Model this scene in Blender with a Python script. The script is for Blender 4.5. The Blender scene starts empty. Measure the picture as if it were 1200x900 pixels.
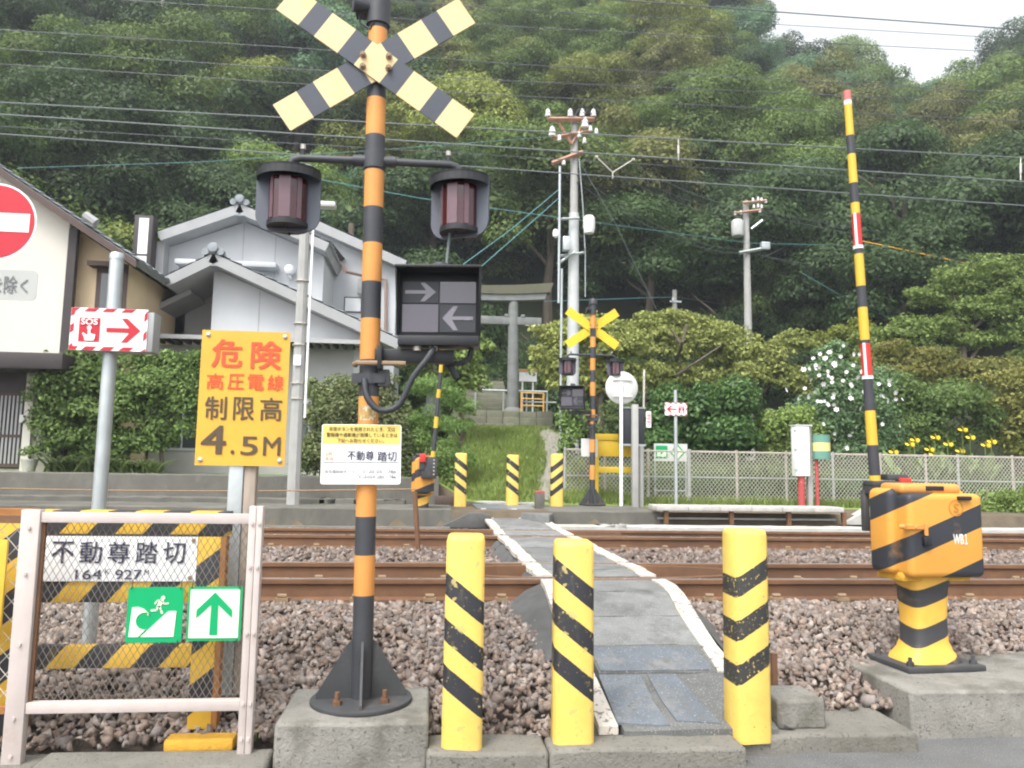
import bpy, bmesh, math, random
import numpy as np
from mathutils import Vector, Matrix

SC = bpy.context.scene
COL = SC.collection
rad = math.radians

# ------------------------------------------------------------------ camera, world, sun, exposure
CAMZ, FPX = 1.45, 900.0
YAW, PIT, ROL = rad(5.73), rad(6.22), rad(0.897)
_fw = np.array([math.sin(YAW) * math.cos(PIT), math.cos(YAW) * math.cos(PIT), math.sin(PIT)])
_r0 = np.array([math.cos(YAW), -math.sin(YAW), 0.0])
_u0 = np.cross(_r0, _fw)
_rt = math.cos(ROL) * _r0 + math.sin(ROL) * _u0
_up = -math.sin(ROL) * _r0 + math.cos(ROL) * _u0
cam_d = bpy.data.cameras.new('camera')
cam_d.sensor_width = 36.0
cam_d.lens = 36.0 * FPX / 1200.0
cam_d.clip_start, cam_d.clip_end = 0.05, 3000
cam = bpy.data.objects.new('camera', cam_d)
COL.objects.link(cam)
cam.matrix_world = Matrix(((_rt[0], _up[0], -_fw[0], 0), (_rt[1], _up[1], -_fw[1], 0), (_rt[2], _up[2], -_fw[2], CAMZ), (0, 0, 0, 1)))
SC.camera = cam

SUN_EL, SUN_AZ = rad(58), rad(215)          # behind the viewer, a little to the left, behind thin cloud
w = bpy.data.worlds.new('World')
SC.world = w
w.use_nodes = True
wn = w.node_tree
wn.nodes.clear()
w_out = wn.nodes.new('ShaderNodeOutputWorld')
w_bg = wn.nodes.new('ShaderNodeBackground')
w_sky = wn.nodes.new('ShaderNodeTexSky')
w_sky.sky_type = 'NISHITA'
w_sky.sun_disc = False
w_sky.sun_elevation = SUN_EL
w_sky.sun_rotation = SUN_AZ
w_sky.dust_density = 4.0
w_hs = wn.nodes.new('ShaderNodeHueSaturation')
w_hs.inputs['Saturation'].default_value = 0.14
w_hs.inputs['Value'].default_value = 1.9
w_nz = wn.nodes.new('ShaderNodeTexNoise')
w_nz.inputs['Scale'].default_value = 2.2
w_nz.inputs['Detail'].default_value = 5
w_mr = wn.nodes.new('ShaderNodeMapRange')
w_mr.inputs['From Min'].default_value, w_mr.inputs['From Max'].default_value = 0.3, 0.7
w_mr.inputs['To Min'].default_value, w_mr.inputs['To Max'].default_value = 0.88, 1.1
w_mx = wn.nodes.new('ShaderNodeMix')
w_mx.data_type = 'RGBA'
w_mx.blend_type = 'MULTIPLY'
w_mx.inputs[0].default_value = 1.0
w_bg.inputs['Strength'].default_value = 0.15
wn.links.new(w_sky.outputs[0], w_hs.inputs['Color'])
wn.links.new(w_nz.outputs[0], w_mr.inputs['Value'])
wn.links.new(w_hs.outputs[0], w_mx.inputs[6])
wn.links.new(w_mr.outputs[0], w_mx.inputs[7])
wn.links.new(w_mx.outputs[2], w_bg.inputs['Color'])
wn.links.new(w_bg.outputs[0], w_out.inputs['Surface'])

sun_d = bpy.data.lights.new('sun', 'SUN')
sun_d.energy = 1.5
sun_d.angle = rad(18)
sun_d.color = (1.0, 0.96, 0.88)
sun = bpy.data.objects.new('sun', sun_d)
COL.objects.link(sun)
_sd = Vector((math.sin(SUN_AZ) * math.cos(SUN_EL), math.cos(SUN_AZ) * math.cos(SUN_EL), math.sin(SUN_EL)))
sun.rotation_euler = (-_sd).to_track_quat('-Z', 'Y').to_euler()
sun.location = _sd * 50

SC.view_settings.view_transform = 'Standard'
SC.view_settings.look = 'None'
SC.view_settings.exposure = 0.63
SC.view_settings.gamma = 1.0
SC.view_settings.use_curve_mapping = False
SC.render.engine = 'CYCLES'
SC.cycles.use_denoising = True
SC.cycles.max_bounces = 6
SC.cycles.filter_width = 2.1
SC.cycles.volume_bounces = 0

# ------------------------------------------------------------------ helpers
def at(px, py, Y):
    """the point at distance Y along the line of sight of a photo pixel (1200 x 900)"""
    d = _rt * (px - 600) / FPX - _up * (py - 450) / FPX + _fw
    t = Y / d[1]
    return Vector((d[0] * t, Y, CAMZ + d[2] * t))

def atz(px, py, z):
    d = _rt * (px - 600) / FPX - _up * (py - 450) / FPX + _fw
    t = (z - CAMZ) / d[2]
    return Vector((d[0] * t, d[1] * t, z))

def project(p):
    q = np.array([p[0], p[1], p[2] - CAMZ])
    d = q @ _fw
    return 600 + FPX * (q @ _rt) / d, 450 - FPX * (q @ _up) / d

WL = {}

def props(o, label=None, cat=None, group=None, kind=None):
    if label: o['label'] = label
    if cat: o['category'] = cat
    if group: o['group'] = group
    if kind: o['kind'] = kind
    return o

def thing(name, label, cat, loc, group=None, rz=0.0):
    o = bpy.data.objects.new(name, None)
    o.empty_display_size = 0.1
    COL.objects.link(o)
    o.location = loc
    o.rotation_euler = (0, 0, rz)
    WL[o] = Vector(loc)
    return props(o, label, cat, group)

def copy_tree(o, parent=None):
    c = o.copy()
    COL.objects.link(c)
    if parent: c.parent = parent
    for ch in list(o.children):
        copy_tree(ch, c)
    return c

class MB:
    """collects shapes for ONE mesh"""
    def __init__(s):
        s.v, s.f, s.m = [], [], []
    def add(s, vs, fs, mi=0):
        b = len(s.v)
        s.v += [tuple(p) for p in vs]
        s.f += [tuple(b + i for i in f) for f in fs]
        s.m += [mi] * len(fs)
        return s
    def box(s, lo, hi, mi=0):
        (x0, y0, z0), (x1, y1, z1) = lo, hi
        return s.add([(x0, y0, z0), (x1, y0, z0), (x1, y1, z0), (x0, y1, z0), (x0, y0, z1), (x1, y0, z1), (x1, y1, z1), (x0, y1, z1)],
                     [(0, 3, 2, 1), (4, 5, 6, 7), (0, 1, 5, 4), (1, 2, 6, 5), (2, 3, 7, 6), (3, 0, 4, 7)], mi)
    def cbox(s, c, d, mi=0):
        return s.box((c[0] - d[0] / 2, c[1] - d[1] / 2, c[2] - d[2] / 2), (c[0] + d[0] / 2, c[1] + d[1] / 2, c[2] + d[2] / 2), mi)
    def cyl(s, a, b, r0, r1=None, n=12, mi=0, caps=True):
        a, b = Vector(a), Vector(b)
        r1 = r0 if r1 is None else r1
        d = (b - a).normalized()
        u = d.orthogonal().normalized()
        v = d.cross(u)
        vs = []
        for p, r in ((a, r0), (b, r1)):
            for i in range(n):
                t = 2 * math.pi * (i + .5) / n
                vs.append(p + (u * math.cos(t) + v * math.sin(t)) * r)
        fs = [(i, (i + 1) % n, n + (i + 1) % n, n + i) for i in range(n)]
        if caps: fs += [tuple(range(n - 1, -1, -1)), tuple(range(n, 2 * n))]
        return s.add(vs, fs, mi)
    def tube(s, pts, r, n=8, mi=0):
        pts = [Vector(p) for p in pts]
        rs = r if isinstance(r, (list, tuple)) else [r] * len(pts)
        u = (pts[1] - pts[0]).orthogonal().normalized()
        vs = []
        for i, p in enumerate(pts):
            d = (pts[min(i + 1, len(pts) - 1)] - pts[max(i - 1, 0)]).normalized()
            u = (u - d * u.dot(d)).normalized()
            v = d.cross(u)
            for k in range(n):
                t = 2 * math.pi * (k + .5) / n
                vs.append(p + (u * math.cos(t) + v * math.sin(t)) * rs[i])
        fs = []
        for i in range(len(pts) - 1):
            for k in range(n):
                fs.append((i * n + k, i * n + (k + 1) % n, (i + 1) * n + (k + 1) % n, (i + 1) * n + k))
        fs += [tuple(range(n - 1, -1, -1)), tuple((len(pts) - 1) * n + k for k in range(n))]
        return s.add(vs, fs, mi)
    def prism(s, poly, y0, y1, mi=0):
        """polygon of (x, z) points, extruded along y"""
        n = len(poly)
        area = sum(poly[i][0] * poly[(i + 1) % n][1] - poly[(i + 1) % n][0] * poly[i][1] for i in range(n))
        if area < 0: poly = poly[::-1]
        vs = [(p[0], y0, p[1]) for p in poly] + [(p[0], y1, p[1]) for p in poly]
        fs = [tuple(range(n)), tuple(range(2 * n - 1, n - 1, -1))]
        fs += [(i, n + i, n + (i + 1) % n, (i + 1) % n) for i in range(n)]
        return s.add(vs, fs, mi)
    def prism_x(s, poly, x0, x1, mi=0):
        """polygon of (y, z) points, extruded along x"""
        n = len(poly)
        vs = [(x0, p[0], p[1]) for p in poly] + [(x1, p[0], p[1]) for p in poly]
        fs = [tuple(range(n - 1, -1, -1)), tuple(range(n, 2 * n))]
        fs += [(i, (i + 1) % n, n + (i + 1) % n, n + i) for i in range(n)]
        return s.add(vs, fs, mi)
    def prism_z(s, poly, z0, z1, mi=0):
        n = len(poly)
        vs = [(p[0], p[1], z0) for p in poly] + [(p[0], p[1], z1) for p in poly]
        fs = [tuple(range(n - 1, -1, -1)), tuple(range(n, 2 * n))]
        fs += [(i, (i + 1) % n, n + (i + 1) % n, n + i) for i in range(n)]
        return s.add(vs, fs, mi)
    def lathe(s, prof, c=(0, 0, 0), n=20, mi=0, a0=0., a1=2 * math.pi):
        full = abs(a1 - a0 - 2 * math.pi) < 1e-6
        m = n if full else n + 1
        vs = []
        for r, z in prof:
            for i in range(m):
                t = a0 + (a1 - a0) * i / n
                vs.append((c[0] + r * math.cos(t), c[1] + r * math.sin(t), c[2] + z))
        fs = []
        for j in range(len(prof) - 1):
            for i in range(n):
                fs.append((j * m + i, j * m + (i + 1) % m, (j + 1) * m + (i + 1) % m, (j + 1) * m + i))
        return s.add(vs, fs, mi)
    def xf(s, M):
        s.v = [tuple(M @ Vector(p)) for p in s.v]
        return s
    def build(s, name, mats, parent=None, origin=None, local=False, bevel=0.0, seg=2, smooth=True, ang=38):
        me = bpy.data.meshes.new(name)
        if parent is not None:
            off = Vector((0, 0, 0)) if local else WL[parent]
        else:
            off = Vector(origin) if origin is not None else Vector((0, 0, 0))
        me.from_pydata([tuple(Vector(p) - off) for p in s.v], [], s.f)
        mats = mats if isinstance(mats, (list, tuple)) else [mats]
        for m in mats: me.materials.append(m)
        me.polygons.foreach_set('material_index', s.m)
        bm = bmesh.new()
        bm.from_mesh(me)
        bmesh.ops.recalc_face_normals(bm, faces=bm.faces)
        if bevel > 0:
            ed = [e for e in bm.edges if len(e.link_faces) == 2 and e.calc_face_angle(0) > rad(30)]
            bmesh.ops.bevel(bm, geom=ed, offset=bevel, segments=seg, profile=.5, affect='EDGES', clamp_overlap=True)
        bm.to_mesh(me)
        bm.free()
        if smooth:
            me.polygons.foreach_set('use_smooth', [True] * len(me.polygons))
            me.set_sharp_from_angle(angle=rad(ang))
        o = bpy.data.objects.new(name, me)
        COL.objects.link(o)
        if parent is not None:
            o.parent = parent
            WL[o] = Vector((0, 0, 0)) if local else Vector(off)
        else:
            o.location = off
            WL[o] = Vector(off)
        return o

def raw_mesh(name, V, F, mats, mi=None, tint=None, parent=None, origin=(0, 0, 0), smooth=False):
    """big numpy mesh: V (n,3), F (m,k) all the same k"""
    me = bpy.data.meshes.new(name)
    V = np.asarray(V, np.float32) - np.asarray(origin, np.float32)
    F = np.asarray(F, np.int32)
    k = F.shape[1]
    me.vertices.add(len(V)); me.vertices.foreach_set('co', V.ravel())
    me.loops.add(F.size); me.loops.foreach_set('vertex_index', F.ravel())
    me.polygons.add(len(F))
    me.polygons.foreach_set('loop_start', np.arange(0, F.size, k, dtype=np.int32))
    if mi is not None: me.polygons.foreach_set('material_index', np.asarray(mi, np.int32))
    if smooth: me.polygons.foreach_set('use_smooth', np.ones(len(F), bool))
    for m in (mats if isinstance(mats, (list, tuple)) else [mats]): me.materials.append(m)
    if tint is not None:
        a = me.attributes.new('tint', 'FLOAT_COLOR', 'POINT')
        c = np.ones((len(V), 4), np.float32); c[:, :3] = tint
        a.data.foreach_set('color', c.ravel())
    me.update(calc_edges=True)
    o = bpy.data.objects.new(name, me)
    COL.objects.link(o)
    if parent is not None: o.parent = parent
    else: o.location = origin
    WL[o] = Vector(origin)
    return o

_text_cache = {}
def text_pts(body, bold=0.0):
    key = (body, bold)
    if key not in _text_cache:
        c = bpy.data.curves.new('lettering', 'FONT')
        c.body = body; c.size = 1; c.resolution_u = 3; c.fill_mode = 'FRONT'
        o = bpy.data.objects.new('lettering', c)
        COL.objects.link(o)
        bpy.context.view_layer.update()
        me = bpy.data.meshes.new_from_object(o.evaluated_get(bpy.context.evaluated_depsgraph_get()))
        V = np.array([v.co[:] for v in me.vertices]); F = [tuple(p.vertices) for p in me.polygons]
        bpy.data.objects.remove(o); bpy.data.curves.remove(c); bpy.data.meshes.remove(me)
        _text_cache[key] = (V, F)
    return _text_cache[key]

class Panel:
    """a flat face parallel to the tracks: u to the right, v down, both 0..1; y is its front"""
    def __init__(s, x0, x1, z0, z1, y):
        s.x0, s.x1, s.z0, s.z1, s.y = x0, x1, z0, z1, y
    @classmethod
    def px(c, l, t, r, b, Y):
        a = at((l + r) / 2, t, Y); d = at((l + r) / 2, b, Y)
        e = at(l, (t + b) / 2, Y); f = at(r, (t + b) / 2, Y)
        return c(e.x, f.x, d.z, a.z, Y)
    def p(s, u, v): return (s.x0 + u * (s.x1 - s.x0), s.z1 - v * (s.z1 - s.z0))
    def text(s, mb, body, u0, v0, u1, v1, mi=0, bold=0.0, dy=0.004):
        V, F = text_pts(body)
        lo, hi = V.min(0), V.max(0)
        a = s.p(u0, v1); b = s.p(u1, v0)
        if bold:      # heavier strokes: the outline laid down again, slightly shifted
            e = bold * (hi[1] - lo[1]) * .8
            k = (b[0] - a[0]) / (hi[0] - lo[0])
            for i, (ex, ez) in enumerate(((-1, -.6), (1, -.6), (-1, .6), (1, .6))):
                vs = [(a[0] + (q[0] - lo[0]) / (hi[0] - lo[0]) * (b[0] - a[0]) + ex * e * k, s.y - dy - .0003 * (i + 1), a[1] + (q[1] - lo[1]) / (hi[1] - lo[1]) * (b[1] - a[1]) + ez * e * k) for q in V]
                mb.add(vs, F, mi)
        vs = [(a[0] + (q[0] - lo[0]) / (hi[0] - lo[0]) * (b[0] - a[0]), s.y - dy, a[1] + (q[1] - lo[1]) / (hi[1] - lo[1]) * (b[1] - a[1])) for q in V]
        mb.add(vs, F, mi)
    def poly(s, mb, pts, mi=0, dy=0.003):
        q = [s.p(*p) for p in pts]
        mb.prism(q, s.y - dy, s.y - dy + 0.002, mi)
    def rect(s, mb, u0, v0, u1, v1, mi=0, dy=0.003):
        s.poly(mb, [(u0, v0), (u1, v0), (u1, v1), (u0, v1)], mi, dy)
    def plate(s, mb, thick=0.012, mi=0, r=0.0):
        if r <= 0: mb.box((s.x0, s.y, s.z0), (s.x1, s.y + thick, s.z1), mi)
        else:
            q = []
            for cx, cz, a in ((s.x1 - r, s.z1 - r, 0), (s.x0 + r, s.z1 - r, 90), (s.x0 + r, s.z0 + r, 180), (s.x1 - r, s.z0 + r, 270)):
                for k in range(5):
                    t = rad(a + k * 22.5); q.append((cx + r * math.cos(t), cz + r * math.sin(t)))
            mb.prism(q, s.y, s.y + thick, mi)

# ------------------------------------------------------------------ materials
def _n(nt, t, **kw):
    n = nt.nodes.new('ShaderNode' + t)
    for k, v in kw.items(): setattr(n, k, v)
    return n

def _math(nt, op, a, b=None):
    n = _n(nt, 'Math', operation=op)
    for i, x in enumerate((a, b)):
        if x is None: continue
        if isinstance(x, (int, float)): n.inputs[i].default_value = x
        else: nt.links.new(x, n.inputs[i])
    return n.outputs[0]

def _mix(nt, fac, a, b, blend='MIX'):
    n = _n(nt, 'Mix', data_type='RGBA', blend_type=blend)
    for i, x in ((0, fac), (6, a), (7, b)):
        if isinstance(x, (int, float)): n.inputs[i].default_value = x
        elif isinstance(x, tuple): n.inputs[i].default_value = (*x[:3], 1)
        else: nt.links.new(x, n.inputs[i])
    return n.outputs[2]

def _noise(nt, co, scale, detail=4, rough=.55):
    n = _n(nt, 'TexNoise')
    n.inputs['Scale'].default_value = scale; n.inputs['Detail'].default_value = detail; n.inputs['Roughness'].default_value = rough
    nt.links.new(co, n.inputs['Vector'])
    return n.outputs[0]

def _ramp(nt, x, a, b):
    n = _n(nt, 'MapRange'); n.clamp = True
    n.inputs['From Min'].default_value = a; n.inputs['From Max'].default_value = b
    nt.links.new(x, n.inputs['Value'])
    return n.outputs[0]

def M(name, c, r=.6, var=.18, sc=7., bump=.12, bsc=60., met=0., stain=None, chips=None, stripe=None, spec=.4, tint=False, objrand=0., speck=None, stretch=None):
    m = bpy.data.materials.new(name); m.use_nodes = True
    nt = m.node_tree
    bs = nt.nodes['Principled BSDF']
    tc = _n(nt, 'TexCoord').outputs['Object']
    co = tc
    if stretch:
        mp = _n(nt, 'Mapping'); mp.inputs['Scale'].default_value = stretch
        nt.links.new(tc, mp.inputs['Vector']); co = mp.outputs[0]
    if tint:
        at_ = _n(nt, 'Attribute', attribute_name='tint'); base = at_.outputs['Color']
    elif stripe:
        v = tc
        if stripe.get('absx'):
            a = _n(nt, 'VectorMath', operation='ABSOLUTE'); nt.links.new(tc, a.inputs[0]); v = a.outputs[0]
        d = _n(nt, 'VectorMath', operation='DOT_PRODUCT'); nt.links.new(v, d.inputs[0]); d.inputs[1].default_value = stripe['vec']
        t = _math(nt, 'ADD', d.outputs['Value'], stripe.get('off', 0.0))
        wob = _math(nt, 'MULTIPLY', _math(nt, 'SUBTRACT', _noise(nt, tc, 45., 2), .5), stripe.get('wob', .006))
        t = _math(nt, 'ADD', t, wob)
        t = _math(nt, 'FRACT', _math(nt, 'DIVIDE', t, stripe['period']))
        msk = _math(nt, 'LESS_THAN', t, stripe.get('duty', .5))
        if 'lo' in stripe:
            d2 = _math(nt, 'ADD', d.outputs['Value'], stripe.get('off', 0.0))
            msk = _math(nt, 'MULTIPLY', msk, _math(nt, 'GREATER_THAN', d2, stripe['lo']))
            msk = _math(nt, 'MULTIPLY', msk, _math(nt, 'LESS_THAN', d2, stripe['hi']))
        if stripe.get('wear'):
            msk = _math(nt, 'MULTIPLY', msk, _ramp(nt, _noise(nt, tc, stripe.get('wsc', 55.), 4, .7), stripe['wear'] - .03, stripe['wear'] + .03))
        base = _mix(nt, msk, tuple(c), tuple(stripe['c2']))
    else:
        n_ = _n(nt, 'RGB'); n_.outputs[0].default_value = (*c, 1); base = n_.outputs[0]
    nz = _noise(nt, co, sc, 6, .6)
    k = _math(nt, 'ADD', _math(nt, 'MULTIPLY', _ramp(nt, nz, .25, .75), 2 * var), 1 - var)
    if objrand:
        oi = _n(nt, 'ObjectInfo').outputs['Random']
        k = _math(nt, 'MULTIPLY', k, _math(nt, 'ADD', _math(nt, 'MULTIPLY', oi, 2 * objrand), 1 - objrand))
    cc = _n(nt, 'CombineColor')
    for i in range(3): nt.links.new(k, cc.inputs[i])
    col = _mix(nt, 1.0, base, cc.outputs[0], 'MULTIPLY')
    if speck:   # (colour, scale, threshold): light grains
        col = _mix(nt, _math(nt, 'MULTIPLY', _ramp(nt, _noise(nt, tc, speck[1], 2), speck[2], speck[2] + .05), .8), col, speck[0])
    for st in (stain or []):   # (colour, scale, threshold, strength, stretch)
        sco = tc
        if len(st) > 4:
            mp = _n(nt, 'Mapping'); mp.inputs['Scale'].default_value = st[4]; nt.links.new(tc, mp.inputs['Vector']); sco = mp.outputs[0]
        f = _math(nt, 'MULTIPLY', _ramp(nt, _noise(nt, sco, st[1], 5, .65), st[2], st[2] + .18), st[3])
        col = _mix(nt, f, col, st[0])
    if chips:   # (colour, scale, threshold)
        col = _mix(nt, _ramp(nt, _noise(nt, tc, chips[1], 3, .7), chips[2], chips[2] + .02), col, chips[0])
    nt.links.new(col, bs.inputs['Base Color'])
    rr = _math(nt, 'ADD', _math(nt, 'MULTIPLY', nz, .25), r - .125)
    nt.links.new(rr, bs.inputs['Roughness'])
    bs.inputs['Metallic'].default_value = met
    bs.inputs['Specular IOR Level'].default_value = spec
    if bump:
        b = _n(nt, 'Bump'); b.inputs['Strength'].default_value = bump; b.inputs['Distance'].default_value = .02
        nt.links.new(_noise(nt, co, bsc, 5, .7), b.inputs['Height']); nt.links.new(b.outputs[0], bs.inputs['Normal'])
    return m

def leaf_mat(name, c, c2, rough=.55, trans=.38, nsc=.5, isl=.35):
    m = bpy.data.materials.new(name); m.use_nodes = True
    nt = m.node_tree; bs = nt.nodes['Principled BSDF']; out = nt.nodes['Material Output']
    tc = _n(nt, 'TexCoord').outputs['Object']
    gi = _n(nt, 'NewGeometry').outputs['Random Per Island']
    oi = _n(nt, 'ObjectInfo').outputs['Random']
    f = _math(nt, 'ADD', _math(nt, 'MULTIPLY', _ramp(nt, _noise(nt, tc, nsc, 3), .3, .7), .6), _math(nt, 'MULTIPLY', gi, .4))
    col = _mix(nt, f, tuple(c), tuple(c2))
    k = _math(nt, 'MULTIPLY', _math(nt, 'ADD', _math(nt, 'MULTIPLY', gi, 2 * isl), 1 - isl), _math(nt, 'ADD', _math(nt, 'MULTIPLY', oi, .5), .75))
    cc = _n(nt, 'CombineColor')
    for i in range(3): nt.links.new(k, cc.inputs[i])
    col = _mix(nt, 1.0, col, cc.outputs[0], 'MULTIPLY')
    nt.links.new(col, bs.inputs['Base Color'])
    bs.inputs['Roughness'].default_value = rough
    bs.inputs['Specular IOR Level'].default_value = .3
    tr = _n(nt, 'BsdfTranslucent'); nt.links.new(col, tr.inputs['Color'])
    ms = _n(nt, 'MixShader'); ms.inputs[0].default_value = trans
    nt.links.new(bs.outputs[0], ms.inputs[1]); nt.links.new(tr.outputs[0], ms.inputs[2]); nt.links.new(ms.outputs[0], out.inputs['Surface'])
    return m

BLK, YEL, ORG = (.022, .023, .028), (.70, .49, .11), (.60, .26, .065)
DIRT, RUST = (.10, .075, .05), (.16, .065, .03)
m_asphalt = M('asphalt', (.13, .132, .132), .85, .25, 3, .6, 160, speck=((.45, .45, .45), 140, .62), stain=[((.16, .15, .13), 1.2, .55, .5)])
m_path = M('worn_asphalt', (.20, .205, .20), .85, .28, 5, .7, 130, speck=((.48, .48, .46), 120, .62), stain=[((.08, .075, .07), 3, .54, .7), ((.32, .31, .29), 9, .6, .5)], objrand=.25)
m_bluepaint = M('blue_grey_paint', (.145, .165, .19), .6, .25, 9, .6, 120, speck=((.38, .39, .40), 90, .62), stain=[((.24, .235, .22), 6, .52, .8)], chips=((.15, .145, .135), 18, .60), objrand=.1)
m_pathside = M('dark_asphalt_edge', (.10, .10, .098), .9, .25, 8, .6, 90)
m_white = M('white_line_paint', (.60, .56, .50), .75, .14, 8, .5, 90, stain=[((.46, .31, .19), 4, .48, .65)], chips=((.22, .2, .18), 22, .58))
m_conc = M('concrete', (.25, .24, .215), .92, .25, 5, .7, 60, speck=((.10, .095, .08), 55, .63), stain=[((.085, .08, .06), 3.0, .47, .7, (1, 1, .6)), ((.40, .38, .34), 7, .58, .5)])
m_conc_l = M('pale_concrete', (.44, .43, .40), .88, .18, 5, .35, 80, stain=[((.2, .18, .15), 3, .56, .5)])
m_conc_d = M('weathered_concrete', (.135, .13, .112), .92, .25, 2.2, .4, 60, stain=[((.07, .07, .06), 1.1, .5, .7, (1, 1, .35)), ((.27, .26, .23), 3.5, .6, .5)])
m_stone_kerb = M('kerb_concrete', (.20, .19, .165), .92, .28, 4, .7, 60, speck=((.09, .085, .07), 50, .62), stain=[((.075, .07, .055), 2, .5, .7), ((.32, .30, .26), 7, .6, .4)])
m_ballast = M('ballast_stone', (.3, .26, .23), .88, .25, 22, .3, 70, tint=True)
m_bed = M('ballast_bed', (.13, .105, .085), .95, .35, 14, .8, 40)
m_rust = M('rusty_steel', (.165, .085, .045), .75, .25, 5, .25, 90, stain=[((.085, .045, .028), 3, .5, .6, (.15, 1, 1))])
m_railtop = M('polished_rail', (.56, .52, .54), .28, .12, 3, .02, 80, met=.75)
m_clip = M('rail_clip_steel', (.26, .18, .11), .7, .2, 20, .2, 90)
m_bollard = M('bollard_yellow', YEL, .55, .1, 6, .15, 50, stain=[((.34, .25, .09), 16, .62, .6), ((.22, .18, .10), 5, .60, .55, (3, 3, .5))], chips=((.13, .11, .06), 52, .71), speck=((.46, .36, .13), 24, .63),
              stripe=dict(c2=BLK, vec=(.78, 0, 1), period=.222, duty=.5, off=-.29, lo=0.0, hi=.62, wear=.31))
m_bollard_v = M('bollard_yellow_worn', YEL, .6, .12, 6, .2, 50, stain=[((.30, .22, .07), 14, .62, .6)], chips=((.14, .12, .06), 44, .68),
                stripe=dict(c2=(.03, .031, .03), vec=(-.60, -.06, 1), period=.222, duty=.47, off=-.346, lo=0.0, hi=.62, wear=.37, wsc=60))
m_bollard_r = M('bollard_yellow_rising', YEL, .55, .1, 6, .15, 50, stain=[((.30, .22, .07), 16, .66, .6)],
                stripe=dict(c2=BLK, vec=(-.78, 0, 1), period=.222, duty=.5, off=-.29, lo=0.0, hi=.62, wear=.31))
m_orange = M('signal_orange', ORG, .5, .12, 5, .05, 40, stain=[((.40, .22, .07), 6, .62, .4, (3, 3, .4))])
m_dark = M('signal_dark_grey', (.045, .047, .054), .5, .2, 6, .05, 40, stain=[((.11, .10, .09), 5, .6, .4)])
m_black = M('black_metal', (.016, .017, .02), .45, .2, 6, .05, 60)
m_bootblack = M('dusty_black_steel', (.05, .052, .055), .6, .25, 5, .1, 60, stain=[((.17, .14, .12), 4, .55, .5)])
m_cream = M('luminous_cream', (.66, .51, .27), .5, .06, 4, .03, 40, stain=[((.60, .38, .13), 3, .52, .5)])
m_crossblk = M('crossbuck_black', (.055, .062, .08), .55, .15, 7, .04, 50, chips=((.3, .3, .3), 30, .76))
m_xyel = M('crossbuck_yellow', (.70, .50, .03), .5, .08, 5, .03, 40)
m_lens = M('dark_red_lens', (.045, .006, .01), .16, .1, 3, 0, 40, spec=.7)
m_strip = M('pinkish_lens_strip', (.135, .08, .095), .25, .1, 6, 0, 40)
m_lampgrey = M('lamp_plate_grey', (.09, .10, .125), .5, .12, 5, .03, 40)
m_panel = M('indicator_panel', (.034, .036, .043), .45, .12, 6, .03, 40)
m_glass = M('purple_glass', (.05, .04, .062), .1, .08, 3, 0, 40, spec=.9)
m_arrowgrey = M('arrow_glass', (.15, .14, .17), .25, .06, 3, 0, 40, spec=.8)
m_rubber = M('cable_rubber', (.03, .033, .038), .5, .15, 8, .05, 60)
m_galv = M('galvanised_steel', (.48, .52, .53), .42, .12, 9, .05, 60, met=.55, stain=[((.30, .30, .29), 3, .55, .5, (4, 4, .3))])
m_bolt = M('steel_bolt', (.55, .52, .46), .4, .15, 30, 0, 60, met=.5)
m_redsign = M('sign_red', (.46, .016, .03), .4, .05, 3, .02, 40)
m_whitesign = M('sign_white', (.84, .84, .84), .4, .05, 4, .02, 40, stain=[((.68, .66, .62), 4, .58, .4)])
m_greysign = M('sign_back_grey', (.58, .59, .57), .5, .08, 4, .02, 40)
m_yellowsign = M('sign_yellow', (.64, .36, .045), .45, .07, 3, .02, 40, stain=[((.56, .29, .04), 2, .5, .5)])
m_textred = M('sign_red_orange', (.72, .085, .03), .5, .06, 9, 0, 40)
m_textbrown = M('sign_faded_black', (.085, .06, .035), .5, .12, 9, 0, 40)
m_textnavy = M('sign_navy', (.035, .037, .075), .5, .06, 9, 0, 40)
m_textgrey = M('sign_grey_text', (.16, .16, .17), .5, .06, 9, 0, 40)
m_textorg = M('sign_orange_text', (.75, .38, .2), .5, .06, 9, 0, 40)
m_signyel = M('plate_yellow', (.72, .54, .14), .5, .06, 4, 0, 40)
m_green = M('evacuation_green', (.0, .33, .115), .4, .05, 4, 0, 40)
m_glow = M('pale_green_white', (.74, .84, .62), .45, .04, 4, 0, 40)
m_pinkframe = M('pale_pink_paint', (.50, .435, .405), .6, .1, 6, .1, 50, stain=[((.38, .25, .17), 5, .62, .55)])
m_wire = M('mesh_wire', (.20, .175, .15), .6, .2, 10, .1, 60, met=.2)
m_wire_w = M('pale_wire', (.60, .57, .50), .5, .2, 10, .1, 60, met=.2)
m_guard = M('guard_stripes', (.66, .40, .045), .55, .12, 5, .1, 50, stain=[((.42, .24, .04), 5, .58, .5)], chips=((.16, .07, .03), 18, .74),
            stripe=dict(c2=(.035, .036, .04), vec=(1, 0, -.85), period=.275, duty=.5, off=.05))
m_guardv = M('guard_stripes_post', (.66, .40, .045), .55, .12, 5, .1, 50, stain=[((.42, .24, .04), 5, .58, .5)],
             stripe=dict(c2=(.035, .036, .04), vec=(-.8, 0, 1), period=.30, duty=.5, off=.03))
m_guardrust = M('guard_rust', (.30, .13, .035), .7, .25, 8, .2, 60)
m_yelblock = M('yellow_block', (.62, .34, .04), .75, .2, 9, .4, 60, stain=[((.25, .15, .06), 8, .56, .6)])
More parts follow.
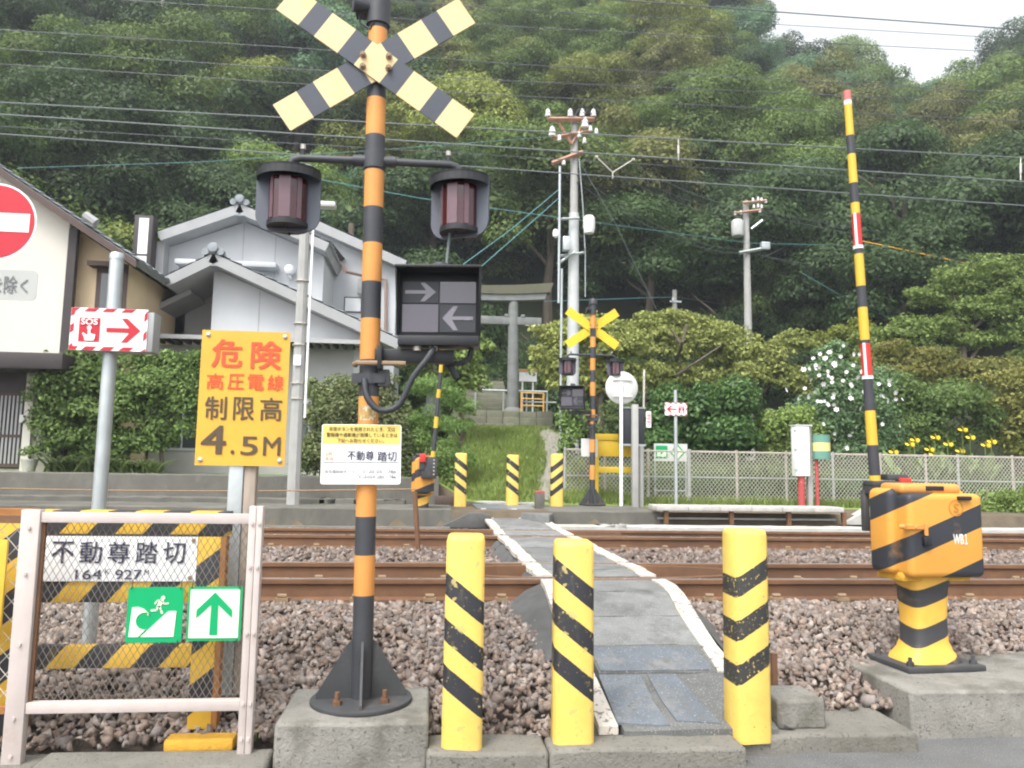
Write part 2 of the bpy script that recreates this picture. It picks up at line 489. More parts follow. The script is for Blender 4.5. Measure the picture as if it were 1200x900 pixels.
m_boxstripe = M('barrier_box_stripes', (.62, .29, .05), .55, .08, 4, .03, 40, stain=[((.60, .27, .04), 4, .6, .4)], chips=((.3, .26, .2), 34, .77),
                stripe=dict(c2=(.03, .033, .04), vec=(-.41, .3, 1), period=.335, duty=.42, off=-.70, wob=.0, wear=.24))
m_stemstripe = M('barrier_stem_stripes', (.74, .42, .07), .5, .12, 5, .08, 40, stain=[((.40, .25, .1), 5, .58, .5)],
                 stripe=dict(c2=(.045, .045, .048), vec=(-.33, -.2, 1), period=.24, duty=.46, off=-.18, wob=.0))
m_armyel = M('arm_yellow', (.64, .41, .045), .45, .07, 5, .03, 40)
m_armred = M('arm_red', (.60, .035, .03), .45, .1, 5, .03, 40)
m_armpale = M('arm_tip_pink', (.55, .16, .15), .6, .1, 5, .03, 40)
m_housewhite = M('house_white_render', (.50, .515, .535), .85, .06, 1.2, .15, 60, stain=[((.58, .58, .57), .8, .52, .5, (1, 1, .3))])
m_housecream = M('house_cream_render', (.60, .575, .51), .85, .05, 1, .15, 60)
m_housebeige = M('house_beige_render', (.74, .58, .38), .85, .1, 1.5, .15, 60, stain=[((.45, .36, .25), 1.5, .55, .5, (1, 1, .3))])
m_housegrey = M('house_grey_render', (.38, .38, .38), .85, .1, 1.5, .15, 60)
m_fascia = M('fascia_grey', (.34, .345, .35), .8, .1, 3, .1, 60)
m_tile = M('roof_tile', (.24, .265, .285), .6, .22, 6, .25, 40, objrand=.1)
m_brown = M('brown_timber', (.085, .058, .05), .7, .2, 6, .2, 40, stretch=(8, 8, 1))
m_browndk = M('dark_brown_frame', (.045, .036, .037), .6, .2, 6, .1, 40)
m_copper = M('brown_gutter', (.30, .20, .16), .6, .15, 6, .1, 40)
m_window = M('window_pane', (.05, .06, .065), .08, .1, 2, 0, 40, spec=.9)
m_panewhite = M('opal_pane', (.72, .74, .76), .4, .06, 2, 0, 40)
m_toriistone = M('torii_stone', (.19, .20, .195), .9, .22, 4, .4, 50, stain=[((.15, .15, .12), 2.5, .54, .6)])
m_toriimoss = M('torii_mossy_stone', (.12, .118, .085), .92, .3, 4, .5, 50, stain=[((.08, .085, .04), 4, .5, .6)])
m_step = M('stone_step', (.15, .15, .11), .92, .25, 4, .4, 50, stain=[((.09, .1, .05), 3, .5, .6)], objrand=.15)
m_soil = M('soil', (.12, .095, .065), .95, .35, 3, .7, 30)
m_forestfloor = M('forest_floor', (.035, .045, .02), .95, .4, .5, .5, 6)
m_grassground = M('grass_ground', (.19, .26, .06), .95, .3, 2.2, .8, 40, stain=[((.22, .2, .15), 1.2, .62, .7)])
m_earthpath = M('trodden_earth', (.23, .215, .185), .95, .25, 4, .5, 40, stain=[((.14, .15, .07), 3, .52, .6)])
m_bark = M('bark', (.13, .105, .08), .95, .3, 8, .6, 30, stretch=(4, 4, 1))
m_barkpale = M('pale_bark', (.36, .33, .28), .9, .25, 6, .4, 30)
m_polegrey = M('utility_pole_concrete', (.36, .36, .345), .85, .12, 4, .15, 50, stain=[((.30, .24, .2), 3, .56, .55, (2, 2, .3))])
m_polewhite = M('pole_white_sleeve', (.48, .50, .50), .6, .12, 4, .1, 50, stain=[((.35, .36, .36), 5, .6, .5)])
m_rustbeam = M('rusty_crossarm', (.34, .19, .13), .75, .3, 5, .2, 50)
m_ceramic = M('insulator_ceramic', (.80, .79, .78), .25, .06, 6, 0, 40)
m_wirelight = M('catenary_wire', (.15, .175, .175), .6, .1, 3, 0, 40)
m_wiredark = M('power_cable', (.10, .11, .12), .5, .1, 3, 0, 40)
m_wireteal = M('teal_cable', (.10, .25, .26), .5, .1, 3, 0, 40)
m_wireorange = M('orange_cable_cover', (.72, .38, .03), .5, .1, 3, 0, 40)
m_rope = M('rope', (.30, .20, .12), .9, .3, 60, .3, 90)
m_cyl_green = M('container_green', (.12, .27, .22), .5, .1, 5, .03, 40)
m_cyl_yel = M('container_pale_yellow', (.70, .66, .25), .5, .1, 5, .03, 40)
m_redpost = M('faded_red_post', (.42, .07, .07), .7, .2, 6, .1, 40, chips=((.5, .42, .38), 22, .64))
m_cabinet = M('cabinet_black', (.035, .038, .048), .4, .12, 5, .03, 40)
m_boardyel = M('board_yellow', (.66, .44, .03), .5, .08, 5, .03, 40)
m_fencesteel = M('fence_rail_steel', (.40, .36, .32), .6, .2, 6, .1, 50, stain=[((.26, .13, .08), 5, .54, .6)])
m_orangerail = M('orange_rail', (.62, .36, .1), .6, .15, 6, .1, 50)
m_sheet = M('white_sheet', (.76, .76, .75), .7, .06, 3, .1, 20)
m_petal = M('white_petal', (.86, .85, .84), .6, .05, 8, 0, 40)
m_petaly = M('yellow_petal', (.82, .62, .03), .6, .1, 8, 0, 40)
m_plasticgrey = M('grey_plastic', (.33, .34, .34), .5, .12, 6, .05, 40)
L_dark = leaf_mat('leaf_dark_green', (.038, .074, .026), (.068, .115, .036))
L_mid = leaf_mat('leaf_mid_green', (.095, .155, .034), (.150, .215, .050))
L_yel = leaf_mat('leaf_yellow_green', (.165, .205, .036), (.24, .270, .06))
L_olive = leaf_mat('leaf_olive', (.145, .165, .048), (.22, .22, .07))
L_blue = leaf_mat('leaf_blue_green', (.075, .150, .078), (.13, .225, .11))
L_hedge = leaf_mat('leaf_hedge', (.12, .21, .05), (.23, .32, .10), nsc=2.)
L_photinia = leaf_mat('leaf_photinia', (.13, .20, .06), (.29, .31, .15), nsc=2.5)
L_gloss = leaf_mat('leaf_camellia', (.055, .125, .038), (.12, .21, .06), rough=.4, nsc=2.)
L_lime = leaf_mat('leaf_light_green', (.17, .26, .055), (.28, .36, .11), nsc=1.5)
L_cherry = leaf_mat('leaf_cherry', (.23, .275, .07), (.34, .36, .12), nsc=1.)
L_maple = leaf_mat('leaf_maple', (.19, .225, .055), (.30, .275, .08), nsc=1.)
L_pine = leaf_mat('leaf_pine', (.11, .20, .05), (.21, .31, .095), nsc=2.)
L_strap = leaf_mat('leaf_strap', (.11, .17, .05), (.22, .28, .12), nsc=2.)
L_grass = leaf_mat('leaf_grass', (.155, .215, .05), (.25, .31, .09), nsc=1.2)

# ------------------------------------------------------------------ the setting: levels
RZ = 0.54                       # rail head
Y_RAIL = [6.45, 7.517, 10.43, 11.497]
BZ = RZ - 0.182                 # ballast level at the rails
FZ = 0.75                       # ground level beyond the tracks
PX0, PX1 = 0.98, 1.86           # crossing path

def smooth(a, b, x):
    t = np.clip((x - a) / (b - a), 0, 1)
    return t * t * (3 - 2 * t)

def ridge(az):
    px = 600 + 900 * np.tan(az - YAW)
    return np.interp(px, [-600, 0, 700, 840, 905, 950, 1000, 1060, 1090, 1130, 1180, 1260, 1500], [.66, .68, .68, .60, .475, .445, .42, .39, .375, .36, .375, .42, .48])

R0 = 31.0
def ground(X, Y):
    X, Y = np.asarray(X, float), np.asarray(Y, float)
    r = np.hypot(X, Y); az = np.arctan2(X, np.maximum(Y, .01))
    z = np.where(Y < 4.0, -.04, np.interp(Y, [4.0, 4.22, 4.3, 5.5, 6.0, 12.2, 12.9], [-.04, -.03, .02, .31, BZ - .03, BZ - .03, .40]))
    z = np.where(Y > 12.95, FZ - .03, z)
    # house terrace on the left, grassy bank in the middle, garden on the right
    terr = 1.22
    bank = np.interp(Y, [14.9, 16, 18.5, 21.0, 22.3, 23.4, 23.8, 30], [.72, .95, 1.75, 2.45, 2.6, 2.62, 3.08, 3.15])
    gard = np.interp(Y, [14.9, 18, 24, 30], [.72, .8, 1.0, 1.6])
    wl = smooth(.9, -.1, X); wr = smooth(3.3, 4.6, X)
    back = wl * terr + (1 - wl) * ((1 - wr) * bank + wr * gard)
    z = np.where(Y > 14.9, back, z)
    zb = np.where(Y > 14.9, back, FZ)
    hill = 2.6 + np.clip((r - R0) / (92 - R0), 0, 1) ** .95 * (ridge(az) * 92 - 2.0)
    hill = np.where(r > 92, hill - (r - 92) * .25, hill)
    k = smooth(27, 36, r) * (Y > 5)
    z = np.where(k > 0, z * (1 - k) + np.maximum(hill, z) * k, z)
    return np.maximum(z, -.05)

def build_ground():
    ys = np.concatenate([[-90, -20, -5, 0, 3.0, 3.9, 4.0, 4.22, 4.3], np.linspace(4.5, 6.0, 5), [8, 10, 12.2, 12.9, 12.94, 12.96, 13.6, 14.2, 14.88, 14.92], np.linspace(15.2, 34, 48), np.linspace(35, 100, 44), [120, 150, 190, 240, 320]])
    xs = np.concatenate([[-300, -200, -150], np.linspace(-110, -20, 30), np.linspace(-18, 22, 61), np.linspace(24, 120, 36), [160, 220, 300]])
    XX, YY = np.meshgrid(xs, ys)
    ZZ = ground(XX, YY)
    V = np.stack([XX, YY, ZZ], -1).reshape(-1, 3)
    nx = len(xs)
    F, mi = [], []
    for j in range(len(ys) - 1):
        for i in range(nx - 1):
            F.append((j * nx + i, j * nx + i + 1, (j + 1) * nx + i + 1, (j + 1) * nx + i))
            yc, xc = (ys[j] + ys[j + 1]) / 2, (xs[i] + xs[i + 1]) / 2
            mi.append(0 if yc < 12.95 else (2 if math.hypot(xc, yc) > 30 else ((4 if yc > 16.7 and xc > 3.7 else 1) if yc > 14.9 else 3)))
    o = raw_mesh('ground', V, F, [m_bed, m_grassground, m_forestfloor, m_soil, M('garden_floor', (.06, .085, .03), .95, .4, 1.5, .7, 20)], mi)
    props(o, kind='structure')
build_ground()

# road in front of the crossing
o = MB().box((-40, -30, -.3), (1.615, 3.9, 0.0)).box((1.616, -30, -.3), (60, 4.24, 0.0)).build('road', m_asphalt)
props(o, kind='structure')

# ------------------------------------------------------------------ ballast
rng = np.random.default_rng(7)
def rocks(pos, size, seed):
    r = np.random.default_rng(seed); n = len(pos)
    base = np.array([[-1, -1, -1], [1, -1, -1], [1, 1, -1], [-1, 1, -1], [-1, -1, 1], [1, -1, 1], [1, 1, 1], [-1, 1, 1]], float) * .62
    F0 = np.array([(0, 3, 2), (0, 2, 1), (4, 5, 6), (4, 6, 7), (0, 1, 5), (0, 5, 4), (1, 2, 6), (1, 6, 5), (2, 3, 7), (2, 7, 6), (3, 0, 4), (3, 4, 7)])
    V = base[None] * r.uniform(.2, 1.45, (n, 8, 3)) * (np.array([1.15, .95, .72]) * r.uniform(.75, 1.25, (n, 3)))[:, None]
    q = r.normal(size=(n, 4)); q /= np.linalg.norm(q, axis=1)[:, None]
    a, b, c, d = q.T
    R = np.stack([np.stack([1 - 2 * (c * c + d * d), 2 * (b * c - a * d), 2 * (b * d + a * c)], -1), np.stack([2 * (b * c + a * d), 1 - 2 * (b * b + d * d), 2 * (c * d - a * b)], -1), np.stack([2 * (b * d - a * c), 2 * (c * d + a * b), 1 - 2 * (b * b + c * c)], -1)], 1)
    V = np.einsum('nij,nkj->nki', R, V) * (size * .5)[:, None, None] + pos[:, None]
    F = (F0[None] + 8 * np.arange(n)[:, None, None]).reshape(-1, 3)
    pal = np.array([(.265, .205, .168), (.225, .178, .15), (.30, .242, .205), (.18, .148, .13), (.245, .212, .195), (.35, .30, .265), (.215, .155, .122), (.27, .208, .168)])
    t = pal[r.integers(0, 8, n)] * r.uniform(.68, 1.15, (n, 1))
    return V.reshape(-1, 3), F, np.repeat(t, 8, 0)

def bed_z(Y): return np.interp(Y, [4.0, 5.5, 6.0, 12.2, 12.9], [.02, .31, BZ - .03, BZ - .03, .40])

def scatter(x0, x1, y0, y1, per, s0, s1, seed, lift=.02, skip=None):
    r = np.random.default_rng(seed)
    n = int((x1 - x0) * (y1 - y0) * per)
    X = r.uniform(x0, x1, n); Y = r.uniform(y0, y1, n)
    k = np.ones(n, bool) if skip is None else ~skip(X, Y)
    X, Y = X[k], Y[k]; n = len(X)
    lumps = .03 * np.sin(X * 2.3 + 1.1 * np.sin(Y * 3)) * np.sin(Y * 2.9)
    Z = bed_z(Y) + lift + lumps * (Y < 6) + r.uniform(-.018, .02, n)
    return rocks(np.stack([X, Y, Z], -1), s0 + (s1 * 1.18 - s0) * r.random(n) ** 1.7, seed + 1)

def path_skip(X, Y): return (X > PX0 - .12 - np.clip(.3 * (1 - (Y - 4) / 2.5), 0, .3) * 0) & (X < PX1 + .12)
parts_ = [scatter(-4.5, .9, 4.15, 6.38, 1350, .032, .075, 11, skip=path_skip), scatter(1.9, 7.5, 4.35, 6.38, 1250, .032, .073, 13, skip=path_skip)]
def join(ps):
    V, F, T, b = [], [], [], 0
    for v, f, t in ps:
        V.append(v); F.append(f + b); T.append(t); b += len(v)
    return np.concatenate(V), np.concatenate(F), np.concatenate(T)
V, F, T = join(parts_)
o = raw_mesh('ballast', V, F, m_ballast, tint=T); props(o, kind='stuff')
V, F, T = join([scatter(-9, 14, 7.62, 10.36, 300, .055, .10, 17, lift=.035, skip=path_skip), scatter(-9, 14, 6.55, 7.45, 90, .06, .1, 19, skip=path_skip), scatter(-9, 15, 11.6, 12.8, 130, .06, .1, 21, lift=.03, skip=path_skip)])
T = T * np.array([.80, .78, .78])
o = raw_mesh('ballast', V, F, m_ballast, tint=T); props(o, kind='stuff')

# big loose stones at the foot of the wire fence
stone_px = [(115, 842, .16), (155, 826, .11), (188, 838, .10), (205, 815, .12), (60, 846, .09), (240, 822, .10), (140, 812, .12), (222, 836, .08), (172, 818, .09)]
for i, (px, py, s) in enumerate(stone_px):
    p = atz(px, py, .07 if i else .06)
    V, F, T = rocks(np.array([[0, 0, s * .25]]), np.array([s * 1.15]), 300 + i)
    o = raw_mesh('loose_stone', V + np.array(p), F, m_ballast, tint=T, origin=p)
    props(o, 'largest pale loose stone beside the foot of the left pink fence post' if i == 0 else 'fist sized loose stone under the pink wire fence, ' + ('', 'third from left', 'fifth from left', 'sixth from left', 'leftmost', 'rightmost', 'second from left', 'seventh from left', 'fourth from left')[i],
          'stone', 'loose stones under the wire fence')

# ------------------------------------------------------------------ rails
rail_prof = [(-.0725, 0), (.0725, 0), (.0725, .012), (.012, .03), (.010, .12), (.0325, .135), (.0325, .166), (.026, .174), (-.026, .174), (-.0325, .166), (-.0325, .135), (-.010, .12), (-.012, .03), (-.0725, .012)]
rail_lab = ['rusty rail nearest the road, first of the four', 'second rusty rail from the road, behind the nearest one', 'third rail from the road, beyond the middle strip of ballast', 'farthest rail, close to the concrete edge on the far side']
clip = MB()
clip.box((-.05, -.125, 0), (.05, -.05, .03)); clip.cyl((-.035, -.09, .045), (.035, -.09, .045), .016, n=8)
clip_me = None
for i, y in enumerate(Y_RAIL):
    mb = MB(); n = len(rail_prof)
    z0 = RZ - .174
    vs = [(-34, y + p[0], z0 + p[1]) for p in rail_prof] + [(44, y + p[0], z0 + p[1]) for p in rail_prof]
    mb.add(vs, [tuple(range(n))[::-1], tuple(range(n, 2 * n))])
    for k in range(n):
        mb.add([vs[k], vs[(k + 1) % n], vs[n + (k + 1) % n], vs[n + k]], [(0, 1, 2, 3)], 1 if k in (7,) else 0)
    root = thing('railway_rail', rail_lab[i], 'rail', (0, y, z0), 'the four rails of the two tracks')
    mb.build('rail_bar', [m_rust, m_railtop], root, smooth=False)
    for k in range(-12 if i < 2 else -16, 20 if i < 2 else 30):
        x = k * .58 + .13 * i
        if PX0 - .2 < x < PX1 + .3: continue
        if clip_me is None:
            c = clip.build('rail_clip', m_clip, root, local=True); clip_me = c.data
        else:
            c = bpy.data.objects.new('rail_clip', clip_me); COL.objects.link(c); c.parent = root
        c.location = (x, 0, .006)

# flared guard rails beside the running rails at the crossing
for i, (y, lab) in enumerate([(Y_RAIL[0] + .13, 'inside the nearest rail'), (Y_RAIL[1] - .13, 'inside the second rail'), (Y_RAIL[2] + .13, 'inside the third rail'), (Y_RAIL[3] - .13, 'inside the farthest rail')]):
    s = 1 if i % 2 == 0 else -1
    pts = [(.32, y + s * .16), (.62, y + s * .05), (.9, y), (2.0, y), (2.3, y + s * .05), (2.75, y + s * .2)]
    mb = MB()
    for a, b in zip(pts[:-1], pts[1:]):
        mb.add([(a[0], a[1] - .03, RZ - .12), (b[0], b[1] - .03, RZ - .12), (b[0], b[1] + .03, RZ - .12), (a[0], a[1] + .03, RZ - .12),
                (a[0], a[1] - .03, RZ - .008), (b[0], b[1] - .03, RZ - .008), (b[0], b[1] + .03, RZ - .008), (a[0], a[1] + .03, RZ - .008)],
               [(0, 3, 2, 1), (4, 5, 6, 7), (0, 1, 5, 4), (1, 2, 6, 5), (2, 3, 7, 6), (3, 0, 4, 7)])
    o = mb.build('guard_rail', m_rust, origin=(1.4, y, RZ - .12), smooth=False)
    props(o, 'rusty flared guard rail at the crossing path, ' + lab, 'guard rail', 'guard rails at the crossing path')

# ------------------------------------------------------------------ crossing path
def path_z(y): return float(np.interp(y, [4.02, 4.7, 5.9, 12.0, 12.9, 13.7, 14.6], [.115, .265, RZ - .004, RZ - .004, .60, .72, FZ + .02]))
path = bpy.data.objects.new('crossing_path', None); COL.objects.link(path); path.location = (1.42, 9, 0); WL[path] = Vector((1.42, 9, 0)); props(path, kind='structure')
rr = random.Random(3)
cuts = [4.02, 4.62, 4.98, 5.42, 5.86, 6.40]
def slab(y0, y1, mat, dx=0., name='path_slab'):
    n = 6; mb = MB()
    xs = [PX0 + .03 + dx + (PX1 - PX0 - .06) * k / n for k in range(n + 1)]
    top, bot = [], []
    jit = [rr.uniform(-.012, .012) for _ in xs]; jit2 = [rr.uniform(-.012, .012) for _ in xs]
    e = .006
    vs = []
    for (yy, jt) in ((y0 + e, jit), (y1 - e, jit2)):
        for k, x in enumerate(xs): vs.append((x, yy + jt[k], path_z(yy) + rr.uniform(-.004, .004)))
    m = len(xs)
    vs += [(p[0], p[1], p[2] - .12) for p in vs[:]]
    fs = [(k, k + 1, m + k + 1, m + k) for k in range(m - 1)]
    fs += [(2 * m + k, k + 0, k + 1, 2 * m + k + 1)[::-1] for k in range(m - 1)]
    fs += [(m + k, m + k + 1, 3 * m + k + 1, 3 * m + k)[::-1] for k in range(m - 1)]
    fs += [(0, m, 3 * m, 2 * m), (m - 1, 2 * m - 1, 4 * m - 1, 3 * m - 1)[::-1]]
    mb.add(vs, fs)
    return mb.build(name, mat, path, smooth=False)
for a, b in zip(cuts[:-1], cuts[1:]): slab(a, b, m_path)
for a, b in ((6.62, 7.06), (7.06, 7.46), (7.56, 8.2), (8.2, 9.0), (9.0, 9.75), (9.75, 10.38), (10.62, 10.95), (10.95, 11.42), (11.56, 12.2), (12.2, 12.9), (12.9, 13.7), (13.7, 14.6)):
    slab(a, b, m_path)
# blue grey painted patches
def patch(pts, mat, name, dz=.006):
    mb = MB()
    n = len(pts)
    vs = [(x, y, path_z(y) + dz + .003) for x, y in pts] + [(x, y, path_z(y) + dz - .01) for x, y in pts]
    mb.add(vs, [tuple(range(n)), tuple(range(2 * n - 1, n - 1, -1))] + [(i, n + i, n + (i + 1) % n, (i + 1) % n) for i in range(n)])
    return mb.build(name, mat, path, smooth=False)
patch([(1.02, 4.64), (1.70, 4.64), (1.72, 4.69), (1.68, 4.93), (1.38, 4.95), (1.02, 4.93)], m_bluepaint, 'paint_patch')
patch([(.99, 4.09), (1.20, 4.06), (1.26, 4.06), (1.24, 4.3), (1.25, 4.58), (1.0, 4.59)], m_bluepaint, 'paint_patch')
patch([(1.31, 4.10), (1.54, 4.07), (1.50, 4.32), (1.46, 4.59), (1.29, 4.59), (1.29, 4.3)], m_bluepaint, 'paint_patch')
patch([(.98, 13.05), (1.42, 13.05), (1.44, 13.65), (.92, 13.65)], m_bluepaint, 'paint_patch')
patch([(.80, 13.72), (1.34, 13.72), (1.33, 14.5), (.74, 14.5)], m_bluepaint, 'paint_patch')
# white edge lines
def edge_line(pts, wd, name='edge_line'):
    mb = MB()
    L, Rr = [], []
    for i, (x, y) in enumerate(pts):
        k = 1 + .06 * math.sin(i * 2.1) + .05 * math.sin(i * 5.3)
        L.append((x - wd / 2 * k, y)); Rr.append((x + wd / 2 * k, y))
    for i in range(len(pts) - 1):
        q = [L[i], Rr[i], Rr[i + 1], L[i + 1]]
        vs = [(x, y, path_z(y) + .012) for x, y in q] + [(x, y, path_z(y) - .03) for x, y in q]
        mb.add(vs, [(0, 1, 2, 3), (7, 6, 5, 4), (0, 4, 5, 1), (1, 5, 6, 2), (2, 6, 7, 3), (3, 7, 4, 0)])
    return mb.build(name, m_white, path, smooth=False)
edge_line([(1.79, 4.62), (1.80, 4.75), (1.80, 4.95), (1.81, 5.2), (1.83, 5.5), (1.86, 5.8), (1.885, 6.1), (1.89, 6.37)], .115)
edge_line([(.935, 4.05), (.93, 4.4), (.925, 4.8), (.92, 5.2), (.92, 5.6), (.93, 6.0), (.95, 6.37)], .10)
for x in (.955, 1.885):
    for a, b in ((6.62, 7.04), (7.08, 7.45), (7.58, 8.3), (8.33, 9.1), (9.13, 10.36), (10.62, 11.42)):
        edge_line([(x + rr.uniform(-.02, .02), a + (b - a) * t) for t in (0, .35, .7, 1)], .14)
    edge_line([(x, 11.57), (x + .01, 12.2), (x - .03, 12.85)], .13)
edge_line([(.98, 12.95), (.95, 13.3), (.90, 13.68)], .10)
edge_line([(1.5, 12.95), (1.48, 13.3), (1.44, 13.68)], .10)
# sloping asphalt shoulders of the path
def shoulder(x_in, x_out, y0, y1, drop):
    mb = MB(); n = 8
    for k in range(n):
        a = y0 + (y1 - y0) * k / n; b = y0 + (y1 - y0) * (k + 1) / n
        j = [x_out + .05 * math.sin(q * 7.) for q in (a, b)]
        za, zb = path_z(a) - .002, path_z(b) - .002
        da, db = max(bed_z(a) - .02, za - drop), max(bed_z(b) - .02, zb - drop)
        xm = [x_in + (v - x_in) * .5 for v in j]
        mb.add([(x_in, a, za), (x_in, b, zb), (xm[1], b, zb - (zb - db) * .35), (xm[0], a, za - (za - da) * .35), (j[1], b, db), (j[0], a, da)], [(0, 1, 2, 3), (3, 2, 4, 5)])
    return mb.build('path_shoulder', m_pathside, path)
shoulder(PX1 + .02, PX1 + .20, 4.05, 6.38, .35)
shoulder(PX0 - .02, PX0 - .42, 4.9, 6.38, .35)
shoulder(PX0 - .02, PX0 - .22, 4.05, 4.9, .35)
shoulder(PX0 - .02, PX0 - .25, 6.58, 7.46, .3); shoulder(PX1 + .02, PX1 + .2, 6.58, 7.46, .3)
shoulder(PX0 - .02, PX0 - .25, 7.57, 10.38, .3); shoulder(PX1 + .02, PX1 + .2, 7.57, 10.38, .3)
shoulder(PX0 - .02, PX0 - .25, 10.5, 11.44, .3); shoulder(PX1 + .02, PX1 + .2, 10.5, 11.44, .3)
# far apron
mb = MB()
mb.prism([(.10, .45), (.98, .45), (.98, .66), (.82, .70), (.62, .70)], 12.8, 14.85)
o = mb.build('path_apron', m_pathside, path, bevel=.02)
mb = MB()
mb.prism_z([(1.87, 12.35), (2.02, 12.9), (1.98, 14.85), (1.5, 14.85), (1.45, 13.0)], .40, .705)
o = mb.build('path_apron', m_path, path, bevel=.02)

# ------------------------------------------------------------------ near kerb and foundations
def block(name, label, cat, x0, x1, y0, y1, z0, z1, mat, bevel=.018, group=None, jag=0.0, kind=None):
    mb = MB()
    n = max(1, int((x1 - x0) / .18)) if jag else 1
    r = random.Random(hash((round(x0, 2), round(z1, 2))) % 1000)
    pf, pb = [], []
    for k in range(n + 1):
        x = x0 + (x1 - x0) * k / n
        e = jag if jag else 0
        pf.append((x, y0 + r.uniform(-e, e), z1 + r.uniform(-e, e))); pb.append((x, y1, z1 + r.uniform(-e, e)))
    for k in range(n):
        a, b, c, d = pf[k], pf[k + 1], pb[k + 1], pb[k]
        vs = [(a[0], a[1] - .01, z0), (b[0], b[1] - .01, z0), (c[0], c[1], z0), (d[0], d[1], z0), a, b, c, d]
        fs = [(0, 3, 2, 1), (4, 5, 6, 7), (0, 1, 5, 4), (2, 3, 7, 6)]
        if k == 0: fs.append((3, 0, 4, 7))
        if k == n - 1: fs.append((1, 2, 6, 5))
        mb.add(vs, fs)
    # weld
    org = ((x0 + x1) / 2, (y0 + y1) / 2, z0)
    o = mb.build(name, mat, origin=org)
    bm = bmesh.new(); bm.from_mesh(o.data); bmesh.ops.remove_doubles(bm, verts=bm.verts, dist=.0005)
    if bevel:
        ed = [e for e in bm.edges if len(e.link_faces) == 2 and e.calc_face_angle(0) > rad(40)]
        bmesh.ops.bevel(bm, geom=ed, offset=bevel, segments=2, profile=.5, affect='EDGES', clamp_overlap=True)
    bmesh.ops.recalc_face_normals(bm, faces=bm.faces)
    bm.to_mesh(o.data); bm.free()
    if kind: props(o, kind=kind)
    else: props(o, label, cat, group)
    return o

xs_ = lambda px, py, Y: at(px, py, Y).x
block('kerb', '', '', xs_(-200, 870, 3.95), xs_(45, 880, 3.95) - .005, 3.84, 4.12, -.1, .035, m_stone_kerb, jag=.004, kind='structure')
block('kerb', '', '', xs_(47, 880, 3.95), xs_(318, 870, 3.95), 3.81, 4.05, -.1, .06, m_stone_kerb, jag=.006, kind='structure')
block('kerb', '', '', xs_(500, 870, 3.95), xs_(640, 870, 3.95), 3.86, 4.12, -.1, .085, m_stone_kerb, jag=.008, kind='structure')
block('kerb', '', '', xs_(641, 870, 3.95), xs_(866, 870, 3.95), 3.85, 4.06, -.1, .09, m_stone_kerb, jag=.006, kind='structure')
block('kerb', '', '', xs_(867, 870, 4.0), xs_(1062, 870, 4.1), 3.99, 4.5, -.1, .095, m_stone_kerb, jag=.01, kind='structure')
block('concrete_block', 'small grey concrete block lying against the right foot of the worn chevron bollard', 'block', xs_(905, 840, 4.15), xs_(960, 840, 4.15), 4.08, 4.36, .09, .245, m_conc, jag=.006)
b1 = block('concrete_foundation', 'square concrete foundation under the tall warning signal pole', 'foundation', xs_(321, 860, 3.92), xs_(502, 860, 3.92), 3.92, 4.52, -.1, .212, m_conc, bevel=.015, jag=.004)
bx0 = xs_(1063, 820, 4.2)
b2 = block('concrete_foundation', 'long concrete foundation under the WB1 barrier machine', 'foundation', bx0, bx0 + 1.9, 4.17, 5.05, -.1, .25, m_conc, bevel=.015, jag=.004)

# ------------------------------------------------------------------ bollards
def bollard(name, label, loc, mat, h, wd, rz, group):
    mb = MB()
    e = wd / 2; c = .022
    pts = [(-e + c, -e), (e - c, -e), (e, -e + c), (e, e - c), (e - c, e), (-e + c, e), (-e, e - c), (-e, -e + c)]
    zs = [(0, 1.04), (h - .03, 1.0), (h - .008, .95), (h, .82)]
    vs = []
    for z, k in zs: vs += [(p[0] * k, p[1] * k, z) for p in pts]
    fs = [tuple(range(7, -1, -1)), tuple(range(24, 32))]
    for j in range(3):
        for i in range(8): fs.append((j * 8 + i, j * 8 + (i + 1) % 8, (j + 1) * 8 + (i + 1) % 8, (j + 1) * 8 + i))
    mb.add(vs, fs)
    root = mb.build(name, mat, ang=50)
    root.location = loc
    root.rotation_euler = (0, 0, rz)
    props(root, label, 'bollard', group)
    return root
G1 = 'yellow and black bollards on the road side'
p = at(541, 876, 4.0)
b = bollard('bollard', 'left yellow bollard with falling black stripes next to the signal foundation', (p.x, 4.0, 0.01), m_bollard, at(543, 628, 4.0).z, .192, rad(-3), G1)
p = at(671, 854, 4.0)
b = bollard('bollard', 'middle yellow bollard with falling black stripes at the left edge of the path', (p.x, 4.02, .075), m_bollard, at(669, 633, 4.0).z - .075, .195, rad(-4), G1)
p = at(877, 858, 4.05)
b = bollard('bollard', 'right bollard with flaking chevron stripes on its front edge', (p.x, 4.06, .06), m_bollard_v, at(876, 620, 4.05).z - .06, .185, rad(5), G1)
G2 = 'yellow and black bollards on the far side'
for (px, pt, pb, mt, lab) in ((539, 531, 594, m_bollard, 'far bollard at the left of the ramp, beside the striped barrier machine'), (600, 533, 594, m_bollard, 'middle one of the three far bollards, in front of the grass'), (652, 532, 593, m_bollard_r, 'far bollard with rising stripes at the end of the wire fence')):
    Yb = 14.5
    p = at(px, pb, Yb)
    bollard('bollard', lab, (p.x, Yb, FZ - .03), mt, at(px, pt, Yb).z - FZ + .03, .215, 0, G2)

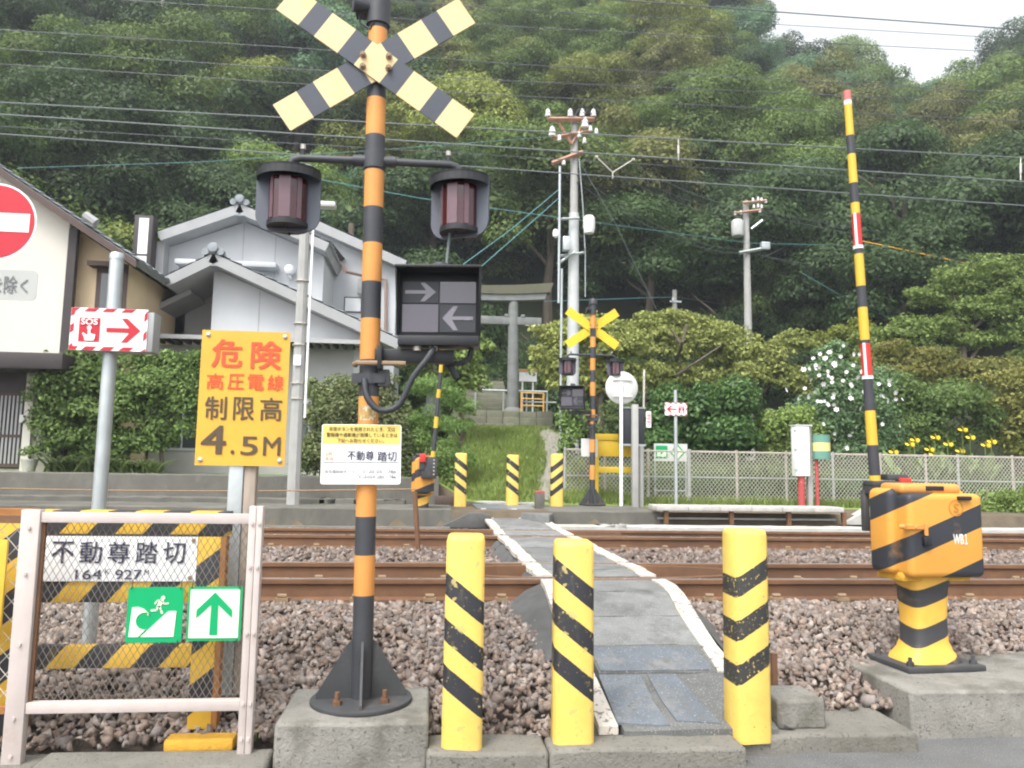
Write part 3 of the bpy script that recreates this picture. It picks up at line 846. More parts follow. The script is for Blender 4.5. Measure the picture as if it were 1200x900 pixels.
# ------------------------------------------------------------------ warning signals
def lamp(root, x, z, rz, yb=0.0, flip=True, pre=''):
    """two-faced flashing light hanging at (x, yb, z) = its top middle; rz turns it"""
    T = Matrix.Translation((x, yb, z)) @ Matrix.Rotation(rz, 4, 'Z')
    mb = MB(); w_, h_ = .176, .345
    pts = [(-w_, 0), (w_, 0)] + [(w_ * math.cos(t) if False else (w_ - .09 + .09 * math.cos(t)), -h_ + .09 - .09 * math.sin(t)) for t in np.linspace(0, math.pi / 2, 6)] + [(-w_ + .09 - .09 * math.sin(t), -h_ + .09 - .09 * math.cos(t)) for t in np.linspace(0, math.pi / 2, 6)]
    mb.prism(pts, -.008, .008)
    pl = mb.xf(T).build('backing_plate', m_lampgrey, root, local=True, smooth=False)
    def side(s):
        S = T @ Matrix.Rotation(0 if s < 0 else math.pi, 4, 'Z')
        a = MB()
        # faceted half-cylinder lens with vertical ribs
        prof, n = [], 10
        for i in range(n + 1):
            t = math.pi + math.pi * i / n
            prof.append((.105 * math.cos(t), -.01 + .105 * math.sin(t)))
        a.prism_z(prof, -.30, -.055)
        ln = a.xf(S).build('lens', m_lens, root, local=True, ang=8)
        for i0, i1 in ((2, 3), (4, 6), (7, 8)):      # pale pinkish strips laid over the lens facets
            st_ = MB(); q_ = []
            for i in (i0, i1):
                t = math.pi + math.pi * (i + .1 if i == i0 else i - .1) / n; q_.append((.108 * math.cos(t), -.012 + .109 * math.sin(t)))
            q_ += [(q_[1][0] * .96, q_[1][1] * .96), (q_[0][0] * .96, q_[0][1] * .96)]
            st_.prism_z(q_, -.292, -.062); st_.xf(S).build('lens_strip', m_strip, ln, local=True, smooth=False)
        v = MB()
        q = [(.175 * math.cos(math.pi + math.pi * i / 16), .155 * math.sin(math.pi + math.pi * i / 16) - .008) for i in range(17)]
        v.prism_z(q, -.012, .0)
        # drooping brim
        for i in range(16):
            p0, p1 = q[i], q[i + 1]
            v.add([(p0[0], p0[1], -.002), (p1[0], p1[1], -.002), (p1[0], p1[1], -.055), (p0[0], p0[1], -.055), (p0[0] * .97, p0[1] * .97, -.055), (p1[0] * .97, p1[1] * .97, -.055), (p1[0] * .97, p1[1] * .97, -.004), (p0[0] * .97, p0[1] * .97, -.004)], [(0, 1, 2, 3), (3, 2, 5, 4), (4, 5, 6, 7)])
        v.xf(S).build('visor', m_black, root, local=True)
        c = MB()
        q2 = [(.112 * math.cos(math.pi + math.pi * i / 10), .114 * math.sin(math.pi + math.pi * i / 10) - .008) for i in range(11)]
        c.prism_z(q2, -.325, -.298)
        c.cyl((0, -.06, -.345), (0, -.06, -.322), .008, n=6)
        c.xf(S).build('lamp_base', m_black, root, local=True)
        return
    side(-1)
    if flip: side(1)

def signal(name, label, loc, bands, top, cross_z, arm_z, arm_l, arm_r, rots, plate, box, near, grp):
    root = thing(name, label, 'crossing signal', loc, grp)
    r = .055
    mb = MB()
    for (za, zb, mi) in bands: mb.cyl((0, 0, za), (0, 0, zb), r, n=24, mi=mi, caps=False)
    mb.build('pole', [m_dark, m_orange], root, local=True)
    # foot: plate, fins, bolts
    mb = MB(); mb.cyl((0, 0, 0), (0, 0, .022), .265, n=36)
    mb.build('base_plate', m_bootblack, root, local=True, bevel=.004)
    for k in range(4):
        f = MB(); f.prism([(.05, .02), (.235, .02), (.235, .045), (.075, .30), (.05, .32)], -.006, .006)
        f.xf(Matrix.Rotation(k * math.pi / 2 + rad(4), 4, 'Z')).build('gusset', m_bootblack, root, local=True, smooth=False)
    for k in range(4):
        t = rad(45 + 90 * k + 4)
        f = MB(); x, y = .17 * math.cos(t), .17 * math.sin(t)
        f.cyl((x, y, .022), (x, y, .045), .024, n=6); f.cyl((x, y, .045), (x, y, .085), .013, n=8)
        f.build('anchor_bolt', m_rust, root, local=True)
    # bell on top
    mb = MB(); mb.cyl((0, 0, top - .12), (0, 0, top + .1), .068, n=24); mb.lathe([(.085, 0), (.085, .04), (.06, .1), (.0, .13)], (0, 0, top + .1), 20); mb.cyl((0, 0, top + .09), (0, 0, top + .105), .09, n=24)
    mb.cyl((-.04, -.02, top - .02), (-.14, -.05, top - .02), .03, .045, n=14); mb.box((-.13, -.03, top - .05), (-.06, .06, top + .015))
    mb.build('bell_housing', m_dark, root, local=True)
    mb = MB(); mb.tube([(-.11, -.02, top - .05), (-.1, -.02, top - .12), (-.04, -.04, top - .16), (-.02, -.055, top - .13)], .006)
    mb.build('bell_wire', m_rubber, root, local=True)
    # crossbuck
    seg = [.0, .143, .244, .396, .505, .586]
    for s in (1, -1):
        mb = MB(); half = .62; hw = .088
        y0 = -.085 if s > 0 else -.0725
        if near:
            marks = [-half, -half + .151, -half + .258, -half + .419, -half + .532, half - .532, half - .419, half - .258, half - .151, half]
            for k in range(9):
                mi = [0, 1, 0, 1, 0, 1, 0, 1, 0][k]
                mb.box((marks[k], y0, -hw), (marks[k + 1], y0 + .01, hw), mi)
        else:
            mb.box((-half, y0 + (.14 if s > 0 else .145), -hw), (half, y0 + .152, hw), 0)
        mb.xf(Matrix.Translation((0, 0, cross_z)) @ Matrix.Rotation(s * rad(34.5), 4, 'Y'))
        mb.build('crossbuck_board', [m_cream, m_crossblk] if near else [m_xyel, m_crossblk], root, local=True, smooth=False)
    for sx in (-1, 1):
        for sz in (-.035, .035):
            f = MB(); f.cyl((sx * .072, -.115, cross_z + sz), (sx * .072, -.05, cross_z + sz), .011, n=8); f.cyl((sx * .072, -.1, cross_z + sz), (sx * .072, -.088, cross_z + sz), .019, n=6)
            f.build('clamp_bolt', m_clip, root, local=True)
    # lamp arms
    for x1, rz in ((arm_l, rots[0]), (arm_r, rots[1])):
        s = 1 if x1 > 0 else -1
        a = MB(); a.cyl((s * .05, 0, arm_z), (s * .12, 0, arm_z), .032, n=14)
        a.tube([(s * .1, 0, arm_z), (x1 - s * .06, 0, arm_z), (x1 - s * .02, 0, arm_z - .012), (x1, 0, arm_z - .045), (x1, 0, arm_z - .1)], .022, 12)
        a.cyl((x1 - s * .07, 0, arm_z + .02), (x1 - s * .07, 0, arm_z + .055), .012, n=8)
        a.build('lamp_arm', m_dark, root, local=True)
        a = MB(); a.cyl((x1 - s * .07, 0, arm_z + .052), (x1 - s * .07, 0, arm_z + .078), .015, n=8)
        a.build('arm_cap', m_bolt, root, local=True)
        lamp(root, x1, arm_z - .085, rz)
    a = MB(); a.cyl((0, 0, arm_z - .05), (0, 0, arm_z + .05), .062, n=20)
    a.build('arm_collar', m_dark, root, local=True)
    # direction indicator box
    bxc, bzc, bw, bh, brz, bsgn = box
    T = Matrix.Translation((bxc, -.02, bzc)) @ Matrix.Rotation(brz, 4, 'Z')
    bd = .14
    b = MB(); b.box((-bw / 2, -bd / 2, -bh / 2), (bw / 2, bd / 2, bh / 2))
    b.box((-bw / 2 - .012, -bd / 2 - .13, bh / 2 - .004), (bw / 2 + .012, bd / 2, bh / 2 + .012))
    for sx in (-1, 1): b.prism_x([(-bd / 2 - .12, bh / 2 - .004), (-bd / 2, bh / 2 - .004), (-bd / 2, -bh / 2), (-bd / 2 - .02, -bh / 2)], sx * (bw / 2 + .004) - .005, sx * (bw / 2 + .004) + .005)
    b.box((-bw / 2, -bd / 2 - .03, -bh / 2 - .055), (bw / 2, bd / 2, -bh / 2 - .003))
    bo = b.xf(T).build('indicator_box', m_black, root, local=True, bevel=.004)
    def sub(mb, nm, mt): return mb.xf(T).build(nm, mt, bo, local=True, smooth=False)
    fy = -bd / 2
    cells = [(-bw / 2 + .02, -.004, .004, bh / 2 - .055), (.004, bw / 2 - .02, .004, bh / 2 - .055), (-bw / 2 + .02, -.004, -bh / 2 + .02, -.004), (.004, bw / 2 - .02, -bh / 2 + .02, -.004)]
    for k, (xa, xb, za, zb) in enumerate(cells):
        q = MB(); q.box((xa, fy - .006, za), (xb, fy + .002, zb))
        arrow = (k in (0, 3)) if near else (k == 3)
        sub(q, 'panel', m_panel if (k in (0, 3)) else m_glass)
        if k in (0, 3):
            cx, cz, hw_, hh_ = (xa + xb) / 2, (za + zb) / 2, (xb - xa) / 2 * .86, (zb - za) / 2 * .88
            g = 1 if k == 0 else -1
            t_ = .010
            pts = [(-hw_, t_), (hw_ * .35, t_), (-hw_ * .02, hh_), (hw_ * .28, hh_), (hw_, 0), (hw_ * .28, -hh_), (-hw_ * .02, -hh_), (hw_ * .35, -t_), (-hw_, -t_)]
            q = MB(); q.prism([(cx + g * a, cz + c) for a, c in pts], fy - .010, fy - .004)
            sub(q, 'arrow', m_arrowgrey if near else m_glass)
    for xx in (-.12, -.03):
        q = MB(); q.cyl((xx, -.05, -bh / 2 - .08), (xx, -.05, -bh / 2 - .045), .022, n=12); sub(q, 'cable_gland', m_bolt)
    q = MB(); q.lathe([(0, .06), (.04, .058), (.05, .045), (.05, 0)], (0, 0, bh / 2 + .01), 18); sub(q, 'top_cap', m_dark)
    if near:
        q = MB(); x1 = arm_r - .0; q.cyl((bxc + .03, -.02, bzc + bh / 2 + .05), (bxc + .05, -.02, arm_z - .38), .009, n=8)
        q.build('hanger_rod', m_wirelight, root, local=True)
    # bracket
    bz = bzc - bh / 2 - .105
    s = 1 if bxc > 0 else -1
    q = MB(); q.box((min(s * .03, s * (abs(bxc) + .08)), -.05, bz - .04), (max(s * .03, s * (abs(bxc) + .08)), .02, bz + .035)); q.box((s * .06 - .012, -.1, bz - .085), (s * .06 + .012, .03, bz + .05))
    q.build('bracket', m_black, root, local=True, bevel=.004)
    q = MB(); q.tube([(s * .2, -.075, bz - .05), (s * .02, -.082, bz - .05), (-s * .06, -.07, bz - .05), (-s * .082, -.02, bz - .05), (-s * .08, .03, bz - .05)], .014, 8)
    q.build('u_bolt', m_clip, root, local=True)
    q = MB(); q.cyl((0, 0, bz - .16), (0, 0, bz - .10), .066, n=22); q.box((-.09, -.06, bz - .155), (.09, -.045, bz - .105)); q.box((.05, -.05, bz - .17), (.11, .05, bz - .08))
    q.build('clamp_band', m_dark, root, local=True)
    q = MB(); n = 22
    pts = []
    ctl = [(s * -.02, -.07, bz - .14), (s * 0.0, -.1, bz - .24), (s * .07, -.11, bz - .31), (s * .17, -.11, bz - .28), (s * .24, -.11, bz - .13), (s * .32, -.1, bz - .02), (s * .36, -.07, bz + .06)]
    for i in range(len(ctl) - 1):
        for t in (0, .33, .66):
            P0, P1, P2, P3 = (Vector(ctl[max(0, min(len(ctl) - 1, i + d))]) for d in (-1, 0, 1, 2))
            pts.append(.5 * ((2 * P1) + (P2 - P0) * t + (2 * P0 - 5 * P1 + 4 * P2 - P3) * t * t + (3 * P1 - P0 - 3 * P2 + P3) * t ** 3))
    q.tube(pts, .018 if near else .014, 10)
    q.build('cable', m_rubber, root, local=True)
    if near:
        q = MB(); q.tube([(bxc - .05, .03, bz + .02), (bxc + .04, .03, bz - .03), (bxc + .12, .02, bz - .03), (bxc + .17, 0, bz + .0), (bxc + .18, 0, bz + .08)], .016, 10)
        q.tube([(bxc - .02, .03, bz + .02), (bxc + .06, .04, bz - .04), (bxc + .1, .05, bz - .11)], .02, 10)
        q.build('cable', m_rubber, root, local=True)
    return root

Yp = 4.27
p0 = at(424, 804, Yp)
zof = lambda y, x=432: at(x, y, Yp).z - .212
ys_b = [804, 697, 650, 605, 465, 422, 374, 331, 286, 244, 201, 160, 117, 100, 36, -12]
bands = [(zof(ys_b[i], 424 + (804 - ys_b[i]) * .022) if i else 0.0, zof(ys_b[i + 1], 424 + (804 - ys_b[i + 1]) * .022), i % 2) for i in range(len(ys_b) - 1)]
lx = lambda px, py: at(px, py, Yp).x - p0.x
sig = signal('warning_signal', 'tall railway crossing signal with cream and black crossbuck on the road side', (p0.x, Yp, .212), bands, zof(8, 441), at(440, 73, Yp - .08).z - .212, zof(189, 438), lx(346, 200), lx(546, 200), (0.0, rad(-24)),
             None, ((lx(470, 355) + lx(562, 355)) / 2 + .022, at(515, 357, Yp - .09).z - .212, (lx(560, 355) - lx(470, 355)) * 1.03, (zof(318, 515) - zof(391, 515)), rad(-5), 1), True, 'the two crossing signals')
# faded sticker on the pole
sig.rotation_euler = (0, rad(-.62), 0)
mb = MB(); mb.lathe([(.0562, zof(493)), (.0562, zof(476))], (0, 0, 0), 10, a0=rad(-150), a1=rad(-40)); mb.build('sticker', M('peeled_sticker', (.42, .28, .10), .6, .3, 30, .1, 60, chips=((.62, .52, .36), 24, .55)), sig, local=True)
# information plate
pl = Panel.px(379.5, 497.5, 473, 567.5, Yp - .075)
mb = MB(); pl.plate(mb, .004, r=.012); plate = mb.build('information_plate', m_whitesign, sig, smooth=False)
mb = MB(); pl.rect(mb, .012, .012, .988, .33, dy=.002); mb.build('yellow_band', m_signyel, plate, smooth=False)
mb = MB()
pl.text(mb, '非常ボタンを使用されたとき、又は', .09, .04, .92, .115, 0, .006)
pl.text(mb, '警報機や遮断機が故障しているときは', .06, .138, .95, .212, 0, .006)
pl.text(mb, '下記へお知らせください。', .195, .235, .785, .305, 0, .006)
pl.text(mb, '不動尊', .325, .44, .66, .60, 1, .018); pl.text(mb, '踏切', .705, .445, .945, .61, 1, .018)
pl.text(mb, 'ふ', .35, .36, .385, .41, 2); pl.text(mb, 'どう', .455, .36, .53, .41, 2); pl.text(mb, 'そん', .58, .36, .66, .41, 2)
pl.rect(mb, .01, .628, .99, .636, 2, dy=.0035)
pl.text(mb, 'フリーダイヤル', .42, .69, .69, .735, 2); pl.text(mb, '信号通信指令', .05, .755, .325, .815, 2, .008)
pl.text(mb, '☎', .385, .755, .43, .81, 2)
pl.text(mb, '0120-051-786', .52, .755, .945, .815, 2, .008); pl.text(mb, '又は054-285-1786', .455, .84, .945, .905, 2, .008)
pl.text(mb, 'JR', .05, .46, .15, .53, 3, .03); pl.text(mb, '東海', .05, .545, .15, .60, 3, .03)
mb.build('lettering', [m_textbrown, m_textnavy, m_textgrey, m_textorg], plate, smooth=False)
mb = MB(); mb.box((p0.x - .075, Yp - .074, pl.z0 + .05), (p0.x + .075, Yp - .05, pl.z0 + .075)); mb.box((p0.x - .075, Yp - .074, pl.z1 - .08), (p0.x + .075, Yp - .05, pl.z1 - .055))
mb.build('plate_bracket', m_dark, sig)

# far signal, seen from behind
Yf = 15.0
q0 = at(694, 590, Yf)
zf = lambda y, x=694: at(x, y, Yf).z - FZ
fb = [590, 562, 545, 530, 515, 497, 480, 464, 448, 434, 420, 407, 395, 385, 366]
bands = [(zf(fb[i]) if i else 0.0, zf(fb[i + 1]), i % 2) for i in range(len(fb) - 1)]
fx = lambda px, py: at(px, py, Yf).x - q0.x
sig2 = signal('warning_signal', 'far crossing signal with plain yellow crossbuck beside the wire fence', (q0.x, Yf, FZ), bands, zf(362), zf(384), zf(416), fx(665, 425), fx(721, 425), (rad(8), rad(10)), None,
              (fx(671, 466), zf(466), .48, .40, rad(-20), -1), False, 'the two crossing signals')
pl = Panel.px(681, 514, 700, 535, Yf + .08); mb = MB(); pl.plate(mb, .004)
mb.build('information_plate', m_greysign, sig2, smooth=False)

# ------------------------------------------------------------------ barrier machines
def barrier(name, label, loc, rz, box_px, near):
    root = thing(name, label, 'barrier machine', loc, 'the two barrier machines', rz)
    w_, d_, h_, zb = box_px
    # foot plate and stem
    mb = MB(); mb.box((-.27, -.2, 0), (.27, .2, .035))
    mb.build('foot_plate', m_bootblack, root, local=True, bevel=.006)
    for sx in (-1, 1):
        for sy in (-1, 1):
            f = MB(); f.cyl((sx * .22, sy * .15, .035), (sx * .22, sy * .15, .06), .022, n=6); f.cyl((sx * .22, sy * .15, .06), (sx * .22, sy * .15, .085), .012, n=8)
            f.build('anchor_bolt', m_bootblack, root, local=True)
    mb = MB(); secs = [(0.035, .20, .15), (.06, .19, .145), (.10, .15, .125), (.16, .125, .11), (zb * .55, .122, .108), (zb - .08, .135, .115), (zb, .16, .13)]
    vs, n = [], 20
    for z, a, b in secs:
        for i in range(n):
            t = 2 * math.pi * i / n; c, s = math.cos(t), math.sin(t)
            vs.append((a * math.copysign(abs(c) ** .55, c), b * math.copysign(abs(s) ** .55, s), z))
    fs = []
    for j in range(len(secs) - 1):
        for i in range(n): fs.append((j * n + i, j * n + (i + 1) % n, (j + 1) * n + (i + 1) % n, (j + 1) * n + i))
    mb.add(vs, fs); mb.build('stem', m_stemstripe, root, local=True)
    mb = MB(); mb.box((-w_ * .36, -d_ * .45, zb - .03), (w_ * .42, d_ * .5, zb + .03))
    mb.build('box_support', m_yelblock, root, local=True, bevel=.015)
    # box body and door shell
    mb = MB(); mb.box((-w_ / 2 + .035, -d_ / 2 + .05, zb + .01), (w_ / 2 - .02, d_ / 2, zb + h_ - .015))
    body = mb.build('box_body', m_boxstripe, root, local=True, bevel=.045, seg=5)
    mb = MB(); mb.box((-w_ / 2 + .09, -d_ / 2 - .06, zb - .0), (w_ / 2, d_ / 2 - .03, zb + h_ - .04))
    door = mb.build('box_door', m_boxstripe, root, local=True, bevel=.04, seg=5)
    mb = MB(); mb.box((-w_ / 2 + .09, -d_ / 2 + .0, zb + h_ - .05), (w_ / 2 - .1, d_ / 2 - .05, zb + h_ + .02))
    mb.build('box_lid', m_boxstripe if not near else m_orange, root, local=True, bevel=.03, seg=4)
    if near:
        mb = MB(); mb.box((-.05, -d_ / 2 - .005, zb + h_ - .025), (.08, -d_ / 2 + .03, zb + h_ + .005)); mb.build('lid_latch', m_black, root, local=True, bevel=.004)
        mb = MB(); mb.box((.12, -d_ / 2 - .085, zb + h_ - .08), (.21, -d_ / 2 - .055, zb + h_ - .055)); mb.build('door_hinge', m_black, root, local=True, bevel=.006)
        hz = zb + h_ * .56
        mb = MB(); mb.box((-w_ / 2 + .06, -d_ / 2 - .078, hz - .012), (-w_ / 2 + .18, -d_ / 2 - .055, hz + .012)); mb.cyl((-w_ / 2 + .05, -d_ / 2 - .02, hz), (-w_ / 2 + .13, -d_ / 2 - .075, hz), .014, n=8)
        mb.cyl((-w_ / 2 + .19, -d_ / 2 - .08, hz + .02), (-w_ / 2 + .19, -d_ / 2 - .08, hz - .05), .012, n=8)
        mb.build('latch', m_orange, root, local=True)
        mb = MB(); mb.cbox((-w_ / 2 + .195, -d_ / 2 - .075, hz - .085), (.05, .03, .055)); mb.build('padlock', m_black, root, local=True, bevel=.008)
        # lettering and embossed emblem
        pn = Panel(-w_ / 2 + .09, w_ / 2, zb, zb + h_ - .04, -d_ / 2 - .06)
        mb = MB(); pn.text(mb, 'WB', .565, .48, .70, .60, 0, .016, dy=.003); pn.text(mb, '１', .715, .48, .75, .60, 0, .03, dy=.003); mb.build('lettering', m_whitesign, door, local=True, smooth=False)
        mb = MB(); c = pn.p(.62, .17); n = 28
        for r0, r1 in ((.045, .051),):
            ring = [(c[0] + r1 * math.cos(2 * math.pi * i / n), c[1] + r1 * math.sin(2 * math.pi * i / n)) for i in range(n)]; inn = [(c[0] + r0 * math.cos(2 * math.pi * i / n), c[1] + r0 * math.sin(2 * math.pi * i / n)) for i in range(n)]
            for i in range(n):
                j = (i + 1) % n
                mb.add([(ring[i][0], pn.y - .004, ring[i][1]), (ring[j][0], pn.y - .004, ring[j][1]), (inn[j][0], pn.y - .004, inn[j][1]), (inn[i][0], pn.y - .004, inn[i][1])], [(0, 1, 2, 3)])
        pn.text(mb, 'S', .588, .115, .652, .225, 0, .02, dy=.004)
        mb.build('emblem', m_textorg_dark, door, local=True, smooth=False)
    return root
m_textorg_dark = M('embossed_orange', (.50, .21, .03), .5, .06, 9, 0, 40)
pc = at(1089, 790, 4.70)
w_box = (at(1153, 620, 4.55).x - at(1062, 620, 4.55).x) + .11
z_of = lambda px, py, Y: at(px, py, Y).z
zb_ = z_of(1095, 676, 4.62) - .25
bm1 = barrier('barrier_machine', 'orange and black striped barrier machine marked WB1', (pc.x, 4.74, .25), rad(5), (w_box, .27, z_of(1095, 570, 4.6) - z_of(1095, 676, 4.6), zb_), True)
# its raised arm: a boom in a clamp behind the box (moves on its own hinge, still part of the machine)
Ya = 5.02
A0, A1 = at(1029, 612, Ya), at(992.5, 107, Ya)
arm_y = [612, 560, 526, 487, 449, 410, 406, 368, 343, 305, 297, 257, 244, 220, 185, 162, 124, 119, 107]
arm_c = ['y', 'k', 'y', 'k', 'r', 'k', 'y', 'k', 'y', 'k', 'r', 'y', 'k', 'y', 'k', 'y', 'w', 'p']
def boom(root, A0, A1, ylist, clist, r0, r1, rz=0.0):
    mats = {'y': 0, 'k': 1, 'r': 2, 'w': 3, 'p': 4}
    mb = MB()
    def pt(y):
        t = (ylist[0] - y) / (ylist[0] - ylist[-1]); return A0.lerp(A1, t), r0 + (r1 - r0) * t
    for i, c in enumerate(clist):
        a, ra = pt(ylist[i]); b, rb = pt(ylist[i + 1])
        mb.cyl(a, b, ra, rb, n=18, mi=mats[c], caps=(i in (0, len(clist) - 1)))
    mb.build('arm', [m_armyel, m_dark, m_armred, m_whitesign, m_armpale], root)
    return pt
WL[bm1] = Vector(bm1.location)
bm1.rotation_euler = (0, 0, 0)
for ch in list(bm1.children):        # turn the machine a little on its foot, keep the arm square to the track
    R_ = Matrix.Rotation(rad(5), 4, 'Z')
    ch.data.transform(R_)
    for g in ch.children: g.data.transform(R_)
pt = boom(bm1, A0, A1, arm_y, arm_c, .0375, .026)
for ya, yb in ((449, 410), (297, 257)):      # white backed red reflector strips
    a, ra = pt(ya); b, rb = pt(yb)
    d = Vector((-.012, -ra - .004, 0))
    mb = MB(); mb.cyl(a + Vector((-ra * .72, -ra * .72, 0)), b + Vector((-rb * .72, -rb * .72, 0)), .009, n=6)
    mb.cyl(a - (b - a).normalized() * .012, a + (b - a).normalized() * .01, ra + .004, n=18); mb.build('reflector_edge', m_whitesign, bm1)
q = at(1030, 578, Ya)
mb = MB(); mb.box((q.x - .08, Ya - .07, q.z - .005), (q.x + .12, Ya + .07, q.z + .075)); mb.box((q.x - .085, Ya - .075, q.z + .05), (q.x + .13, Ya + .05, q.z + .085)); mb.box((q.x - .085, Ya + .04, q.z - .26), (q.x - .045, Ya + .09, q.z + .02)); mb.box((q.x - .05, Ya - .06, q.z - .27), (q.x + .1, Ya + .05, q.z - .16)); mb.box((q.x + .05, Ya - .03, q.z + .09), (q.x + .2, Ya + .06, q.z + .13))
mb.box((q.x + .06, Ya - .04, q.z - .28), (q.x + .3, Ya + .06, q.z - .1))
mb.build('arm_clamp', m_bootblack, bm1, bevel=.006)
mb = MB(); mb.box((q.x + .13, Ya - .05, q.z + .05), (q.x + .21, Ya + .02, q.z + .105)); mb.build('clamp_cover', m_armred, bm1, bevel=.006)

# far barrier machine
Yg = 13.35
g0 = at(493, 612, Yg)
bm2 = barrier('barrier_machine', 'far small striped barrier machine behind the tracks with a thin raised arm', (g0.x, Yg, .52), 0, (.42, .34, .66, .47), False)
o = block('concrete_foundation', 'low concrete footing under the far barrier machine', 'foundation', g0.x - .32, g0.x + .3, Yg - .35, Yg + .1, .3, .518, m_conc, jag=.003)
WL[bm2] = Vector(bm2.location)
ylist = [536, 524, 512, 500, 488, 472, 456, 444, 432, 420, 408]
boom(bm2, at(507, 540, Yg - .28), at(519, 406, Yg - .28), [540, 529, 502, 489, 467, 457, 437, 427, 412, 406], list('ykykykyky'), .040, .032)
q = at(500, 548, Yg - .3)
mb = MB(); mb.cbox((q.x + .04, Yg - .29, q.z), (.26, .12, .36)); mb.cbox((q.x - .08, Yg - .33, q.z + .06), (.09, .08, .2)); mb.build('arm_clamp', m_bootblack, bm2, bevel=.01)
mb = MB(); mb.cbox((q.x - .07, Yg - .35, q.z + .16), (.1, .1, .14)); mb.build('clamp_cover', m_armred, bm2, bevel=.01)
for k in range(5):
    f = MB(); f.cyl((q.x + .12, Yg - .36, q.z + .13 - k * .06), (q.x + .12, Yg - .345, q.z + .13 - k * .06), .014, n=6); f.build('clamp_bolt', m_bolt, bm2)

# ------------------------------------------------------------------ roadside signs on the left
def ring_plate(mb, cx, y, cz, r, n=48, t=.004, mi=0):
    mb.prism([(cx + r * math.cos(2 * math.pi * i / n), cz + r * math.sin(2 * math.pi * i / n)) for i in range(n)], y, y + t, mi)

# no-entry disc and its supplementary plate on a post outside the frame
Yn = 5.4
c = at(-6, 259.5, Yn); R_ = .30 * Yn / 5.4 * 1.0
R_ = at(43, 259.5, Yn).x - c.x
base_z = .2
ne = thing('no_entry_sign', 'round red no-entry sign with white bar and small plate at the left edge', 'traffic sign', (c.x - .03, Yn + .05, base_z))
mb = MB(); mb.cyl((c.x - .05, Yn + .05, base_z), (c.x - .05, Yn + .05, c.z + R_ + .05), .03, n=16); mb.build('post', m_whitesign, ne)
mb = MB(); ring_plate(mb, c.x, Yn, c.z, R_); disc = mb.build('sign_disc', m_whitesign, ne, smooth=False)
mb = MB(); ring_plate(mb, c.x, Yn - .003, c.z, R_ * .955, t=.003); mb.build('red_field', m_redsign, disc, smooth=False)
zb0 = at(20, 272, Yn).z; zb1 = at(20, 250.5, Yn).z
mb = MB(); mb.box((2 * c.x - at(35, 260, Yn).x, Yn - .006, zb0), (at(35, 260, Yn).x, Yn - .002, zb1)); mb.build('white_bar', m_whitesign, disc, smooth=False)
xr = at(43.5, 335, Yn).x
pl = Panel(2 * c.x - xr, xr, at(20, 352, Yn).z, at(20, 316.5, Yn).z, Yn)
mb = MB(); pl.plate(mb, .004, r=.035); sp = mb.build('supplementary_plate', M('pale_grey_plate', (.40, .41, .39), .5, .06, 4, 0, 40), ne, smooth=False)
uu = lambda px: (at(px, 335, Yn).x - pl.x0) / (pl.x1 - pl.x0)
mb = MB(); pl.text(mb, '自転車', .10, .20, uu(-13), .76, 0, .012); pl.text(mb, 'を', uu(-11), .26, uu(3), .74, 0, .012); pl.text(mb, '除', uu(5), .20, uu(20), .78, 0, .016); pl.text(mb, 'く', uu(24), .30, uu(33), .74, 0, .014)
mb.build('lettering', m_textgrey, sp, smooth=False)

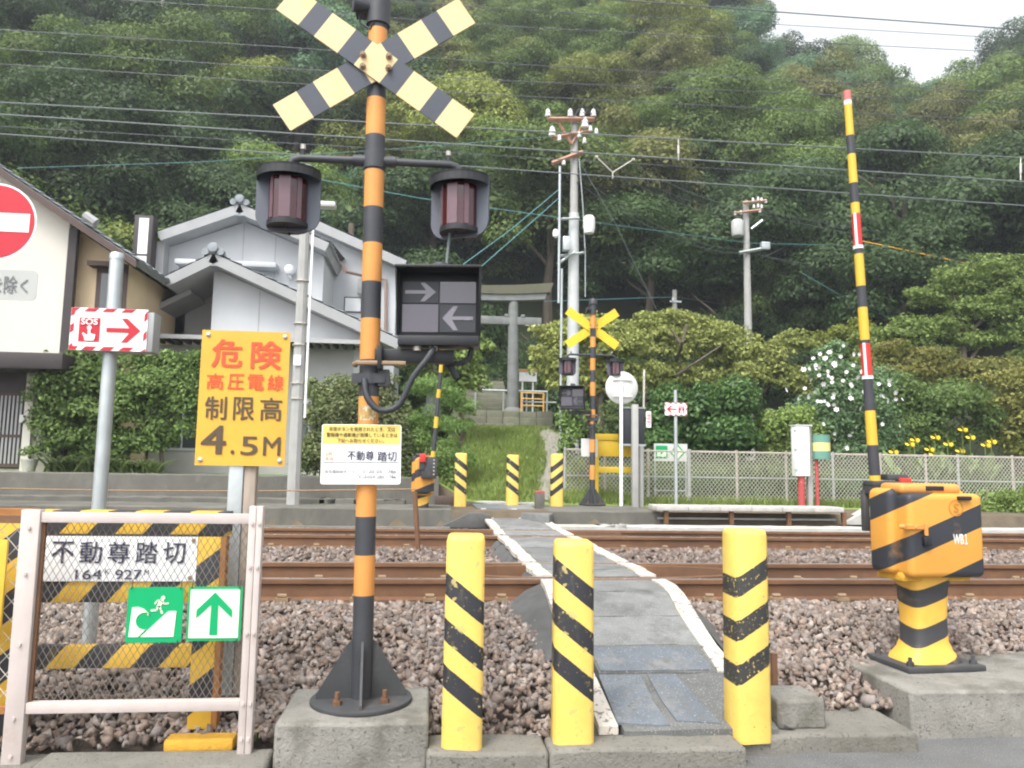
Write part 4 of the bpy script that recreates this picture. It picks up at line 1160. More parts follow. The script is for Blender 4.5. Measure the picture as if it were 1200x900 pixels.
# SOS sign on a galvanised pole
Ys = 5.0
pb_ = at(105, 775, Ys); pt_ = at(135, 299, Ys)
xpole = at(125, 470, Ys).x
so = thing('emergency_button_sign', 'red and white SOS arrow sign on a galvanised pole, the nearer of two', 'sign', (xpole, Ys, .18), 'the two SOS arrow signs')
zt = pt_.z
mb = MB(); mb.cyl((xpole, Ys, .18), (xpole, Ys, zt), .041, n=28); mb.build('pole', m_galv, so)
mb = MB(); mb.lathe([(.044, -.03), (.044, .004), (.038, .012), (0, .014)], (xpole, Ys, zt), 28); mb.build('pole_cap', m_galv, so)
def sos_plate(parent, pl, back_x, flip=False, front=True):
    f = (lambda p: [(1 - u, v) for u, v in p]) if flip else (lambda p: p)
    mb = MB(); pl.plate(mb, .004); plate = mb.build('sign_plate', m_whitesign, parent, smooth=False)
    mb = MB()
    def P_(pts): pl.poly(mb, f(pts), 0, .003)
    t = .085; sl = .055
    for u in (.22, .455, .70):
        P_([(u, .005), (u + .14, .005), (u + .14 - sl, t), (u - sl, t)])
        P_([(u - .0, .995 - t), (u + .14, .995 - t), (u + .14 - sl, .995), (u - sl, .995)])
    P_([(.005, .005), (.105, .005), (.05, t), (.045, .16), (.005, .20)])
    P_([(.005, .995), (.105 - .02, .995), (.12, .995 - t), (.05, .995 - t), (.04, .84), (.005, .90)])
    P_([(.005, .60), (.005, .42), (.048, .36), (.048, .54)])
    P_([(.995, .02), (.955, .12), (.955, .30), (.995, .22)]); P_([(.995, .50), (.955, .58), (.955, .76), (.995, .68)]); P_([(.995, .995), (.93, .995), (.995, .93)])
    P_([(.115, .235), (.385, .235), (.385, .80), (.115, .80)])
    P_([(.47, .455), (.77, .455), (.66, .235), (.735, .225), (.915, .51), (.745, .80), (.67, .80), (.77, .565), (.47, .565)])
    mb.build('red_marking', m_redsign, plate, smooth=False)
    mb = MB()
    u0, u1 = (.615, .885) if flip else (.115, .385)
    pl.text(mb, 'SOS', u0 + .03, .26, u1 - .03, .40, 0, .04, dy=.008)
    cu = (u0 + u1) / 2
    hand = [(cu - .012, .47), (cu + .02, .47), (cu + .02, .61), (cu + .085, .63), (cu + .08, .72), (cu + .065, .775), (cu - .045, .775), (cu - .06, .68), (cu - .085, .61), (cu - .07, .59), (cu - .03, .64), (cu - .012, .64)]
    q = [pl.p(*h) for h in hand]; mb.prism(q, pl.y - .008, pl.y - .006)
    cc = pl.p(cu + .004, .475); rr_ = (pl.z1 - pl.z0) * .05
    mb.prism([(cc[0] + rr_ * math.cos(2 * math.pi * i / 16), cc[1] + rr_ * math.sin(2 * math.pi * i / 16)) for i in range(16)], pl.y - .0085, pl.y - .0062)
    mb.build('lettering', m_whitesign, plate, smooth=False)
    return plate
pl = Panel.px(82, 361.5, 172.5, 411, Ys - .10)
sos_plate(so, pl, 0)
mb = MB(); mb.box((pl.x0 + .05, Ys - .094, pl.z0 + .0), (pl.x1 + .035, Ys + .03, pl.z1 - .015)); 
mb.build('sign_housing', m_plasticgrey, so, bevel=.004)

# yellow danger sign
Yd = 4.5
dx = at(284, 470, Yd).x
da = thing('danger_sign', 'large yellow danger sign with red and black characters, height limit 4.5M', 'sign', (at(281, 600, Yd).x, Yd + .06, .18))
pl = Panel.px(232.5, 388, 337, 546, Yd)
pl.z1 = at(285, 388, Yd).z; pl.z0 = at(285, 546, Yd).z
mb = MB(); pl.plate(mb, .004); dp = mb.build('sign_plate', m_yellowsign, da, smooth=False)
mb = MB()
pl.text(mb, '危', .13, .07, .46, .275, 0, .028); pl.text(mb, '険', .57, .075, .905, .28, 0, .028)
for s_, a_, b_ in (('高', .085, .27), ('圧', .32, .50), ('電', .545, .725), ('線', .77, .945)): pl.text(mb, s_, a_, .325, b_, .44, 0, .018)
for s_, a_, b_ in (('制', .085, .32), ('限', .40, .63), ('高', .70, .94)): pl.text(mb, s_, a_, .495, b_, .665, 1, .018)
pl.text(mb, '4', .065, .71, .33, .915, 1, .025); pl.text(mb, '.', .39, .885, .435, .915, 1, .01); pl.text(mb, '5', .505, .785, .69, .92, 1, .015); pl.text(mb, 'M', .755, .785, .945, .92, 1, .015)
mb.build('lettering', [m_textred, m_textbrown], dp, smooth=False)
for u, v in ((.07, .035), (.94, .035), (.06, .96), (.945, .96)):
    x, z = pl.p(u, v); mb = MB(); mb.lathe([(.014, -.001), (.014, .004), (.009, .009), (0, .011)], (0, 0, 0), 14); mb.xf(Matrix.Translation((x, Yd, z)) @ Matrix.Rotation(math.pi / 2, 4, 'X')); mb.build('sign_bolt', m_bolt, dp)
xa, xb, xc = at(266, 575, Yd).x, at(283.5, 575, Yd).x, at(298, 575, Yd).x
mb = MB(); mb.box((xa, Yd + .01, .18), (xb, Yd + .07, pl.z1 - .15)); mb.build('steel_post', m_galv, da, bevel=.008)
mb = MB(); mb.box((xb + .002, Yd + .02, .18), (xc, Yd + .09, pl.z1 - .2)); mb.build('timber_post', M('grey_timber', (.36, .30, .25), .85, .3, 5, .4, 40, stretch=(6, 6, .6)), da, bevel=.006)

# ------------------------------------------------------------------ striped steel guard and the wire fence in front
Yq = 4.22
gx0, gx1 = at(-70, 700, Yq).x, at(262, 700, Yq).x
gd = thing('striped_guard', 'yellow and black striped steel guard carrying the white crossing name board', 'guard', ((gx0 + gx1) / 2, Yq, .06))
def gz(y): return at(150, y, Yq).z
mb = MB(); mb.box((at(37, 650, Yq).x, Yq, gz(628)), (gx1 - .002, Yq + .12, gz(599))); mb.build('top_rail', m_guard, gd, bevel=.004)
mb = MB(); mb.box((at(40, 690, Yq).x, Yq + .002, gz(706)), (at(232, 690, Yq).x, Yq + .06, gz(681))); mb.build('middle_rail', m_guard, gd, bevel=.003)
mb = MB(); mb.box((at(38, 770, Yq).x, Yq + .002, gz(783)), (at(232, 770, Yq).x, Yq + .06, gz(757))); mb.build('bottom_rail', m_guard, gd, bevel=.003)
xv = at(228, 700, Yq).x
mb = MB(); mb.box((xv, Yq - .004, .10), (gx1 - .028, Yq + .055, gz(628) - .002)); mb.build('guard_post', m_guardv, gd, bevel=.003)
mb = MB(); mb.box((gx1 - .027, Yq - .008, .10), (gx1, Yq + .06, gz(628) - .002)); mb.build('post_flange', m_guardrust, gd)
mb = MB(); mb.box((at(34, 700, Yq).x, Yq, .10), (at(41, 700, Yq).x, Yq + .06, gz(628) - .002)); mb.build('post_flange', m_rust, gd)
xl = at(-4, 700, Yq).x
mb = MB(); mb.box((xl - .16, Yq - .002, .08), (at(33, 700, Yq).x, Yq + .05, gz(606))); mb.build('guard_post', m_guardv, gd, bevel=.003)
mb = MB(); mb.box((xl - .75, Yq + .01, gz(606)), (at(36, 608, Yq).x, Yq + .09, gz(598))); mb.build('guard_cap', m_guardrust, gd)
pl = Panel(at(46.5, 655, Yq - .006).x, at(230.5, 655, Yq - .006).x, gz(681), gz(628.5), Yq - .008)
mb = MB(); pl.plate(mb, .004); nb = mb.build('name_board', m_whitesign, gd, smooth=False)
mb = MB(); mb.box((pl.x0 - .005, pl.y + .005, pl.z1), (pl.x1 + .005, pl.y + .016, pl.z1 + .012)); mb.box((pl.x0 - .018, pl.y + .005, pl.z0), (pl.x0 - .001, pl.y + .016, pl.z1 - .001)); mb.build('board_edge', m_browndk, nb)
mb = MB()
for k, ch_ in enumerate('不動尊踏切'): pl.text(mb, ch_, .075 + .178 * k, .12, .075 + .178 * k + .138, .60, 0, .016)
pl.text(mb, '164', .235, .74, .40, .955, 0, .012); pl.text(mb, 'K', .42, .72, .45, .84); pl.text(mb, '927', .485, .74, .655, .955, 0, .012); pl.text(mb, 'M', .67, .74, .70, .86)
mb.build('lettering', m_textnavy, nb, smooth=False)
for u, v in ((.975, .08), (.965, .92)):
    x, z = pl.p(u, v); mb = MB(); mb.cyl((x, pl.y - .006, z), (x, pl.y + .001, z), .011, n=10); mb.build('board_bolt', m_clip, nb)
mb = MB(); mb.box((at(195, 846, 4.08).x, 4.05, .045), (at(276, 846, 4.08).x, 4.16, .105)); mb.build('foot_block', m_yelblock, gd, bevel=.012)

def mesh_strands(mb, x0, x1, z0, z1, y, dx, dz, r):
    """diagonal crossing wires filling a rectangle"""
    k = dz / dx
    H = z1 - z0; span = H / k
    n0 = int(math.floor(-span / dx)) ; n1 = int((x1 - x0) / dx) + 1
    for s in (1, -1):
        for i in range(n0, n1 + 1):
            xs0 = x0 + i * dx + (dx * .5 if s < 0 else 0)
            # param: x = xs0 + t, z = z0 + k t (s>0) or z1 - k t
            ta, tb = max(0, x0 - xs0), min(span, x1 - xs0)
            if tb - ta < .01: continue
            za, zb2 = (z0 + k * ta, z0 + k * tb) if s > 0 else (z1 - k * ta, z1 - k * tb)
            mb.cyl((xs0 + ta, y + s * r * .6, za), (xs0 + tb, y + s * r * .6, zb2), r, n=4, caps=False)
Yw = 3.99
wx0, wx1 = at(27, 740, Yw).x, at(293, 740, Yw).x
fp = thing('wire_fence_panel', 'pale pink steel frame filled with wire mesh in front of the striped guard', 'fence', ((wx0 + wx1) / 2, Yw, .04))
wz = lambda y, x=160: at(x, y, Yw).z
for xx, wd, lab in ((wx0, .088, 1), (wx1 - .012, .035, 2), (wx1 + .022, .03, 3)):
    zt_, zb3 = (wz(597, 25), .0) if lab == 1 else (wz(593, 292), .06)
    mb = MB(); mb.box((xx - wd / 2, Yw - .02, zb3), (xx + wd / 2, Yw + .03, zt_)); post = mb.build('fence_post', m_pinkframe, fp, bevel=.004)
    for f_ in (.06, .2, .48, .75, .93):
        z = zb3 + (zt_ - zb3) * f_
        b_ = MB(); b_.cyl((xx, Yw - .03, z), (xx, Yw - .019, z), .009, n=8); b_.build('rivet', m_pinkframe, post)
mb = MB(); mb.box((wx0 + .045, Yw - .012, wz(613)), (wx1 - .03, Yw + .028, wz(601))); mb.build('top_bar', m_pinkframe, fp, bevel=.003)
mb = MB(); mb.box((wx0 + .045, Yw - .014, wz(834)), (wx1 - .03, Yw + .028, wz(821))); mb.build('bottom_bar', m_pinkframe, fp, bevel=.003)
mb = MB(); mb.box((wx0 + .045, Yw + .004, wz(821)), (wx0 + .06, Yw + .026, wz(613))); mb.build('side_bar', m_rust, fp)
mb = MB(); mesh_strands(mb, wx0 + .05, wx1 - .03, wz(821), wz(613), Yw + .03, .0335, .058, .0016); mb.build('wire_mesh', m_wire, fp, smooth=False)
# second bay running out of the frame
fq = thing('wire_fence_panel', 'coarse chain link fence bay with a yellow edge board at the left border', 'fence', (wx0 - .5, Yw + .04, .04))
mb = MB(); mesh_strands(mb, wx0 - 1.2, wx0 - .05, wz(835, 10), wz(612, 10), Yw + .03, .075, .085, .002); mb.build('wire_mesh', m_wire_w, fq, smooth=False)
mb = MB(); mb.box((wx0 - 1.2, Yw - .01, wz(613, 10)), (wx0 - .05, Yw + .03, wz(604, 10))); mb.build('top_bar', m_rust, fq)
mb = MB(); mb.box((wx0 - 1.2, Yw - .01, wz(836, 10)), (wx0 - .05, Yw + .03, wz(828, 10))); mb.build('bottom_bar', m_guardrust, fq)
xe = at(8, 690, Yw).x
mb = MB(); mb.box((xe - .30, Yw - .03, wz(752, 4)), (xe, Yw - .012, wz(632, 4))); mb.build('edge_board', m_armyel, fq, bevel=.003)

# evacuation signs tied to the mesh
def tied(root, pl):
    for u, v in ((.06, 0), (.94, 0), (.94, 1)):
        x, z = pl.p(u, v); s = 1 if v == 0 else -1
        mb = MB(); mb.tube([(x, pl.y - .006, z - s * .012), (x + .003, pl.y - .004, z + s * .01), (x + .002, pl.y + .006, z + s * .03)], .002, 5); mb.build('cable_tie', m_black, root)
pl = Panel.px(148.5, 688, 214, 753, Yw - .02)
ev = thing('evacuation_sign', 'square green sign with wave, slope and running figure on the wire fence', 'sign', ((pl.x0 + pl.x1) / 2, pl.y, pl.z0), 'evacuation signs on the wire fence')
mb = MB(); pl.plate(mb, .003, r=.01); e1 = mb.build('sign_plate', m_green, ev, smooth=False)
mb = MB()
U = lambda x, y: ((x - 105) / 485, (y - 97) / 480)
arc = [(210 + 78 * math.cos(t) + 55, 390 + 75 * math.sin(t)) for t in np.linspace(math.radians(-62), math.radians(-285), 16)]
wave = [(150, 272), (205, 270), (250, 285), (282, 312), (300, 348), (280, 334)] + [(p[0], p[1]) for p in arc] + [(282, 458), (215, 528), (133, 528)]
pl.poly(mb, [U(*q) for q in wave], 0)
pl.poly(mb, [U(*q) for q in [(465, 306), (535, 306), (522, 528), (235, 528)]], 0)
def limb(pts, w):
    for (a, b) in zip(pts[:-1], pts[1:]):
        d = np.array(b, float) - np.array(a, float); L = np.hypot(*d); n = np.array([-d[1], d[0]]) / L * w / 2; e = d / L * w * .25
        a2, b2 = np.array(a) - e, np.array(b) + e
        pl.poly(mb, [U(*(a2 + n)), U(*(b2 + n)), U(*(b2 - n)), U(*(a2 - n))], 0)
pl.poly(mb, [U(412 + 17 * math.cos(t), 190 + 17 * math.sin(t)) for t in np.linspace(0, 6.0, 14)], 0)
limb([(402, 215), (378, 262)], 34); limb([(395, 212), (360, 216), (345, 242)], 13); limb([(404, 222), (425, 242), (460, 238)], 13); limb([(372, 262), (362, 296), (316, 299)], 16); limb([(385, 262), (400, 295), (412, 325)], 16)
mb.build('pictogram', m_glow, e1, smooth=False)
tied(ev, pl)
pl = Panel.px(219.5, 687.5, 283, 751, Yw - .02)
ev = thing('evacuation_sign', 'square pale sign with green upward arrow on the wire fence', 'sign', ((pl.x0 + pl.x1) / 2, pl.y, pl.z0), 'evacuation signs on the wire fence')
mb = MB(); pl.plate(mb, .003, r=.006); e2 = mb.build('sign_plate', m_green, ev, smooth=False)
mb = MB(); pl.rect(mb, .045, .05, .955, .945); mb.build('pale_field', m_glow, e2, smooth=False)
mb = MB(); pl.poly(mb, [(.5, .10), (.83, .43), (.83, .58), (.565, .33), (.575, .89), (.425, .89), (.435, .33), (.17, .58), (.17, .43)], 0, .006); mb.build('arrow', m_green, e2, smooth=False)
tied(ev, pl)

# rusty stakes and the rope between them
q = at(489, 640, 10.0)
o = MB().cyl((q.x + .02, 10.0, BZ - .05), (at(486, 577, 10.0).x, 10.0, at(486, 576, 10).z), .032, n=10).build('stake', m_rust, origin=(q.x, 10.0, BZ)); props(o, 'rusty pipe stake leaning between the tracks with a rope tied on', 'stake', 'rusty stakes by the tracks')
q = at(909, 815, 4.55)
o = MB().box((q.x - .016, 4.55, .1), (q.x + .016, 4.58, at(909, 766, 4.55).z)).build('stake', m_rust, origin=(q.x, 4.55, .1)); props(o, 'short rusty flat stake behind the worn chevron bollard', 'stake', 'rusty stakes by the tracks')
a_, b_ = at(488, 573, 10.0), at(-60, 571, 10.0)
pts = [a_.lerp(b_, t) - Vector((0, 0, .035 * math.sin(math.pi * t))) for t in np.linspace(0, 1, 14)]
o = MB().tube(pts, .009, 5).build('rope', m_rope, origin=a_); props(o, 'thin brown rope strung along the track in front of the retaining wall', 'rope')

# ------------------------------------------------------------------ far side: kerbs, retaining wall, trough
xk = at(545, 605, 13.0).x
block('kerb', '', '', -16, .33, 12.95, 14.5, .2, FZ, m_conc_d, jag=.006, kind='structure')
block('kerb', '', '', 2.0, at(775, 605, 13.0).x, 12.95, 15.4, .2, FZ - .01, m_conc_d, jag=.006, kind='structure')
block('kerb', '', '', at(775, 605, 13.0).x + .005, 40, 13.3, 15.4, .2, FZ - .05, m_conc_d, jag=.006, kind='structure')
block('concrete_strip', '', '', at(612, 619, 12.4).x + .2, 30, 12.25, 12.55, .2, at(800, 616, 12.4).z, m_conc_l, jag=.004, kind='structure')
block('concrete_strip', '', '', -14, .3, 12.3, 12.5, .2, .50, m_conc_d, jag=.004, kind='structure')
wt = at(250, 556, 14.7).z
o = block('retaining_wall', 'long weathered grey retaining wall below the two houses', 'wall', -22, .12, 14.6, 14.95, .5, wt, m_conc_d, bevel=.02, jag=.008)
o = block('rubble_footing', '', '', -14, -.5, 14.3, 14.62, .5, FZ + .09, m_conc_d, jag=.012, kind='structure')
# cable trough slab on rusty legs
tx0, tx1 = at(767, 598, 12.75).x, at(985, 600, 12.75).x
tr = thing('cable_trough', 'long pale concrete cable trough on rusty legs beside the far track', 'cable trough', ((tx0 + tx1) / 2, 12.75, .45))
tzt = at(870, 592.5, 12.9).z
n_ = 6
for k in range(n_):
    a = tx0 + (tx1 - tx0) * k / n_; b_ = tx0 + (tx1 - tx0) * (k + 1) / n_
    mb = MB(); mb.box((a + .003, 12.62, tzt - .085), (b_ - .003, 13.15, tzt)); mb.build('slab', m_conc_l, tr, bevel=.012)
for px in (779, 855, 922, 986):
    x = at(px, 600, 12.8).x; mb = MB(); mb.box((x - .035, 12.7, .38), (x + .035, 12.76, tzt - .087)); mb.build('leg', m_rust, tr)
mb = MB(); mb.box((tx0 + .1, 12.9, .62), (tx1, 12.93, .65)); mb.build('rail', m_conc_l, tr)
mb = MB(); q = at(1008, 605, 12.9); mb.prism([(q.x - .35, .56), (q.x + .25, .56), (q.x + .25, .86), (q.x + .2, .86)], 12.85, 13.1)
o = mb.build('concrete_wedge', m_conc_l, origin=(q.x, 13, .56)); props(o, 'white sloping concrete wedge beyond the tracks left of the boom clamp', 'concrete wedge')
# stub post with red head, timber baulk
q = at(633, 597, 14.0)
st = thing('stub_post', 'short grey marker stub with a red top between the far bollards', 'post', (q.x, 14.1, FZ - .05))
mb = MB(); mb.box((q.x - .085, 14.0, FZ - .05), (q.x + .085, 14.17, at(633, 578, 14).z)); mb.build('shaft', m_conc_d, st, bevel=.01)
mb = MB(); mb.box((q.x - .083, 14.003, at(633, 578, 14).z + .001), (q.x + .083, 14.167, at(633, 575.5, 14).z)); mb.build('red_head', m_redpost, st, bevel=.008)
q = at(522, 588, 14.6)
o = MB().box((q.x - .2, 14.5, FZ), (q.x + .17, 14.7, at(522, 581, 14.6).z)).build('timber_baulk', m_brown, origin=(q.x, 14.6, FZ), bevel=.01); props(o, 'dark timber baulk lying left of the far left bollard', 'timber')
q = at(612, 590, 15.0)
o = block('stone_slab', 'flat pale stone slab edging the grass behind the far bollards', 'stone', .75, 2.1, 14.95, 15.15, .6, .79, m_conc_l, jag=.012)

# mirror, cabinet, board, small signs
Ym = 14.9
q = at(729.5, 454, Ym); rm = at(748.5, 454, Ym).x - q.x; xq = at(728, 520, Ym).x
mr = thing('traffic_mirror', 'round road mirror seen from behind on a thin white post', 'mirror', (xq, Ym, FZ - .02))
mb = MB(); mb.cyl((xq, Ym, FZ - .02), (xq, Ym, q.z + .1), .034, n=14); mb.build('post', m_whitesign, mr)
mb = MB(); mb.lathe([(0, .05), (rm * .5, .045), (rm * .93, .02), (rm, .0), (rm, -.02), (rm * .9, -.01), (0, -.01)], (0, 0, 0), 32); mb.xf(Matrix.Translation((q.x, Ym + .06, q.z)) @ Matrix.Rotation(math.pi / 2, 4, 'X')); mb.build('mirror_back', m_greysign, mr)
mb = MB(); mb.box((q.x - .2, Ym - .012, q.z + .14), (q.x + .2, Ym + .01, q.z + .17)); mb.box((q.x - .2, Ym - .012, q.z - .19), (q.x + .2, Ym + .01, q.z - .16)); mb.build('bracket', m_greysign, mr)
Yc = 14.9
cb = thing('signal_cabinet', 'black equipment cabinet on a grey concrete post', 'cabinet', (at(745, 597, Yc).x, Yc, FZ - .05))
mb = MB(); a = at(729, 520, Yc + .1); b_ = at(755.5, 479, Yc + .1); mb.box((a.x, Yc + .1, a.z), (b_.x, Yc + .4, b_.z)); bd_ = mb.build('cabinet_body', m_cabinet, cb, bevel=.012)
mb = MB(); mb.box((a.x - .02, Yc + .08, b_.z), (b_.x + .02, Yc + .42, b_.z + .03)); mb.build('cabinet_roof', m_plasticgrey, cb)
mb = MB(); mb.box((a.x - .02, Yc + .09, a.z - .04), (b_.x + .02, Yc + .3, a.z - .002)); mb.build('support_frame', m_galv, cb)
x = at(744, 540, Yc).x; mb = MB(); mb.box((x - .06, Yc - .06, FZ - .05), (x + .06, Yc + .06, b_.z + .07)); mb.build('post', m_polegrey, cb, bevel=.01)
x = at(753, 540, Yc).x; mb = MB(); mb.cyl((x, Yc + .12, FZ - .05), (x, Yc + .12, a.z - .04), .055, n=14); mb.build('post', m_polegrey, cb)
pl = Panel.px(757.3, 482, 763, 501, Yc + .05); mb = MB(); pl.plate(mb, .01); sn = mb.build('warning_strip', m_whitesign, cb)
mb = MB(); pl.text(mb, '非常', .2, .1, .85, .9, 0, .02); mb.build('lettering', m_redsign, sn, smooth=False)
q = at(753, 440, 15.4)
o = MB().cyl((at(752, 477, 15.4).x, 15.4, FZ), (at(755, 433, 15.4).x, 15.4, at(755, 433, 15.4).z), .022, n=8).build('thin_stake', m_wire_w, origin=(q.x, 15.4, FZ)); props(o, 'thin leaning pale stick rising behind the black cabinet', 'stick')
Yy = 15.45
bo = thing('yellow_board_frame', 'bright yellow board and rail on yellow legs behind the far signal', 'board', (at(718, 580, Yy).x, Yy, FZ - .05))
for l, t, r_, b2, nm in ((697, 508.5, 741, 516, 'top_rail'), (701.5, 516.3, 741, 535, 'board'), (701.5, 547, 741, 554, 'lower_rail')):
    pl = Panel.px(l, t, r_, b2, Yy - (.0 if nm == 'board' else .02)); mb = MB(); pl.plate(mb, .03); mb.build(nm, m_boardyel, bo, bevel=.004)
for l, r_ in ((697, 701.3), (741.2, 745)):
    a, b2 = at(l, 560, Yy), at(r_, 560, Yy); mb = MB(); mb.box((a.x, Yy - .015, FZ - .05), (b2.x, Yy + .03, at(700, 516.2, Yy).z)); mb.build('leg', m_boardyel, bo)
# far SOS sign
Yr = 15.2
xp = at(792, 530, Yr).x
so2 = thing('emergency_button_sign', 'small SOS arrow sign on a slim pole beyond the tracks', 'sign', (xp, Yr, FZ - .05), 'the two SOS arrow signs')
mb = MB(); mb.cyl((xp, Yr, FZ - .05), (xp, Yr, at(792, 457, Yr).z), .036, n=16); mb.build('pole', m_galv, so2)
sos_plate(so2, Panel.px(779, 472, 805, 487, Yr - .05), 0, flip=True)
# evacuation board behind the fence
Ye = 16.6
pl = Panel.px(766.5, 520, 805.5, 540.5, Ye)
eb = thing('evacuation_board', 'grey board with small green evacuation pictures behind the far wire fence', 'sign', ((pl.x0 + pl.x1) / 2, Ye, FZ))
mb = MB(); pl.plate(mb, .012); eb1 = mb.build('board', m_greysign, eb)
mb = MB(); pl.rect(mb, .05, .12, .40, .85); mb.build('green_square', m_green, eb1, smooth=False)
mb = MB(); pl.poly(mb, [(.70, .02), (.93, .5), (.70, .98), (.47, .5)]); mb.build('green_diamond', m_green, eb1, smooth=False)
mb = MB(); pl.poly(mb, [(.70, .14), (.87, .5), (.70, .86), (.53, .5)], 0, .006); pl.poly(mb, [(.11, .75), (.36, .4), (.36, .75)], 0, .006); pl.poly(mb, [(.09, .45), (.2, .5), (.16, .75), (.09, .75)], 0, .006)
mb.build('white_mark', m_glow, eb1, smooth=False)
for u in (.04, .96):
    x = pl.x0 + u * (pl.x1 - pl.x0); mb = MB(); mb.cyl((x, Ye + .03, FZ), (x, Ye + .03, pl.z1), .018, n=8); mb.build('leg', m_galv, eb)
mb = MB(); mb.cyl((pl.x0, Ye + .03, FZ + .25), (pl.x1, Ye + .03, FZ + .25), .015, n=8); mb.cyl((pl.x0, Ye + .03, FZ + .55), (pl.x1, Ye + .03, FZ + .55), .015, n=8); mb.build('cross_bar', m_galv, eb)
# white box and green container on red posts
Yb = 15.0
wb = thing('relay_box', 'tall narrow white box on a faded red post by the far fence', 'box', (at(943, 588, Yb).x, Yb, FZ - .03))
pl = Panel.px(932.5, 499, 949, 558, Yb); mb = MB(); mb.box((pl.x0, Yb, pl.z0), (pl.x1, Yb + .2, pl.z1)); wbb = mb.build('box_body', m_whitesign, wb, bevel=.008)
mb = MB(); mb.box((pl.x0 - .015, Yb - .02, pl.z1), (pl.x1 + .06, Yb + .22, pl.z1 + .025)); mb.build('box_roof', m_greysign, wb)
for z in (pl.z0 + .1, (pl.z0 + pl.z1) / 2, pl.z1 - .12): mb = MB(); mb.box((pl.x0 - .02, Yb - .01, z), (pl.x0 + .03, Yb + .02, z + .05)); mb.build('hinge', m_galv, wbb)
x = at(942, 575, Yb).x; mb = MB(); mb.cyl((x, Yb + .1, FZ - .03), (x, Yb + .1, pl.z0), .07, n=16); mb.build('post', m_redpost, wb)
x = at(951.5, 540, Yb).x; mb = MB(); mb.box((x - .045, Yb + .08, FZ - .03), (x + .045, Yb + .17, pl.z1 + .02)); mb.build('post', m_polegrey, wb)
gc = thing('green_container', 'green drum with a pale yellow band on a thin red post', 'container', (at(958, 588, Yb).x, Yb, FZ - .03))
a, b_ = at(953.5, 538, Yb), at(971.5, 510, Yb); rx = (b_.x - a.x) / 2; cx = (a.x + b_.x) / 2
h_ = (b_.z - a.z)
mb = MB(); mb.cyl((cx, Yb, a.z), (cx, Yb, a.z + h_ * .33), rx, n=22, mi=0); mb.cyl((cx, Yb, a.z + h_ * .33), (cx, Yb, a.z + h_ * .68), rx, n=22, mi=1, caps=False); mb.cyl((cx, Yb, a.z + h_ * .68), (cx, Yb, a.z + h_), rx, n=22, mi=0)
mb.build('drum', [m_cyl_green, m_cyl_yel], gc)
x = at(958, 560, Yb).x; mb = MB(); mb.cyl((x, Yb + .02, FZ - .03), (x, Yb + .02, a.z), .035, n=12); mb.build('post', m_redpost, gc)

# far chain-link fence
Yz = 16.0
fz1 = at(800, 529, Yz).z; fz0 = FZ + .02
ff = thing('chain_link_fence', 'long low chain link fence along the garden beyond the tracks', 'fence', (8, Yz, FZ))
x0_, x1_ = at(661, 560, Yz).x, 17.5
mb = MB(); mesh_strands(mb, x0_, x1_, fz0 + .04, fz1, Yz, .085, .10, .0045); mb.build('wire_mesh', m_wire_w, ff, smooth=False)
for z, m_ in ((fz1, m_fencesteel), ((fz0 + fz1) / 2, m_galv), (fz0 + .05, m_fencesteel)):
    mb = MB(); mb.cyl((x0_, Yz + .02, z), (x1_, Yz + .02, z), .022 if z == fz1 else .014, n=8); mb.build('rail', m_, ff)
for k, px in enumerate((662, 709, 760, 808, 864, 922, 977, 1033, 1086, 1124, 1188, 1240)):
    x = at(px, 560, Yz).x; mb = MB(); mb.cyl((x, Yz + .02, FZ - .1), (x, Yz + .02, fz1 + .05), .028 if px != 808 else .045, n=10); mb.build('fence_post', m_fencesteel if k % 3 else m_polegrey, ff)
# slim concrete pole with white conduit behind the danger sign
Yl = 13.9
a, b_ = at(343, 598, Yl), at(356, 262, Yl)
lp = thing('concrete_pole', 'slim square concrete pole with white conduit standing before the white house', 'pole', (a.x, Yl, FZ - .02))
mb = MB(); mb.cyl((a.x, Yl, FZ - .02), (at(350, 420, Yl).x, Yl, b_.z + 1.1), .115, .085, n=8); mb.build('shaft', m_polegrey, lp, smooth=False)
mb = MB(); mb.cyl((at(358, 490, Yl).x, Yl - .08, at(357, 490, Yl).z), (at(358, 490, Yl).x, Yl - .08, b_.z), .022, n=10); mb.build('conduit', m_whitesign, lp)
for py in (330, 380, 405, 450, 468): z = at(350, py, Yl).z; mb = MB(); mb.cyl((at(350, 420, Yl).x, Yl, z), (at(350, 420, Yl).x, Yl, z + .02), .125, n=14); mb.build('strap', m_bolt, lp)
pl = Panel.px(344, 416, 352.5, 428, Yl - .13); mb = MB(); pl.plate(mb, .004); tg = mb.build('number_tag', m_whitesign, lp)
q = at(381, 240, Yl)
mb = MB(); mb.box((q.x - .22, Yl - .1, q.z - .06), (q.x + .2, Yl + .12, q.z + .05)); mb.build('lamp_head', m_greysign, lp, bevel=.04)
mb = MB(); mb.tube([(at(352, 300, Yl).x, Yl, q.z - .5), (q.x - .3, Yl, q.z - .1), (q.x, Yl, q.z)], .03, 8); mb.build('lamp_arm', m_galv, lp)

